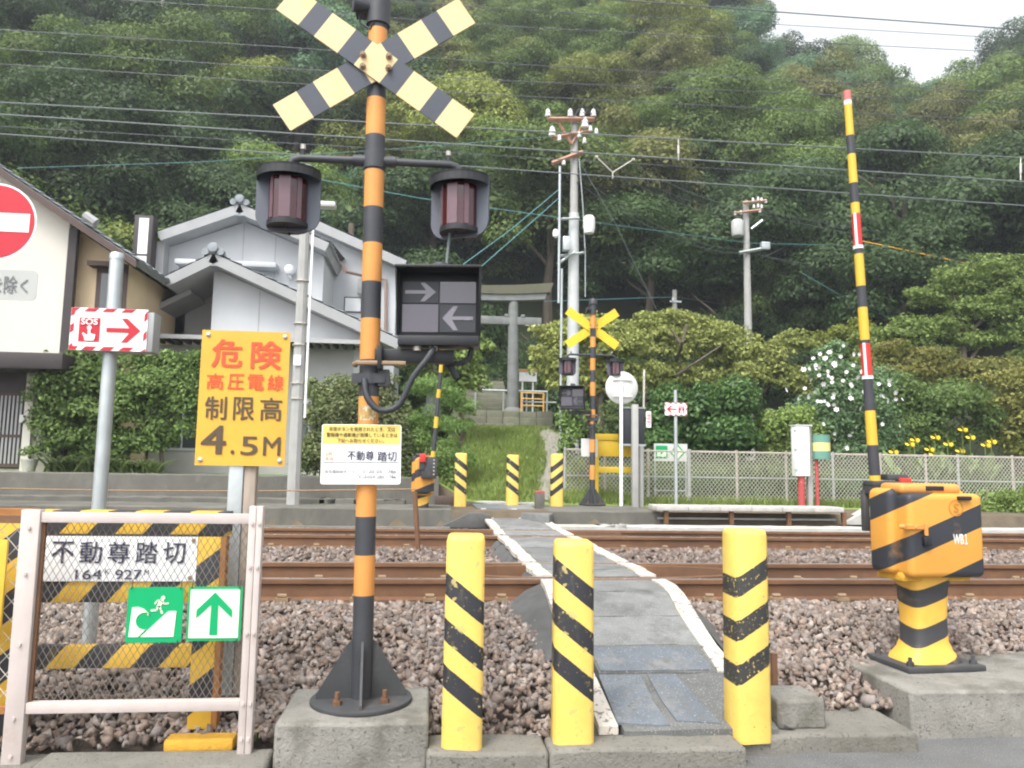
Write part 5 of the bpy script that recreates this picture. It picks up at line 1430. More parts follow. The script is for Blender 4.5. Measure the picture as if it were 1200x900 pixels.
# ------------------------------------------------------------------ houses
def tiled_slope(parent, p_ridge0, p_eave0, p_ridge1, p_eave1, thick, rows, cols, name='roof', mat=None):
    """roof slope: ridge0->eave0 is the gable edge; ridge1->eave1 the far one; ribbed courses of tiles"""
    r0, e0, r1, e1 = (Vector(p) for p in (p_ridge0, p_eave0, p_ridge1, p_eave1))
    nrm = (e0 - r0).cross(r1 - r0).normalized()
    if nrm.z < 0: nrm = -nrm
    mb = MB()
    for i in range(rows):
        for j in range(cols):
            a, b = i / rows, (i + 1) / rows + .01
            c, d = j / cols, (j + 1) / cols
            P = lambda u, v, h: (r0.lerp(e0, u)).lerp(r1.lerp(e1, u), v) + nrm * h
            m = (c + d) / 2
            mb.add([P(a, c, .0), P(a, m, .03), P(a, d, .0), P(b, d, .03), P(b, m, .065), P(b, c, .03), P(b, c, -.02), P(b, d, -.02)],
                   [(0, 1, 4, 5), (1, 2, 3, 4), (5, 4, 3, 7, 6)])
    o = mb.build(name, mat or m_tile, parent)
    mb = MB()
    vs = [r0 - nrm * .01, e0 - nrm * .01, e1 - nrm * .01, r1 - nrm * .01]
    vs += [v - nrm * thick for v in vs]
    mb.add(vs, [(0, 1, 2, 3), (7, 6, 5, 4), (0, 4, 5, 1), (1, 5, 6, 2), (2, 6, 7, 3), (3, 7, 4, 0)])
    mb.build('roof_deck', m_fascia, parent, smooth=False)
    return o

def gable(parent, L, P_, Rr, Y0, Y1, thick, rows=(8, 10), cols=10):
    """L, P_, Rr: (x, z) of left eave, peak, right eave"""
    if L: tiled_slope(parent, (P_[0], Y0, P_[1]), (L[0], Y0, L[1]), (P_[0], Y1, P_[1]), (L[0], Y1, L[1]), thick, rows[0], cols)
    if Rr: tiled_slope(parent, (P_[0], Y0, P_[1]), (Rr[0], Y0, Rr[1]), (P_[0], Y1, P_[1]), (Rr[0], Y1, Rr[1]), thick, rows[1], cols)
    mb = MB(); mb.cyl((P_[0], Y0 - .02, P_[1] + .07), (P_[0], Y1, P_[1] + .07), .11, n=10); mb.box((P_[0] - .15, Y0, P_[1] - .05), (P_[0] + .15, Y1, P_[1] + .05)); mb.prism([(P_[0] - .12, P_[1] - thick - .08), (P_[0] + .12, P_[1] - thick - .08), (P_[0], P_[1] - .03)], Y0 + .004, Y1); mb.build('roof_ridge', m_tile, parent)
    mb = MB(); mb.lathe([(0, -.05), (.10, -.05), (.12, 0), (.10, .04), (0, .05)], (0, 0, 0), 14); mb.xf(Matrix.Translation((P_[0], Y0 - .05, P_[1] + .1)) @ Matrix.Rotation(math.pi / 2, 4, 'X')); mb.cyl((P_[0] - .16, Y0 - .04, P_[1] + .02), (P_[0] - .16, Y0 + .1, P_[1] + .02), .08, n=10); mb.cyl((P_[0] + .16, Y0 - .04, P_[1] + .02), (P_[0] + .16, Y0 + .1, P_[1] + .02), .08, n=10)
    mb.build('ridge_tile_end', m_tile, parent)

def xz(px, py, Y): p = at(px, py, Y); return (p.x, p.z)
# --- white house with two gables
h = thing('white_house', 'white two-storey house with two grey tiled gables behind the hedge', 'house', (at(320, 548, 18.5).x, 18.5, 1.2), 'the two houses on the left')
Y1_, Y2_ = 17.6, 20.0
# lower front volume
L_, P_, R_e = xz(190, 325, Y1_ - .5), xz(250, 296, Y1_ - .5), xz(470, 398, Y1_ - .5)
gable(h, L_, P_, R_e, Y1_ - .5, Y1_ + 3.5, .22, (6, 16), 14)
wx = at(248, 370, Y1_).x; wr_ = at(440, 370, Y1_).x; zbtm = 1.2
def roof_z(x): return P_[1] + (R_e[1] - P_[1]) * (x - P_[0]) / (R_e[0] - P_[0])
mb = MB(); mb.prism([(wx, zbtm), (wr_, zbtm), (wr_, roof_z(wr_) - .26), (P_[0] + .02, P_[1] - .28), (wx, P_[1] - .3)], Y1_, Y1_ + 3.3); mb.build('wall', m_housewhite, h, smooth=False)
for px in (305,):
    x = at(px, 340, Y1_).x; mb = MB(); mb.box((x - .012, Y1_ - .006, 3.9), (x + .012, Y1_ + .02, roof_z(x) - .3)); mb.build('wall_joint', m_housegrey, h)
x_l = at(178, 380, Y1_ + 1.4).x
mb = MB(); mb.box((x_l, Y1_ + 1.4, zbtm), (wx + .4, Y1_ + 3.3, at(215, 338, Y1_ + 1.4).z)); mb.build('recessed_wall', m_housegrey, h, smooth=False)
# small low roof to the left of the recess
a0, e0 = xz(222, 338, Y1_ + .3), xz(150, 372, Y1_ + .3)
tiled_slope(h, (a0[0], Y1_ + .3, a0[1]), (e0[0], Y1_ + .3, e0[1]), (a0[0], Y1_ + 2, a0[1]), (e0[0], Y1_ + 2, e0[1]), .12, 4, 6)
# pent roof over the ground floor
za = at(300, 395, Y1_ - .6).z
mb = MB(); mb.box((at(182, 398, Y1_ - .6).x, Y1_ - .65, za - .05), (at(425, 398, Y1_ - .6).x, Y1_ - .02, za)); mb.build('pent_roof', m_fascia, h)
mb = MB(); mb.box((at(182, 398, Y1_ - .6).x, Y1_ - .72, za - .1), (at(425, 398, Y1_ - .6).x, Y1_ - .655, za - .02)); mb.build('gutter', m_housegrey, h)
x0, x1 = at(182, 410, Y1_).x, at(415, 410, Y1_).x
for k in range(24):
    x = x0 + (x1 - x0) * k / 23; mb = MB(); mb.box((x - .03, Y1_ - .6, za - .13), (x + .03, Y1_ - .03, za - .052)); mb.build('rafter', m_browndk, h)
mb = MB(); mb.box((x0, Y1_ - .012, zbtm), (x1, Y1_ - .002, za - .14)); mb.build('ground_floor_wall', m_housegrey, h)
for l, r_ in ((196, 232), (352, 372)):
    pl = Panel.px(l, 470, r_, 528, Y1_ - .03); mb = MB(); mb.box((pl.x0, pl.y, pl.z0), (pl.x1, pl.y + .04, pl.z1)); wn_ = mb.build('window', m_housewhite, h)
    for k in range(2):
        a = pl.x0 + (pl.x1 - pl.x0) * (k * .5 + .03); b_ = pl.x0 + (pl.x1 - pl.x0) * (k * .5 + .47); mb = MB(); mb.box((a, pl.y - .006, pl.z0 + .06), (b_, pl.y + .005, pl.z1 - .06)); mb.build('pane', m_window, wn_)
# upper volume
L2, P2, R2 = xz(184, 271, Y2_ - .6), xz(281, 238, Y2_ - .6), xz(386, 284, Y2_ - .6)
gable(h, L2, P2, R2, Y2_ - .6, Y2_ + 4.5, .24, (8, 8), 14)
def roof2(x): return P2[1] + ((R2[1] - P2[1]) * (x - P2[0]) / (R2[0] - P2[0]) if x > P2[0] else (L2[1] - P2[1]) * (x - P2[0]) / (L2[0] - P2[0]))
wl_, wr2 = at(197, 290, Y2_).x, at(379, 320, Y2_).x
mb = MB(); mb.prism([(wl_, 1.2), (wr2, 1.2), (wr2, roof2(wr2) - .28), (P2[0], P2[1] - .3), (wl_, roof2(wl_) - .28)], Y2_, Y2_ + 4.2); mb.build('upper_wall', m_housewhite, h, smooth=False)
for px in (285, 323):
    x = at(px, 290, Y2_).x; mb = MB(); mb.box((x - .01, Y2_ - .005, 5.5), (x + .01, Y2_ + .02, roof2(x) - .32)); mb.build('wall_joint', m_fascia, h)
mb = MB(); mb.box((at(205, 308, Y2_ - .4).x, Y2_ - .45, at(250, 311, Y2_ - .4).z), (at(324, 308, Y2_ - .4).x, Y2_ - .002, at(250, 305, Y2_ - .4).z)); mb.build('canopy', m_housewhite, h, bevel=.02)
q = at(340, 317, Y2_ - .1); mb = MB(); mb.lathe([(0, -.14), (.10, -.11), (.14, -.03), (.14, .03), (.10, .11), (0, .14)], (q.x, Y2_ - .16, q.z), 16); mb.cyl((q.x, Y2_ - .16, q.z - .14), (q.x, Y2_, q.z - .2), .05, n=8); mb.build('globe_lamp', m_panewhite, h)
# right wing set back
Y3_ = 22.0
a0, e0 = xz(345, 246, Y3_ - .4), xz(477, 305, Y3_ - .4)
tiled_slope(h, (a0[0], Y3_ - .4, a0[1]), (e0[0], Y3_ - .4, e0[1]), (a0[0], Y3_ + 3.5, a0[1]), (e0[0], Y3_ + 3.5, e0[1]), .26, 12, 10)
s3 = (e0[1] - a0[1]) / (e0[0] - a0[0]); xr3 = at(463, 380, Y3_).x; xl3 = at(360, 300, Y3_).x
mb = MB(); mb.prism([(xl3, 1.2), (xr3, 1.2), (xr3, a0[1] + s3 * (xr3 - a0[0]) - .28), (xl3, a0[1] + s3 * (xl3 - a0[0]) - .28)], Y3_, Y3_ + 3.2); mb.build('wing_wall', m_housewhite, h, smooth=False)
pl = Panel.px(403, 348, 424, 366, Y3_ - .03); mb = MB(); pl.plate(mb, .05); wn_ = mb.build('window', m_browndk, h)
mb = MB(); pl.rect(mb, .06, .07, .94, .93); mb.build('pane', m_panewhite, wn_)
q0_, q1_ = at(385, 300, Y3_ - .2), at(462, 326, Y3_ - .2)
mb = MB(); mb.tube([at(402, 310, Y2_ + .6), at(404, 318, Y2_ + .6), at(425, 323, Y3_ - .1), at(452, 328, Y3_ - .1), at(452, 400, Y3_ - .1)], .045, 8); mb.build('drainpipe', m_copper, h)
pl = Panel.px(419, 327, 428, 344, Y3_ - .2); mb = MB(); pl.plate(mb, .15); mb.build('meter_box', m_plasticgrey, h, bevel=.01)
# eave corner of the upper roof over the wing, with rafters
a, b_ = at(377, 292, Y2_ + .2), at(404, 310, Y2_ + 1.6)
mb = MB(); mb.add([at(376, 290, Y2_), at(388, 283, Y2_), at(406, 305, Y2_ + 2.2), at(398, 311, Y2_ + 2.2)], [(0, 1, 2, 3)]); mb.build('eave_soffit', m_browndk, h)
# tall white panel tower and parapet
Yt = 19.2
tw = thing('sign_tower', 'tall narrow white panel in a dark frame standing between the two houses', 'panel', (at(166, 340, Yt).x, Yt, 1.2))
pl = Panel.px(155, 252, 177, 338, Yt)
mb = MB(); mb.box((pl.x0, Yt, pl.z0), (pl.x1, Yt + .35, pl.z1)); mb.build('frame', m_browndk, tw, bevel=.01)
mb = MB(); pl.rect(mb, .26, .04, .78, .53); mb.build('upper_pane', m_panewhite, tw); mb = MB(); pl.rect(mb, .26, .56, .78, .97); mb.build('lower_pane', m_panewhite, tw)
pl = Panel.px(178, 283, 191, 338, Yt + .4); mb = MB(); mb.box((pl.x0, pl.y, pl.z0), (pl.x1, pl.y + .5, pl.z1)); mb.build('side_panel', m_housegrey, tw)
pl = Panel.px(148, 338.5, 218, 363, Yt - .2); mb = MB(); mb.box((pl.x0, pl.y, 1.2), (pl.x1, pl.y + .8, pl.z1)); mb.build('parapet', m_housewhite, tw); mb = MB(); mb.box((pl.x0 - .04, pl.y - .04, pl.z1), (pl.x1 + .04, pl.y + .84, pl.z1 + .06)); mb.build('coping', m_fascia, tw)
# --- cream house at the left edge
Yh = 15.7
hc = thing('cream_house', 'cream rendered house with a brown tiled roof at the left edge', 'house', (at(20, 548, Yh).x, Yh, 1.2), 'the two houses on the left')
e_, r_ = xz(160, 304, Yh - .35), xz(-150, 94, Yh - .35)
tiled_slope(hc, (r_[0], Yh - .35, r_[1]), (e_[0], Yh - .35, e_[1]), (r_[0], Yh + 6, r_[1]), (e_[0], Yh + 6, e_[1]), .10, 26, 18)
mb = MB()
sl = (e_[1] - r_[1]) / (e_[0] - r_[0])
xa_, xb_ = r_[0], at(76, 340, Yh).x
rz_ = lambda x: r_[1] + sl * (x - r_[0])
mb.prism([(xa_, 1.2), (xb_, 1.2), (xb_, rz_(xb_) - .16), (xa_, rz_(xa_) - .16)], Yh, Yh + 5.5); mb.build('wall', m_housecream, hc, smooth=False)
mb = MB(); mb.prism([(r_[0], r_[1] - .02), (e_[0], e_[1] - .02), (e_[0], e_[1] - .17), (r_[0], r_[1] - .17)], Yh - .37, Yh - .33); mb.build('barge_board', m_brown, hc, smooth=False)
x = xb_; mb = MB(); mb.box((x + .002, Yh - .03, 1.2), (x + .16, Yh + .1, rz_(x + .16) - .17)); mb.build('corner_post', m_browndk, hc)
xc_ = at(150, 330, Yh + .35).x
mb = MB(); mb.prism([(xb_ - .1, 1.2), (xc_, 1.2), (xc_, rz_(xc_) - .2), (xb_ - .1, rz_(xb_ - .1) - .2)], Yh + .35, Yh + 5.4); mb.build('beige_wall', m_housebeige, hc, smooth=False)
pl = Panel.px(112, 312, 128, 368, Yh + .29); mb = MB(); pl.plate(mb, .05); wn_ = mb.build('window', m_brown, hc); mb = MB(); pl.rect(mb, .35, .15, .95, .97); mb.build('pane', m_window, wn_)
mb = MB(); pl.rect(mb, -.2, -.08, 1.5, .03, dy=.1); mb.box((pl.x0 - .1, Yh + .05, pl.z1 - .04), (pl.x1 + .3, Yh + .34, pl.z1 + .05)); mb.build('window_hood', m_brown, hc)
mb = MB(); mb.box((at(129, 300, Yh + .33).x, Yh + .31, at(128, 330, Yh + .3).z - 2.2), (xc_, Yh + .34, rz_(xc_) - .2)); mb.build('timber_shade_panel', m_brown, hc)  # brown timber sheet; the shade under the eaves is put into its colour
mb = MB(); mb.tube([at(86, 272, Yh + .3), at(100, 270, Yh + .3), at(110, 266, Yh + .3), at(112, 260, Yh + .2)], .05, 8); mb.build('rain_pipe', m_copper, hc)
mb = MB(); q = at(112, 262, Yh - .2); mb.cyl((q.x - .12, Yh - .4, q.z + .1), (q.x + .1, Yh - .4, q.z - .05), .09, n=8); mb.build('gutter_end', m_fascia, hc)
# canopy, door, pilaster
zc = at(30, 432, Yh - .8).z; zc2 = at(30, 413, Yh - .8).z
mb = MB(); mb.box((xa_, Yh - .85, zc), (at(75, 420, Yh - .8).x, Yh - .003, zc2)); mb.build('canopy', m_browndk, hc, bevel=.02)
pl = Panel.px(-40, 432, 27, 549, Yh - .04); mb = MB(); pl.plate(mb, .03); dr = mb.build('door', m_browndk, hc)
for k in range(14):
    u = .03 + .07 * k; mb = MB(); pl.rect(mb, u, .26, u + .035, .95, dy=.02); mb.build('slat', m_fascia, dr)
for v in (.24, .66, .955): mb = MB(); pl.rect(mb, .0, v, 1, v + .03, dy=.03); mb.build('door_rail', m_brown, dr)
pl = Panel.px(27.5, 430, 37, 549, Yh - .12); mb = MB(); mb.box((pl.x0, pl.y, 1.2), (pl.x1, Yh - .002, pl.z1)); mb.build('pilaster', m_housecream, hc)
pl = Panel.px(22.5, 486, 28, 495, Yh - .16); mb = MB(); pl.plate(mb, .03); mb.build('intercom', m_greysign, hc)
q = at(135, 548, 15.3); zt_ = at(135, 531, 15.3).z
q = at(34, 548, 15.3)
fpz = thing('flower_pot', 'small grey flower pot with a seedling by the cream house door', 'plant pot', (q.x, 15.3, wt))
mb = MB(); mb.lathe([(0, 0), (.10, 0), (.14, .2), (.15, .2), (.15, .23), (.12, .23), (.11, .19), (0, .18)], (q.x, 15.3, wt), 18); mb.build('pot', m_conc_l, fpz)

# sheltered roof glimpsed among the right-hand trees
Yo = 31.0
sh = thing('grey_roofed_building', 'pale low building glimpsed between the trees on the right', 'building', (at(1105, 460, Yo).x, Yo, 1.2))
pl = Panel.px(1085, 396, 1138, 430, Yo); mb = MB(); mb.box((pl.x0, Yo, 1.2), (pl.x1, Yo + 4, pl.z1 - .5)); mb.build('wall', m_housewhite, sh)
tiled_slope(sh, (pl.x0 - .4, Yo + 2, pl.z1 + .5), (pl.x0 - .4, Yo - .5, pl.z1 - .55), (pl.x1 + .4, Yo + 2, pl.z1 + .5), (pl.x1 + .4, Yo - .5, pl.z1 - .55), .12, 6, 14)
mb = MB(); mb.box((pl.x0 + .6, Yo - .02, pl.z1 - 1.3), (pl.x1 - .6, Yo - .001, pl.z1 - .75)); mb.build('window', m_window, sh)

# ------------------------------------------------------------------ shrine approach: torii, steps, railings, notice board
Yt = 24.0
tb = at(601, 486, Yt)
to = thing('torii_gate', 'old grey stone torii gate with mossy curved lintel at the foot of the hill', 'torii gate', (tb.x - 1.25, Yt, 3.05))
rp = .19
xr_ = tb.x; xl_ = tb.x - 2.55
zl = at(601, 353, Yt).z
for x in (xr_, xl_):
    mb = MB(); mb.cyl((x, Yt, 3.0), (x + (.04 if x == xl_ else -.04), Yt, zl - .02), rp, rp * .82, n=20); mb.build('pillar', m_toriistone, to)
    mb = MB(); mb.lathe([(.30, 0), (.30, .2), (.24, .3), (.2, .33)], (x, Yt, 3.0), 20); mb.build('pillar_base', m_toriistone, to, bevel=0)
def lintel(z_mid, h0, over, curve, dep, m_, name, y):
    xs = np.linspace(xl_ - over, xr_ + over, 15); mb = MB(); vs = []
    cxm = (xl_ + xr_) / 2; hw = (xr_ - xl_) / 2 + over
    for x in xs:
        k = abs((x - cxm) / hw); dz = curve * k ** 2.2; sk = .10 * ((x - cxm) / hw) ** 5
        for yy in (y - dep / 2, y + dep / 2):
            vs.append((x, yy, z_mid + dz)); vs.append((x + sk, yy, z_mid + dz + h0 + .05 * k))
    n = len(xs); fs = []
    for i in range(n - 1):
        a, b = 4 * i, 4 * (i + 1); fs += [(a, b, b + 1, a + 1), (a + 2, a + 3, b + 3, b + 2), (a + 1, b + 1, b + 3, a + 3), (a, a + 2, b + 2, b)]
    fs += [(0, 1, 3, 2), (4 * n - 4, 4 * n - 2, 4 * n - 1, 4 * n - 3)]
    mb.add(vs, fs); mb.build(name, m_, to)
z_a = at(645, 357, Yt).z
lintel(zl - .03, .20, .95, .10, .34, m_toriistone, 'lower_lintel', Yt)
lintel(zl + .172, .26, 1.12, .12, .44, m_toriimoss, 'top_lintel', Yt)
zn = at(601, 381, Yt).z
mb = MB(); mb.box((xl_ - .85, Yt - .11, zn), (at(634, 377, Yt).x, Yt + .11, zn + .25)); mb.build('tie_beam', m_toriistone, to, bevel=.01)
for x in (xr_, xl_):
    for s in (-1, 1): mb = MB(); mb.box((x + s * .26 - .06, Yt - .13, zn + .252), (x + s * .26 + .06, Yt + .13, zn + .33)); mb.build('wedge', m_toriistone, to)
mb = MB(); mb.box(((xl_ + xr_) / 2 - .14, Yt - .12, zn + .252), ((xl_ + xr_) / 2 + .14, Yt + .12, zl - .04)); mb.build('centre_strut', m_toriistone, to)
# stairs up the hill
stp = thing('stone_stairs', 'mossy stone steps climbing into the dark wood behind the torii', 'stairs', (at(580, 480, 27).x, 26, 3.1))
xs0 = at(556, 460, 27).x; xs1 = at(596, 460, 27).x
for k in range(15):
    y = 26.0 + k * .42; z = 3.1 + k * .2
    mb = MB(); mb.box((xs0 - .25, y, z - .25), (xs1, y + .46, z + .21 + .01 * math.sin(k * 3.1))); mb.build('step', m_step, stp, bevel=.02)
# low stone terrace walls and path
tw_ = thing('terrace_steps', 'broad low grey stone steps between the grass bank and the torii', 'steps', (at(600, 500, 22.6).x, 22.7, 2.5))
for k, (y, z) in enumerate(((21.9, 2.70), (22.5, 2.92), (23.1, 3.16))):
    n = 6; xa = at(530, 495, y).x; xb = at(648 if k else 604, 495, y).x
    for j in range(n):
        a = xa + (xb - xa) * j / n; b_ = xa + (xb - xa) * (j + 1) / n
        mb = MB(); mb.box((a + .006, y + .02 * math.sin(j * 4.1 + k), z - .5), (b_ - .006, y + (.62 if k < 2 else 3.0), z + .008 * math.sin(j * 2.7))); mb.build('stone', m_step, tw_, bevel=.02)
mb = MB(); pp = [(611, 588), (628, 560), (640, 530), (633, 508), (622, 496), (655, 489), (672, 489), (680, 510), (675, 535), (655, 560), (640, 588)]
def on_bank(px, py):
    for _Y in np.linspace(15, 26, 221):
        p = at(px, py, _Y)
        if p.z <= float(ground(p.x, _Y)) + .01: return Vector((p.x, _Y, float(ground(p.x, _Y))))
    return p
Lp = [(624, 586, 15.25), (629, 562, 16.5), (636, 541, 18.0), (633, 522, 19.6), (626, 507, 21.1), (640, 500, 22.0)]; Rp = [(648, 586, 15.25), (655, 562, 16.5), (663, 541, 18.0), (667, 522, 19.6), (668, 507, 21.1), (678, 500, 22.0)]
PA = [(at(*q).x, q[2]) for q in Lp]; PB = [(at(*q).x, q[2]) for q in Rp]
pv, nl = [], 26
for yy in np.linspace(15.25, 22.0, nl):
    xa = float(np.interp(yy, [p[1] for p in PA], [p[0] for p in PA])) + .07 * math.sin(yy * 5.1); xb = float(np.interp(yy, [p[1] for p in PB], [p[0] for p in PB])) + .07 * math.sin(yy * 4.3 + 1)
    for t in (0, .3, .7, 1): X_ = xa + (xb - xa) * t; pv.append((X_, yy, float(ground(X_, yy)) + (.03 if 0 < t < 1 else .008)))
fs = [(4 * i + j, 4 * i + j + 1, 4 * i + 4 + j + 1, 4 * i + 4 + j) for i in range(nl - 1) for j in range(3)]
mb = MB(); mb.add(pv, fs); o = mb.build('footpath', m_earthpath, origin=pv[0]); props(o, kind='structure')
rl = thing('pipe_railing', 'thin grey pipe railing across the foot of the stone steps', 'railing', (at(600, 475, 24.6).x, 24.6, 3.05))
z = at(600, 458, 24.6).z; mb = MB(); mb.cyl((at(555, 457, 24.6).x, 24.6, z), (at(642, 459, 24.6).x, 24.6, z), .035, n=10); mb.build('rail', m_galv, rl)
for px in (557, 590, 617, 641): x = at(px, 470, 24.6).x; mb = MB(); mb.cyl((x, 24.6, 3.0), (x, 24.6, z - .02), .03, n=8); mb.build('post', m_galv, rl)
mb = MB(); z2 = at(620, 471, 24.6).z; mb.cyl((at(612, 470, 24.6).x, 24.6, z2), (at(652, 470, 24.6).x, 24.6, z2), .025, n=8); mb.build('rail', m_galv, rl)
orr = thing('orange_railing', 'short orange painted pipe railing in front of the white notice board', 'railing', (at(624, 483, 23.8).x, 23.8, 3.05))
for px, py in ((611, 459), (637, 461)): x = at(px, 475, 23.8).x; mb = MB(); mb.cyl((x, 23.8, 3.0), (x, 23.8, at(px, py, 23.8).z), .03, n=8); mb.build('post', m_orangerail, orr)
for py in (460, 467, 475): a, b_ = at(611, py, 23.8), at(637, py + 1, 23.8); mb = MB(); mb.cyl(a, b_, .024, n=8); mb.build('rail', m_orangerail, orr)
nbd = thing('notice_board', 'small white notice board on two legs beside the torii pillar', 'notice board', (at(619, 460, 25).x, 25, 3.05))
pl = Panel.px(608.5, 435, 629, 447, 25); mb = MB(); pl.plate(mb, .04); mb.build('board', m_whitesign, nbd); mb = MB(); mb.box((pl.x0 - .05, 24.95, pl.z1), (pl.x1 + .05, 25.08, pl.z1 + .06)); mb.build('board_roof', m_orangerail, nbd)
for u in (.2, .8): x = pl.x0 + u * (pl.x1 - pl.x0); mb = MB(); mb.cyl((x, 25.05, 3.0), (x, 25.05, pl.z0), .03, n=8); mb.build('leg', m_whitesign, nbd)

# ------------------------------------------------------------------ utility poles
Yu = 18.5
a, b_ = at(671, 470, Yu), at(665, 137, Yu)
up1 = thing('utility_pole', 'tall weathered utility pole with rusty crossarms and white insulators, the nearest', 'utility pole', (a.x, Yu, 1.6), 'utility poles at the foot of the hill')
zj = at(668, 250, Yu).z
mb = MB(); mb.cyl((a.x, Yu, 1.5), (a.x - .0, Yu, b_.z), .14, .085, n=18); mb.build('shaft', m_polegrey, up1)
mb = MB(); mb.cyl((a.x, Yu, 1.55), (a.x, Yu, zj), .165, .125, n=18); mb.build('white_sleeve', m_polewhite, up1)
ax = lambda px, py: at(px, py, Yu)
def arm_(root, p, q, r, m_, name='crossarm'):
    p, q = Vector(p), Vector(q)
    mb = MB(); mb.cyl(p, q, r, n=4); return mb.build(name, m_, root, smooth=False)
def insul(root, p, s=1.0):
    mb = MB(); mb.lathe([(0, 0), (.07, .01), (.08, .05), (.05, .09), (.075, .11), (.05, .16), (.06, .19), (0, .24)], (0, 0, 0), 12); mb.xf(Matrix.Translation(p) @ Matrix.Scale(s, 4)); mb.build('insulator', m_ceramic, root)
arm_(up1, ax(641, 143) - Vector((0, .15, 0)), ax(695, 143) - Vector((0, .15, 0)), .07, m_rustbeam)
for px in (641, 667, 681, 694): insul(up1, ax(px, 141) - Vector((0, .15, -.02)), .95)
insul(up1, ax(684, 153) - Vector((0, .15, 0)), 1.3); insul(up1, ax(646, 163) - Vector((0, .15, 0)), 1.2)
arm_(up1, ax(646, 164) - Vector((0, .12, 0)), ax(692, 156) - Vector((0, .12, 0)), .06, m_rustbeam)
arm_(up1, ax(653, 145) - Vector((0, .12, 0)), ax(668, 170) - Vector((0, .12, 0)), .035, m_rustbeam, 'brace'); arm_(up1, ax(684, 145) - Vector((0, .12, 0)), ax(669, 172) - Vector((0, .12, 0)), .035, m_rustbeam, 'brace')
arm_(up1, ax(645, 196) - Vector((0, .25, 0)), ax(682, 180) - Vector((0, .1, 0)), .06, m_rustbeam)
for px, py in ((654, 169), (677, 165), (683, 172), (690, 158), (697, 161), (659, 197)): insul(up1, ax(px, py) - Vector((0, .2, 0)), .7)
x = at(655.5, 260, Yu - .3).x
mb = MB(); mb.cyl((x, Yu - .3, at(655, 355, Yu - .3).z), (x, Yu - .3, at(655, 195, Yu - .3).z), .032, n=12); mb.build('riser_pipe', m_galv, up1)
x2 = at(658, 350, Yu - .28).x
mb = MB(); mb.cyl((x2, Yu - .28, 1.6), (x2, Yu - .28, at(660, 315, Yu - .28).z), .03, n=10); mb.build('riser_pipe', m_galv, up1)
for (p, q) in (((651, 260), (677, 259)), ((652, 303), (682, 299)), ((652, 312), (672, 298))): arm_(up1, ax(*p) - Vector((0, .22, 0)), ax(*q) - Vector((0, .22, 0)), .035, m_galv, 'bracket')
mb = MB(); q = ax(688, 266); mb.lathe([(0, -.26), (.12, -.24), (.15, -.1), (.15, .14), (.1, .2), (0, .22)], (q.x, Yu - .25, q.z), 16); mb.build('switch_can', m_ceramic, up1)
mb = MB(); q = ax(661, 290); mb.cbox((q.x, Yu - .3, q.z), (.18, .2, .35)); mb.build('junction_box', m_galv, up1, bevel=.02)
mb = MB(); q = ax(649, 277); mb.lathe([(0, -.14), (.07, -.1), (.08, .0), (.05, .08), (0, .1)], (q.x, Yu - .3, q.z), 12); mb.build('insulator', m_ceramic, up1)
for (p, m_) in ((((681, 145), (686, 133), (694, 140)), m_wiredark), (((670, 143), (677, 131), (684, 138)), m_wiredark), (((677, 190), (681, 240), (684, 300), (684, 350)), m_galv)):
    mb = MB(); mb.tube([ax(*q) - Vector((0, .2, 0)) for q in p], .012, 5); mb.build('jumper_wire', m_, up1)

Yv = 28.5
a, b_ = at(877, 400, Yv), at(875.5, 236, Yv)
up2 = thing('utility_pole', 'slim grey utility pole with a transformer standing against the dark wood', 'utility pole', (a.x, Yv, 1.8), 'utility poles at the foot of the hill')
mb = MB(); mb.cyl((a.x, Yv, 1.6), (a.x, Yv, b_.z), .19, .11, n=16); mb.build('shaft', m_polegrey, up2)
av = lambda px, py: at(px, py, Yv) - Vector((0, .2, 0))
arm_(up2, av(868, 240), av(896, 237), .06, m_rustbeam); arm_(up2, av(857, 252), av(890, 248), .06, m_rustbeam); arm_(up2, av(864, 298), av(897, 292), .07, m_galv); arm_(up2, av(878, 270), av(891, 260), .045, m_galv, 'brace')
for px, py in ((880, 238), (886, 237), (890, 238), (895, 240), (881, 246), (886, 245), (890, 246), (888, 251), (866, 253), (859, 254)): insul(up2, av(px, py), .7)
q = at(866, 268, Yv); mb = MB(); mb.lathe([(0, -.36), (.2, -.34), (.24, -.28), (.24, .26), (.16, .32), (0, .34)], (q.x - .1, Yv - .1, q.z), 16); mb.build('transformer', m_greysign, up2)
mb = MB(); q = av(894, 290); mb.cbox((q.x, q.y, q.z), (.35, .2, .3)); mb.build('junction_box', m_galv, up2, bevel=.02)
for (px, pt, pb, Y, lab) in ((791.5, 340, 470, 31.0, 'short grey pole top peeking over the yellow-green cherry tree'), (946, 378, 470, 37.0, 'small distant pole top above the flowering bush')):
    a = at(px, pb, Y); o_ = thing('utility_pole', lab, 'utility pole', (a.x, Y, 1.9), 'utility poles at the foot of the hill')
    zt_ = at(px, pt, Y).z; mb = MB(); mb.cyl((a.x, Y, 1.5), (a.x, Y, zt_), .13, .1, n=12); mb.build('shaft', m_polegrey, o_)
    insul(o_, (a.x - .12, Y - .15, zt_ - .5), .7)
    mb = MB(); mb.box((a.x - .25, Y - .14, zt_ - .55), (a.x + .25, Y - .1, zt_ - .48)); mb.build('crossarm', m_galv, o_)
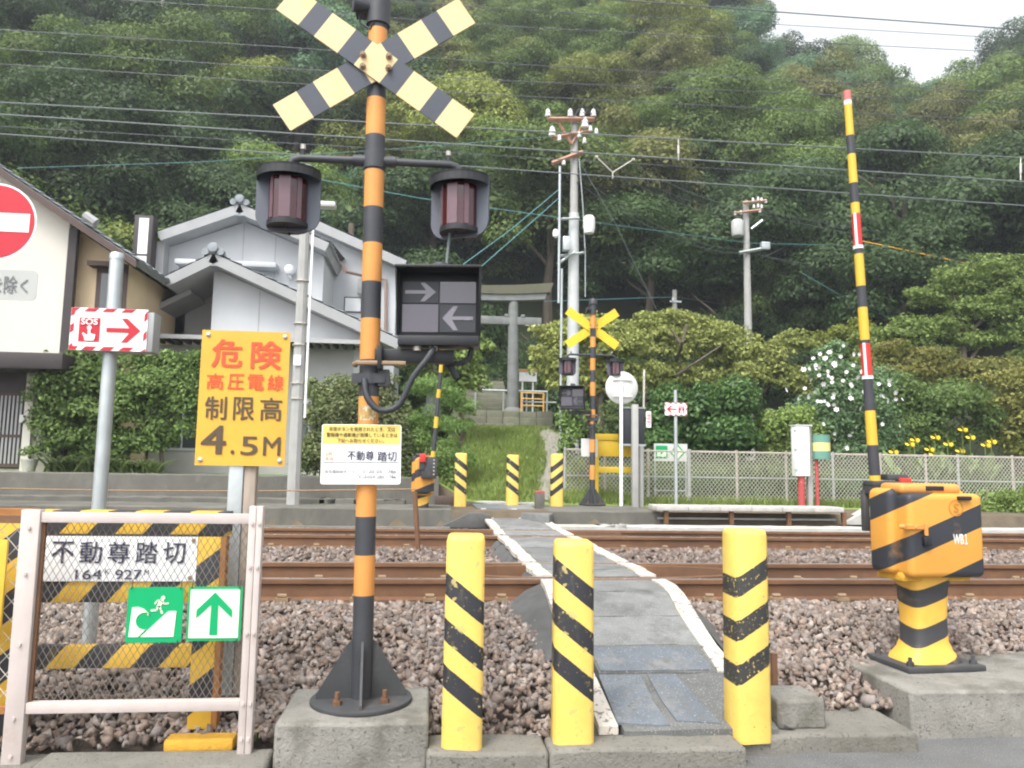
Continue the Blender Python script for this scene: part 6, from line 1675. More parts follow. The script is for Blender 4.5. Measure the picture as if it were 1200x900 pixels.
# dark equipment drum on the lower cable near the short pole
# ------------------------------------------------------------------ wires
def wire(pts, r, m_, label, name='overhead_wire', group=None, sag=0.0, cat='wire'):
    P = [at(*p) for p in pts]
    out = []
    for i in range(len(P) - 1):
        n = 8
        for k in range(n): t = k / n; out.append(P[i].lerp(P[i + 1], t) - Vector((0, 0, sag * 4 * t * (1 - t))))
    out.append(P[-1])
    o = MB().tube(out, r, 6).build(name, m_, origin=P[0])
    return props(o, label, cat, group)
GC, GF = 'catenary wires over the far track', 'high feeder wires across the wood'
Yk = 10.95
def lin(y0, y1, Y): return [(-150, y0 - (y1 - y0) * .125, Y), (600, (y0 + y1) / 2 - .3, Y), (1350, y1 + (y1 - y0) * .125, Y)]
wire(lin(120, 185, Yk), .0095, m_wirelight, 'top one of the three pale catenary wires crossing the middle of the view', group=GC)
wire(lin(134, 213, Yk), .0105, m_wirelight, 'middle one of the three pale catenary wires crossing the middle of the view', group=GC)
wire(lin(157, 241, Yk), .0095, m_wirelight, 'lowest of the three pale catenary wires, just above the signal arms', group=GC)
wire(lin(148, 219, Yk + .25), .005, m_wiredark, 'thin dark wire just below the middle catenary wire', group=GC)
for px, y0, y1 in ((795, 163, 188), (1196, 184, 211)):
    a, b_ = at(px, y0, Yk), at(px, y1, Yk); o = MB().cyl(a, b_, .009, n=6).cyl(a.lerp(b_, .3), a.lerp(b_, .7), .018, n=8).build('wire_hanger', m_bolt, origin=a); props(o, 'short vertical hanger between the upper two catenary wires, ' + ('left of the raised boom' if px < 900 else 'at the right edge'), 'wire hanger', 'catenary hangers')
a, m2, b_, d_ = at(699, 184, Yk), at(718, 202, Yk), at(742, 187, Yk), at(718, 209, Yk)
o = MB().cyl(a, m2, .009, n=6).cyl(b_, m2, .009, n=6).cyl(m2, d_, .01, n=6).cyl(a - Vector((.02, 0, 0)), a + Vector((.02, 0, 0)), .022, n=8).cyl(b_ - Vector((.02, 0, 0)), b_ + Vector((.02, 0, 0)), .022, n=8).build('wire_hanger', m_bolt, origin=a); props(o, 'Y-shaped hanger joining the lower two catenary wires right of the utility pole', 'wire hanger', 'catenary hangers')
feed = [((-150, 28), (0, 35), (330, 55), (600, 75), (900, 92), (1350, 118), 'third from the bottom at the left edge'), ((-150, 48), (0, 57), (330, 80), (600, 95), (900, 108), (1350, 128), 'second from the bottom at the left edge'), ((-150, 67), (0, 75), (330, 97), (600, 112), (900, 127), (1350, 150), 'lowest at the left edge')]
for f_ in feed: wire([(p[0], p[1], 14.5) for p in f_[:-1]], .0075, m_wiredark, 'thin dark feeder wire across the wood, ' + f_[-1], group=GF)
wire([(-150, -14, 14.5), (145, 0, 14.5), (330, 12, 14.5), (600, 31, 14.5), (900, 47, 14.5), (1350, 70, 14.5)], .0075, m_wiredark, 'thin dark feeder wire nearest the top edge left of the crossbuck', group=GF)
wire([(300, -10, 12.5), (600, 11, 12.5), (900, 28, 12.5), (1350, 55, 12.5)], .006, m_wiredark, 'thin wire passing below the top edge right of the crossbuck', group=GF)
wire([(500, -14, 7.0), (725, 0, 7.0), (925, 15, 7.0), (1200, 35, 7.0), (1350, 46, 7.0)], .006, m_wiredark, 'dark contact wire of the near track crossing the white sky', group=GF)
wire([(20, 197, 17), (230, 190, 17), (440, 176, 17.5), (646, 160, 18.3)], .006, m_wireteal, 'thin pale green cable rising from the left roof towards the utility pole', group='local power cables')
wire([(345, 205, 16), (490, 232, 17), (655, 255, 18.2), (880, 285, 28), (1200, 292, 30), (1350, 294, 30)], .011, m_wireteal, 'long teal cable running right behind the raised boom', group='local power cables')
wire([(655, 222, 18.2), (600, 268, 17), (540, 312, 16)], .010, m_wireteal, 'upper of two blue green service cables falling left from the utility pole', group='local power cables')
wire([(655, 232, 18.2), (610, 272, 17), (562, 314, 16)], .010, m_wireteal, 'lower of two blue green service cables falling left from the utility pole', group='local power cables')
wire([(677, 186, 18.4), (720, 260, 19), (769, 362, 20)], .011, m_wirelight, 'pale straight stay wire slanting down right from the utility pole', name='stay_wire', group='local power cables')
for k, (p, q) in enumerate((((690, 160), (872, 243)), ((684, 173), (872, 250)), ((680, 181), (868, 254)), ((676, 205), (865, 292)), ((676, 214), (868, 297)))):
    wire([(p[0], p[1], 18.4), (q[0], q[1], 28.4)], .010, m_wiredark, ('first', 'second', 'third', 'fourth', 'fifth')[k] + ' cable from the top sagging from the nearest pole to the slim pole', group='cables between the utility poles', sag=.35 + .1 * (k > 2))
for k, (p, q) in enumerate((((880, 245), (1300, 298)), ((885, 250), (1300, 315)), ((880, 296), (1300, 380)), ((893, 300), (1300, 345)))):
    wire([(p[0], p[1], 28.4), (q[0], q[1], 30)], .010, m_wiredark, ('first', 'second', 'third', 'fourth')[k] + ' cable from the top leading right from the slim utility pole', group='cables leaving the slim pole', sag=.3)
wire([(898, 300, 28.4), (935, 282, 34), (975, 265, 40)], .012, m_wirelight, 'pale cable rising right from the slim pole into the wood', group='cables leaving the slim pole')
wire([(560, 353, 24), (640, 353, 27), (789, 348, 31)], .012, m_wireteal, 'low teal cable from the torii to the short pole', group='local power cables')
wire([(793, 348, 31), (870, 360, 33), (945, 372, 36), (1080, 386, 37), (1300, 398, 37)], .016, m_wiredark, 'low dark cable passing above the cherry trees on the right', group='local power cables')
wire([(940, 320, 28), (1000, 355, 28), (1090, 392, 27)], .012, m_wireteal, 'teal cable slanting down to the pale roof on the right', group='local power cables')
wire([(1003, 281, 26), (1060, 293, 26), (1135, 309, 26)], .022, m_wireorange, 'orange covered cable leading right from behind the raised boom', group='local power cables')

# ------------------------------------------------------------------ vegetation
def leaf_quads(C, N, size, rng, asp=.55, droop=.0):
    """diamond leaves at C with rough normals N -> (V, F)"""
    n = len(C)
    t = rng.normal(size=(n, 3)); t -= N * (t * N).sum(1)[:, None]; t /= np.linalg.norm(t, axis=1)[:, None] + 1e-9
    b = np.cross(N, t)
    s = (size * rng.uniform(.65, 1.35, n))[:, None]
    tip = t * s; sd = b * s * asp * .5
    cup = N * s * .12
    V = np.stack([C - tip * .5, C + sd + cup, C + tip * .5 - N * s * droop, C - sd + cup], 1)
    F = np.arange(4 * n).reshape(n, 4)
    return V.reshape(-1, 3), F

def clump_leaves(centers, radii, per, size, rng, flat=.75, tilt=.55, up=.25, shell=.25, asp=.55):
    Cs, Ns = [], []
    for c, r in zip(centers, radii):
        n = max(6, int(per * (r[0] * r[2] if hasattr(r, '__len__') else r * r)))
        d = rng.normal(size=(n, 3)); d /= np.linalg.norm(d, axis=1)[:, None]
        d[:, 2] = np.where(d[:, 2] < -.35, -d[:, 2] * rng.uniform(.2, 1, n), d[:, 2])
        rr_ = 1 - shell * rng.random(n) ** 1.5 + .10 * rng.normal(size=n)
        R3 = np.array(r) if hasattr(r, '__len__') else np.array([r, r, r * flat])
        Cs.append(np.array(c) + d * R3 * rr_[:, None])
        nn = d + rng.normal(size=(n, 3)) * tilt + np.array([0, 0, up]); Ns.append(nn / np.linalg.norm(nn, axis=1)[:, None])
    return leaf_quads(np.concatenate(Cs), np.concatenate(Ns), size, rng, asp)

# forest crowns: a few shared meshes
def crown_mesh(seed, R, Hh, nc, cr, per, size, flat=.7):
    r = np.random.default_rng(seed)
    cs, rs = [], []
    while len(cs) < nc:
        d = r.normal(size=3); d /= np.linalg.norm(d)
        if d[2] < -.6: continue
        k = r.uniform(.55, .92)
        q = np.array([d[0] * R * k, d[1] * R * k, d[2] * Hh * k])
        cs.append(q); rs.append(r.uniform(cr * .65, cr * 1.3))
    cs.append(np.zeros(3)); rs.append(min(R, Hh) * .62)
    V, F = clump_leaves(cs, rs, per, size, r, flat=flat, tilt=.30, up=.30, shell=.16)
    return V, F
crown_defs = [(41, 4.2, 3.5, 24, 1.45, 480, .19, .72), (42, 3.9, 3.8, 28, 1.3, 500, .18, .76), (43, 4.5, 3.2, 22, 1.6, 430, .20, .66), (44, 3.7, 4.1, 34, 1.1, 560, .17, .8), (45, 4.3, 3.6, 42, 1.0, 540, .17, .7)]
crown_me = []
for dfn in crown_defs:
    V, F = crown_mesh(*dfn)
    o = raw_mesh('crown', V, F, L_mid); crown_me.append(o.data); bpy.data.objects.remove(o)
mb = MB()
mb.tube([(0, 0, -4.5), (.08, .05, -2.5), (-.05, .1, -1), (.1, 0, 1.2)], [.24, .2, .16, .06], 7)
for k in range(6):
    a = k * 1.05; mb.tube([(0, 0, -1.6 + .35 * k), (1.0 * math.cos(a), 1.0 * math.sin(a), -.7 + .35 * k), (2.1 * math.cos(a), 2.1 * math.sin(a), .3 + .3 * k)], [.10, .07, .02], 5)
o = mb.build('trunk', m_bark); trunk_me = o.data; bpy.data.objects.remove(o)
WL.clear() if False else None

rf = random.Random(12)
def kind_at(px, py, r):
    """tree colours by place in the view: species mix, with sunlit and shaded slopes put in"""
    x = rf.random()
    if px < 420: pr = [(L_dark, .66), (L_mid, .16), (L_blue, .14), (L_yel, .04)]  # mostly dark leaves: the shade on the left slope put into colour
    elif px < 800: pr = [(L_mid, .42), (L_yel, .36), (L_dark, .10), (L_olive, .12)] if py < 230 else [(L_dark, .78), (L_mid, .20), (L_yel, .02)]
    elif py > 270: pr = [(L_dark, .72), (L_mid, .20), (L_olive, .08)]
    elif px < 990: pr = [(L_olive, .22), (L_mid, .38), (L_dark, .24), (L_blue, .16)]
    else: pr = [(L_olive, .34), (L_mid, .34), (L_dark, .24), (L_blue, .08)] if py > 120 else [(L_dark, .40), (L_blue, .30), (L_mid, .30)]
    for m_, p in pr:
        if x < p: return m_
        x -= p
    return pr[0][0]
look = {L_dark: 'dark green', L_mid: 'mid green', L_yel: 'yellow green', L_olive: 'olive brown green', L_blue: 'bluish green'}
COLS = [(130, 'far left'), (300, 'above the white house'), (440, 'just left of the crossbuck'), (560, 'right of the crossbuck'), (680, 'above the torii'), (800, 'right of the utility pole'), (900, 'above the slim pole'), (1010, 'behind the boom'), (1100, 'right of the boom'), (9999, 'far right')]
ROWS = [(40, 'high up'), (130, 'upper slope'), (220, 'mid slope'), (300, 'lower slope'), (9999, 'hill foot')]
def region(px, py):
    return next(n for v, n in ROWS if py < v) + ', ' + next(n for v, n in COLS if px < v)
nt_ = 0
FT = {}
def forest_tree(x, y, s, m_, dz=0.0, ci=None, sz=None):
    global nt_
    z = float(ground(x, y))
    px, py = project((x, y, z + 4.6 * s))
    root = thing('forest_tree', 'broadleaf tree', 'tree', (x, y, z - .3), 'broadleaf trees of the wooded hill', rf.uniform(0, 6.28))
    FT.setdefault((look[m_], region(px, py)), []).append((px, root))
    root.scale = (s, s, s * (sz or rf.uniform(.85, 1.2)))
    c_ = bpy.data.objects.new('crown', crown_me[ci if ci is not None else rf.randrange(len(crown_me))]); COL.objects.link(c_); c_.parent = root; c_.location = (0, 0, 4.6 + dz)
    c_.material_slots[0].link = 'OBJECT'; c_.material_slots[0].material = m_
    t_ = bpy.data.objects.new('trunk', trunk_me); COL.objects.link(t_); t_.parent = root; t_.location = (0, 0, 4.6)
    nt_ += 1
r = 35.5
while r < 96:
    step = 4.9 + (r - 35) * .022
    a = rad(-33) + rf.uniform(0, .05)
    while a < rad(46):
        rr_ = r + rf.uniform(-1.3, 1.3)
        x, y = rr_ * math.sin(a), rr_ * math.cos(a)
        z = float(ground(x, y))
        px, py = project((x, y, z + 4.5))
        if -90 < px < 1290 and py > -110:
            s = rf.uniform(.78, 1.12) * (1 + (r - 35) * .003)
            forest_tree(x, y, s, kind_at(px, py, r))
        a += step / r * rf.uniform(.85, 1.15)
    r += 3.9 + (r - 35) * .02
for px in range(470, 1290, 34):      # low understorey along the foot of the hill
    q = at(px + rf.uniform(-10, 10), 500, rf.uniform(30.5, 33)); forest_tree(q.x, q.y, rf.uniform(.5, .7), L_dark if rf.random() < .75 else L_mid, dz=-2.6)
# lighter trees nearer, behind the houses
for px, Y, s, m_ in ((40, 27, .9, L_mid), (120, 29, .85, L_yel), (60, 31, 1.0, L_mid), (185, 31, .9, L_mid), (250, 30.5, .8, L_dark), (305, 31, .85, L_mid), (420, 29, .7, L_dark), (470, 32, .9, L_dark), (-40, 28, 1.0, L_mid)):
    q = at(px, 500, Y); forest_tree(q.x, Y, s, m_)
print('zb', zb_, 'w', w_box)
print('forest trees', nt_)
ORD = ['first', 'second', 'third', 'fourth', 'fifth', 'sixth', 'seventh', 'eighth', 'ninth', 'tenth', 'eleventh', 'twelfth', 'thirteenth', 'fourteenth', 'fifteenth']
for (lk, rg), lst in FT.items():
    lst.sort(key=lambda q: q[0])
    for i, (_, o_) in enumerate(lst):
        o_['label'] = (lk + ' hillside tree, ' + rg) if len(lst) == 1 else (ORD[min(i, 14)] + ' from left of the ' + lk + ' trees, ' + rg)
# pale bare trunk in the wood at upper left
a, b_ = at(202, 108, 47), at(190, 5, 47)
bt = thing('bare_tree', 'pale leaning bare trunk in the dark wood at the upper left', 'tree', a)
mb = MB(); mb.tube([a, a.lerp(b_, .3) + Vector((-.25, 0, .0)), a.lerp(b_, .6) + Vector((.1, 0, 0)), b_, b_ + Vector((.1, 0, 1.6))], [.16, .14, .12, .09, .05], 7); mb.build('trunk', m_barkpale, bt)
mb = MB(); mb.tube([a.lerp(b_, .55), a.lerp(b_, .7) + Vector((.8, 0, .2)), a.lerp(b_, .9) + Vector((1.5, 0, .5))], [.07, .05, .02], 5); mb.build('branch', m_barkpale, bt)

# nearer shrubs and trees
def plant(name, label, cat, blobs, Y, m_, size, per, trunk=None, base=None, tilt=.6, asp=.55, group=None, flat=None, sub=10, shell=.3, seed=1, wood=m_bark, subr=.5, branches=()):
    """blobs: (px, py, rx_px, ry_px[, dY]) ellipses seen in the photo, given real depth"""
    r = np.random.default_rng(seed)
    cs, rs = [], []
    for bl in blobs:
        dY = bl[4] if len(bl) > 4 else 0
        c = at(bl[0], bl[1], Y + dY); k = (Y + dY) / FPX * 1.15
        R = np.array([bl[2] * k, min(bl[2], bl[3] * 1.5) * k * .8, bl[3] * k])
        for _ in range(sub):
            d = r.normal(size=3); d /= np.linalg.norm(d); d[1] = -abs(d[1]) if r.random() < .65 else d[1]
            cs.append(np.array(c) + d * R * r.uniform(.4, .8)); q = R * subr * r.uniform(.7, 1.25); rs.append(q)
        cs.append(np.array(c)); rs.append(R * .66)
    gx = sum(b[0] for b in blobs) / len(blobs)
    g = at(gx, 560, Y); gz_ = base if base is not None else float(ground(g.x, Y))
    root = thing(name, label, cat, (g.x, Y, gz_), group)
    V, F = clump_leaves(cs, rs, per, size, r, tilt=tilt, asp=asp, shell=shell)
    keep = V.reshape(-1, 4, 3)[:, :, 2].min(1) > gz_ - .02
    V = V.reshape(-1, 4, 3)[keep].reshape(-1, 3); F = np.arange(len(V)).reshape(-1, 4)
    raw_mesh('foliage', V, F, m_, parent=root, origin=WL[root])
    if trunk != 0:
        mb = MB()
        if trunk:
            for t_ in trunk: 
                pts = [at(p[0], p[1], Y + (p[2] if len(p) > 2 else 0)) for p in t_[:-1]]
                mb.tube(pts, list(np.linspace(t_[-1], t_[-1] * .35, len(pts))), 7)
        else:
            for i, bl in enumerate(blobs[:5]):
                c = at(bl[0], bl[1], Y + (bl[4] if len(bl) > 4 else 0))
                mb.tube([(c.x * .9 + g.x * .1, Y, gz_ - .05), ((c.x + g.x) / 2 * .3 + c.x * .7, Y, (gz_ + c.z) / 2), c], [.035, .028, .012], 6)
        mb.build('trunk', wood, root)
    return root
GS = 'garden shrubs beyond the tracks'
plant('hedge_shrub', 'clipped leafy shrub in front of the cream and white houses, left of the SOS pole', 'shrub', [(85, 455, 42, 38), (70, 490, 30, 30), (105, 430, 28, 20), (110, 495, 30, 28), (75, 520, 30, 24), (112, 525, 26, 22)], 15.6, L_hedge, .085, 2600, base=wt - .05, seed=3, trunk=[[(75, 550), (62, 500), (48, 480), .03], [(95, 550), (92, 500), (90, 460), .03]])
plant('hedge_shrub', 'broad leafy shrub between the SOS pole and the danger sign', 'shrub', [(165, 445, 45, 28), (200, 440, 34, 28), (150, 485, 34, 34), (215, 485, 28, 34), (230, 430, 20, 20), (175, 425, 20, 14), (150, 520, 30, 24), (180, 515, 26, 24)], 15.7, L_hedge, .085, 2500, base=wt - .05, seed=4, trunk=[[(190, 552), (188, 515), (182, 490), .05], [(188, 520), (200, 500), (208, 470), .03], [(150, 552), (150, 500), .03]])
def strap_plant(name, label, centers, Y, base, n, length, wd, m_, seed, up=1.0, group=None, cat='plant'):
    r = np.random.default_rng(seed); V, F = [], []
    for (px, ) in centers:
        c = at(px, 540, Y)
        for _ in range(n):
            a = r.uniform(0, 6.28); L = length * r.uniform(.6, 1.2); x0 = c.x + r.normal() * length * .12; y0 = Y + r.normal() * length * .12
            d = np.array([math.cos(a), math.sin(a) * .8, 0]); s = np.array([-d[1], d[0], 0]); b = len(V)
            for k in range(5):
                t = k / 4; out = L * .75 * t ** 1.2; z = base + L * up * (t - .62 * t * t)
                w_ = wd * (1 - t ** 2) * .5 + .002; p = np.array([x0, y0, 0]) + d * out; p[2] = z
                V += [p + s * w_, p - s * w_]
            for k in range(4): F.append((b + 2 * k, b + 2 * k + 1, b + 2 * k + 3, b + 2 * k + 2))
    root = thing(name, label, cat, (at(centers[0][0], 540, Y).x, Y, base), group)
    raw_mesh('leaves', np.array(V), np.array(F), m_, parent=root, origin=WL[root])
    return root
strap_plant('strap_leaf_plant', 'arching grassy strap-leaved clump on the wall under the left shrub', [(70,), (85,), (100,), (115,)], 15.25, wt - .03, 60, .75, .05, L_strap, 5)
strap_plant('strap_leaf_plant', 'pale arching strap-leaved clump right of the SOS pole on the wall', [(135,), (150,), (168,), (182,)], 15.3, wt - .03, 55, .65, .05, L_strap, 6)
plant('photinia_hedge', 'hedge with reddish young tips between the slim pole and the signal pole', 'hedge', [(390, 480, 36, 30), (375, 520, 26, 30), (420, 500, 30, 30), (405, 540, 40, 25), (370, 460, 18, 16), (410, 462, 26, 20), (362, 540, 18, 24)], 15.4, L_photinia, .075, 3000, base=.95, seed=7)
plant('photinia_hedge', 'reddish tipped shrub right of the signal pole behind the information plate', 'shrub', [(455, 490, 26, 40), (462, 540, 22, 30), (450, 460, 18, 18)], 15.4, L_photinia, .075, 3000, base=.95, seed=8)
plant('garden_tree', 'loose light green broadleaf tree behind the pine, below the indicator box', 'tree', [(545, 425, 32, 24), (520, 410, 24, 20), (560, 405, 18, 12), (500, 430, 24, 20), (550, 450, 26, 18)], 19.5, L_lime, .13, 900, base=1.7, seed=9, trunk=[[(540, 530), (542, 480), (545, 430), .06], [(541, 490), (520, 450), (505, 430), .03]])
plant('pine_tree', 'small cloud-pruned pine with feathery pads left of the grass bank', 'tree', [(500, 452, 32, 14), (530, 468, 26, 13), (495, 490, 30, 15), (535, 500, 24, 15), (505, 522, 30, 14), (525, 545, 28, 18), (500, 560, 24, 18), (545, 478, 16, 10)], 16.4, L_pine, .12, 3000, base=.8, tilt=1.0, asp=.13, seed=10, trunk=[[(520, 590), (530, 545), (545, 505), (535, 470), (515, 450), .06], [(540, 510), (515, 495), .03], [(533, 540), (505, 525), .03]])
plant('low_shrub', 'dark low shrub spilling over the bank behind the far barrier machine', 'shrub', [(508, 545, 26, 22), (525, 562, 18, 16), (490, 525, 16, 20)], 15.6, L_hedge, .07, 3000, base=.75, seed=11)
GT = 'yellow green cherry trees'
plant('cherry_tree', 'yellow-green cherry tree behind the far signal and its yellow crossbuck', 'tree', [(690, 392, 55, 26), (650, 420, 32, 28), (720, 410, 45, 30), (740, 440, 45, 22), (670, 445, 40, 22), (640, 390, 20, 12)], 21.5, L_cherry, .125, 1150, base=1.2, seed=12, group=GT, sub=18, subr=.34, tilt=.7, trunk=[[(705, 520), (703, 470), (712, 430), (735, 395), .12], [(704, 475), (680, 440), (650, 420), .07], [(712, 440), (745, 425), .05]])
plant('cherry_tree', 'broad yellow-green cherry tree with dark forked limbs left of the flowering bush', 'tree', [(800, 385, 60, 22), (770, 410, 45, 28), (830, 405, 50, 28), (870, 420, 42, 26), (785, 445, 52, 22), (850, 450, 45, 20), (760, 380, 30, 14)], 22.5, L_cherry, .125, 1100, base=1.2, seed=13, group=GT, sub=18, subr=.34, tilt=.7, trunk=[[(800, 520), (798, 470), (790, 430), (800, 400, -1.4), (805, 380, -1.4), .09], [(793, 440, -1), (815, 425, -1.6), (845, 405, -1.6), .05], [(797, 402, -1.4), (785, 385, -1.4), .05]])
plant('cherry_tree', 'yellow-green cherry tree between the round dark bush and the white flowering bush', 'tree', [(900, 420, 36, 22), (930, 405, 28, 18), (880, 440, 34, 22), (920, 445, 36, 22)], 22.0, L_cherry, .12, 1150, base=1.2, seed=14, group=GT, sub=18, subr=.34, tilt=.7, trunk=[[(888, 500), (886, 470), (893, 430), .09], [(887, 468), (870, 448), .06], [(888, 465), (905, 448), (925, 430), .06]])
plant('round_shrub', 'large round glossy dark green bush right of the far SOS pole', 'shrub', [(842, 492, 42, 44), (842, 520, 44, 30), (820, 480, 22, 28), (862, 482, 24, 28)], 18.0, L_gloss, .11, 1900, seed=15, group=GS, trunk=0)
plant('round_shrub', 'dark green bush between the black cabinet and the far SOS pole', 'shrub', [(780, 490, 28, 36), (770, 520, 30, 26), (795, 510, 22, 30)], 18.3, L_gloss, .11, 1900, seed=16, group=GS, trunk=0)
plant('light_shrub', 'light green rounded bush left of the tall white relay box', 'shrub', [(915, 500, 32, 26), (935, 495, 26, 22), (900, 515, 22, 22), (940, 520, 30, 24)], 18.0, L_lime, .09, 2200, seed=17, group=GS, trunk=0)
strap_plant('strap_leaf_plant', 'fan of upright pale blades between the round bush and the light bush', [(885,), (892,)], 17.2, .8, 60, 1.35, .05, L_strap, 18, up=1.5, group=GS)
plant('fern_plant', 'feathery fern-like plant growing between far signal and cabinet', 'plant', [(722, 480, 22, 14), (718, 500, 20, 16), (708, 520, 14, 20)], 16.6, L_strap, .16, 900, seed=19, asp=.22, trunk=0)
plant('climbing_plant', 'dark leafy weeds behind the indicator box of the far signal', 'shrub', [(668, 505, 16, 30), (680, 490, 14, 24), (662, 535, 12, 26)], 16.6, L_hedge, .08, 2400, seed=20, trunk=[[(688, 560), (690, 520), (688, 480), .06]])
L_hib = leaf_mat('leaf_hibiscus', (.10, .175, .075), (.18, .28, .13), nsc=1.5)
hib = plant('flowering_shrub', 'tall shrub covered in white flowers behind the green drum', 'shrub', [(975, 440, 38, 30), (985, 480, 48, 40), (1010, 450, 34, 30), (960, 500, 40, 36), (1020, 500, 40, 36), (990, 525, 45, 26), (970, 415, 22, 16)], 18.4, L_hib, .085, 1900, seed=21, trunk=0)
GW = 'garden shrubs on the right'
plant('dark_shrub', 'wide dark green shrub under the olive maples right of the boom', 'shrub', [(1060, 490, 50, 36), (1110, 480, 50, 32), (1150, 500, 36, 30), (1080, 520, 60, 26), (1050, 460, 30, 22)], 19.2, L_hedge, .10, 1500, seed=22, group=GW, trunk=0)
plant('maple_tree', 'low olive-tinted maple behind the raised boom', 'tree', [(1060, 435, 55, 18), (1110, 440, 60, 18), (1085, 420, 40, 14), (1150, 435, 50, 18), (1040, 410, 24, 14)], 20.6, L_maple, .10, 1250, base=1.0, seed=23, trunk=[[(1090, 520), (1088, 470), (1100, 440), .09]])
plant('maple_tree', 'bronze olive maple at the right edge above the fence', 'tree', [(1180, 450, 40, 20), (1200, 480, 40, 26), (1165, 475, 34, 16), (1210, 520, 40, 26), (1180, 505, 30, 20)], 19.0, L_maple, .10, 1350, base=1.0, seed=24, trunk=[[(1195, 570), (1190, 520), (1185, 470), .09]])
plant('layered_tree', 'tall light green leafy tree at the right edge with a thin grey trunk', 'tree', [(1120, 330, 44, 20), (1170, 318, 45, 22), (1090, 348, 34, 16), (1150, 362, 50, 20), (1190, 390, 40, 24), (1105, 382, 36, 16), (1180, 350, 40, 22), (1200, 420, 30, 20), (1140, 400, 40, 14)], 23.0, L_lime, .11, 1150, base=1.2, seed=25, sub=16, subr=.36, trunk=[[(1132, 480), (1131, 435), (1128, 400), (1122, 370), (1115, 335), .12], [(1131, 430), (1145, 410), (1165, 385), .07], [(1128, 400), (1150, 375), (1160, 345), .06], [(1124, 380), (1105, 372), .04]])
plant('wild_shrub', 'yellowish wild shrub top rising behind the flowering bush', 'shrub', [(985, 395, 22, 14), (1010, 385, 16, 12), (1040, 400, 30, 16), (960, 400, 16, 12)], 22.5, L_yel, .11, 1500, base=1.2, seed=26, trunk=[[(1000, 480), (1000, 420), .05]])
plant('broad_shrub', 'mid green shrubbery between the boom and the pale roof', 'shrub', [(1050, 395, 40, 20), (1080, 410, 36, 18), (1020, 415, 30, 20)], 22.0, L_lime, .11, 1300, base=1.2, seed=27, trunk=[[(1050, 480), (1050, 420), .05]])
plant('weedy_shrub', 'bright green weeds beside the far track right of the orange barrier box', 'weeds', [(1175, 590, 22, 18), (1200, 595, 30, 24), (1160, 600, 14, 14)], 14.6, L_lime, .07, 2600, base=FZ - .05, seed=28, trunk=0)
# flowers of the hibiscus: each its own small part
rfl = np.random.default_rng(5)
def petal_mesh(name, m_, r_, n=6):
    V, F = [], []
    for k in range(n):
        a = 2 * math.pi * k / n; b = len(V)
        for (rr_, aa, z) in ((.0, 0, 0), (.6, -.42, .12), (1.0, -.2, .16), (1.0, .2, .2), (.6, .42, .12)): V.append((r_ * rr_ * math.cos(a + aa), r_ * rr_ * math.sin(a + aa), r_ * z + .001 * k))
        F += [(b, b + 1, b + 2), (b, b + 2, b + 3), (b, b + 3, b + 4)]
    o = raw_mesh(name, np.array(V), np.array(F), m_); d = o.data; bpy.data.objects.remove(o); return d
fm = petal_mesh('flower', m_petal, .05)
spots = [(965, 450), (975, 443), (955, 459), (1005, 442), (988, 446), (992, 436), (1020, 440), (962, 471), (958, 470), (970, 474), (977, 462), (997, 462), (1008, 478), (1003, 500), (965, 497), (992, 525), (997, 450), (1035, 465), (1040, 470), (1050, 468), (1032, 463), (1042, 446), (1054, 499), (985, 418), (972, 413), (975, 425), (1000, 428), (942, 433), (940, 432), (948, 432), (1010, 436), (1015, 430), (953, 420), (967, 420), (978, 508), (935, 467), (947, 465), (1020, 502), (960, 440), (1000, 415), (988, 405), (970, 435), (1012, 460), (950, 445), (1030, 450), (980, 480)]
spots += [(x + 7 * ((k * 7) % 5 - 2), y + 5 * ((k * 3) % 5 - 2)) for k, (x, y) in enumerate(spots) if k % 2]
for i, (px, py) in enumerate(spots):
    p = at(px, py, 17.45 + rfl.uniform(-.1, .25)); o = bpy.data.objects.new('flower', fm); COL.objects.link(o); o.parent = hib; o.location = p - WL[hib]
    o.rotation_euler = (rad(90) + rfl.uniform(-.6, .6), rfl.uniform(-.5, .5), rfl.uniform(-.7, .7)); o.scale = (1, 1, 1) if i % 3 else (1.3, 1.3, 1.3)
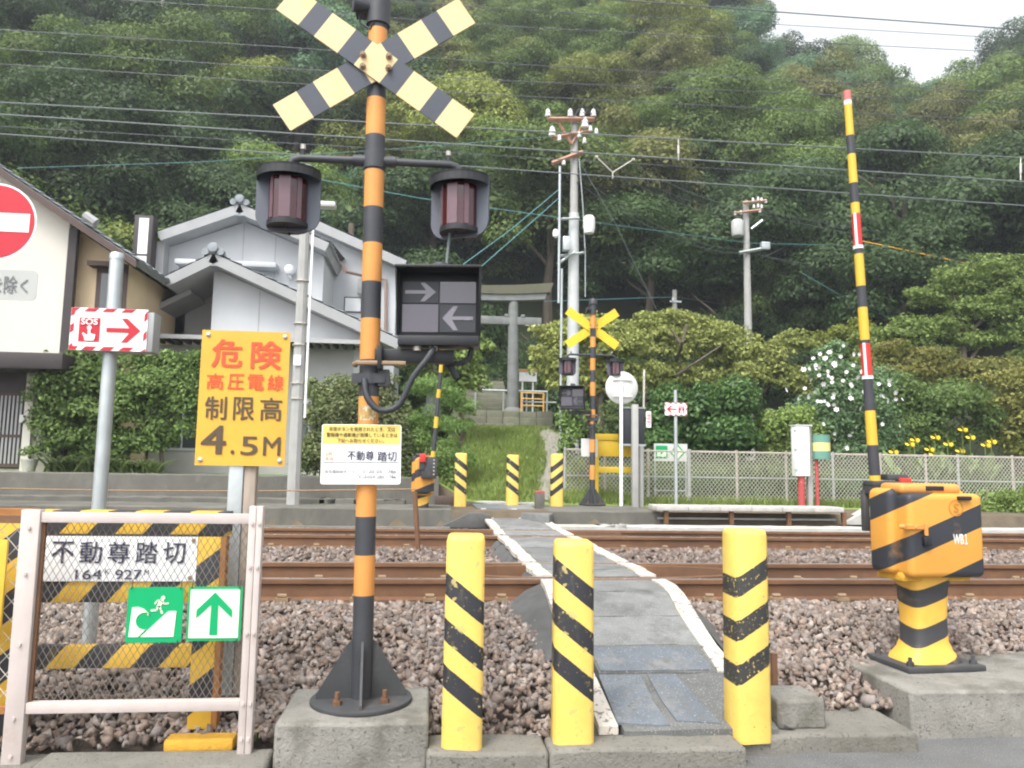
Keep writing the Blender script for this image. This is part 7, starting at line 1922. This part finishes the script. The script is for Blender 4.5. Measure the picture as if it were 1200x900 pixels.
# cannas with yellow heads behind the fence
fy = petal_mesh('flower_head', m_petaly, .055, 7)
cl_ = [(1046, 530), (1065, 521), (1071, 516), (1088, 527), (1095, 513), (1093, 533), (1110, 521), (1127, 504), (1136, 513), (1154, 522), (1161, 518), (1124, 529)]
for i, (px, py) in enumerate(cl_):
    Y = 17.0 + .15 * (i % 3)
    top = at(px, py, Y); g = float(ground(top.x, Y))
    root = thing('canna_plant', ['first', 'third', 'fourth', 'fifth', 'seventh', 'sixth', 'eighth', 'tenth', 'eleventh', 'twelfth', 'last', 'ninth'][i] + ' yellow canna from the left behind the chain link fence', 'plant', (top.x, Y, g), 'yellow cannas behind the fence')
    mb = MB(); mb.tube([(top.x + .05, Y, g), (top.x + .02, Y, (g + top.z) / 2), top], [.018, .015, .01], 6); mb.build('stem', L_strap, root)
    for k in range(3):
        o = bpy.data.objects.new('flower_head', fy); COL.objects.link(o); o.parent = root; o.location = top - WL[root] + Vector((.05 * (k - 1), -.03 * k, .05 * (k % 2))); o.rotation_euler = (rad(70) + .5 * (k - 1), .4 * k, k * 1.1)
    V, F = [], []
    for k in range(7):
        a = k * 2.4 + i; z0 = g + .12 * k; L = .75; d = np.array([math.cos(a) * .5, math.sin(a) * .35, .85]); d /= np.linalg.norm(d); s = np.array([-math.sin(a), math.cos(a), 0]); b = len(V)
        for q in range(5): t = q / 4; p = np.array([top.x + .03, Y, z0]) + d * L * t - np.array([0, 0, .18 * t * t]); w_ = .13 * math.sin(math.pi * min(1, .12 + t * .88)) + .004; V += [p + s * w_, p - s * w_]
        for q in range(4): F.append((b + 2 * q, b + 2 * q + 1, b + 2 * q + 3, b + 2 * q + 2))
    raw_mesh('leaf_blades', np.array(V), np.array(F), L_strap, parent=root, origin=WL[root])
# seedling in the pot
q = WL[fpz]
V, F = clump_leaves([(q.x, q.y, q.z + .34)], [np.array([.2, .15, .13])], 9000, .06, np.random.default_rng(4)); raw_mesh('foliage', V, F, L_hedge, parent=fpz, origin=q)
# palm behind the white house
pm = thing('palm_tree', 'small palm with pale fronds behind the white house roof', 'tree', (at(412, 300, 26).x, 26, 2.0))
V, F = [], []; c = at(412, 262, 26); rp_ = np.random.default_rng(8)
for k in range(26):
    a = rp_.uniform(0, 6.28); el = rp_.uniform(-.5, 1.2); L = rp_.uniform(.8, 1.5); d = np.array([math.cos(a) * math.cos(el), math.sin(a) * math.cos(el), math.sin(el)])
    for j in range(9):
        f_ = (j - 4) * .16; s = np.array([-math.sin(a), math.cos(a), 0]); dd = d + s * f_; dd /= np.linalg.norm(dd); st_ = np.array(c) + d * .5 * L; e_ = st_ + dd * L * .6 - np.array([0, 0, .15 * abs(f_) + .1]); b = len(V); w_ = np.cross(dd, s); w_ = s * .025
        V += [st_ - w_, st_ + w_, e_ + w_ * .2, e_ - w_ * .2]; F.append((b, b + 1, b + 2, b + 3))
raw_mesh('fronds', np.array(V), np.array(F), L_strap, parent=pm, origin=WL[pm])
mb = MB(); mb.cyl((c.x, 26, 2.0), c, .12, .1, n=8); mb.build('trunk', m_bark, pm)

# grass
def grass(name, pts, h0, h1, wd, seed, m_):
    r = np.random.default_rng(seed); n = len(pts)
    a = r.uniform(0, 6.28, n); hh = r.uniform(h0, h1, n); ln = r.normal(size=(n, 2)) * .45 * hh[:, None]
    s = np.stack([np.cos(a), np.sin(a), 0 * a], -1) * (wd * r.uniform(.6, 1.3, n))[:, None]
    tip = pts + np.concatenate([ln, hh[:, None]], 1)
    V = np.stack([pts - s, pts + s, tip], 1).reshape(-1, 3); o = raw_mesh(name, V, np.arange(3 * n).reshape(n, 3), m_)
    return props(o, kind='stuff')
r = np.random.default_rng(31)
n = 60000
X = r.uniform(-.4, 4.2, n); Y = r.uniform(15.1, 22.2, n)
k = np.ones(n, bool)
ya = np.array([p[1] for p in PA]); xa = np.array([p[0] for p in PA]); xb = np.array([p[0] for p in PB])
o_ = np.argsort(ya); pl_, pr_ = np.interp(Y, ya[o_], xa[o_]), np.interp(Y, ya[o_], xb[o_])
inside = (X > pl_ + .1) & (X < pr_ - .1)
k &= ~(inside & (r.random(n) < .93))
dens = .5 + .5 * np.sin(X * 3.1 + np.sin(Y * 1.7) * 2) * np.sin(Y * 2.3 + X)
k &= r.random(n) < .35 + .65 * dens
X, Y = X[k], Y[k]
grass('grass', np.stack([X, Y, ground(X, Y) - .01], -1), .05, .17, .012, 32, L_grass)
n = 30000
X = r.uniform(3.2, 16, n); Y = r.uniform(15.3, 17.8, n) ; grass('grass', np.stack([X, Y, ground(X, Y) - .01], -1), .06, .22, .013, 33, L_grass)
n = 9000
n = 26000; X = r.uniform(4.6, 16, n); Y = r.uniform(16.7, 18.0, n); k = (np.sin(X * 1.9) + np.sin(X * 4.3 + 1) + r.normal(size=n) * .8) > -1.1
o = grass('undergrowth', np.stack([X[k], Y[k], ground(X[k], Y[k]) - .01], -1), .2, .7, .03, 35, L_gloss)
# weeds at the kerb
pts = []
for (px, py, z, n_, sp) in ((541, 882, .0, 26, .05), (706, 848, .10, 22, .05), (300, 868, .05, 14, .05), (375, 592, FZ, 20, .1), (160, 830, .12, 8, .04)):
    c = atz(px, py, z)
    for _ in range(n_): pts.append((c.x + r.normal() * sp, c.y + r.normal() * sp * .4, z))
grass('weeds', np.array(pts), .03, .09, .004, 34, L_grass)

# ------------------------------------------------------------------ thin haze volume, added in place of lens veil to lift the blacks
m_haze = bpy.data.materials.new('haze'); m_haze.use_nodes = True
nh = m_haze.node_tree; nh.nodes.clear()
ho = nh.nodes.new('ShaderNodeOutputMaterial'); hv = nh.nodes.new('ShaderNodeVolumePrincipled')
hv.inputs['Color'].default_value = (.86, .93, 1.0, 1); hv.inputs['Density'].default_value = .0013; hv.inputs['Anisotropy'].default_value = .2
nh.links.new(hv.outputs[0], ho.inputs['Volume'])
o = MB().box((-301, -91, -1.4), (301, 321, 92)).build('haze', m_haze, smooth=False); props(o, kind='stuff')
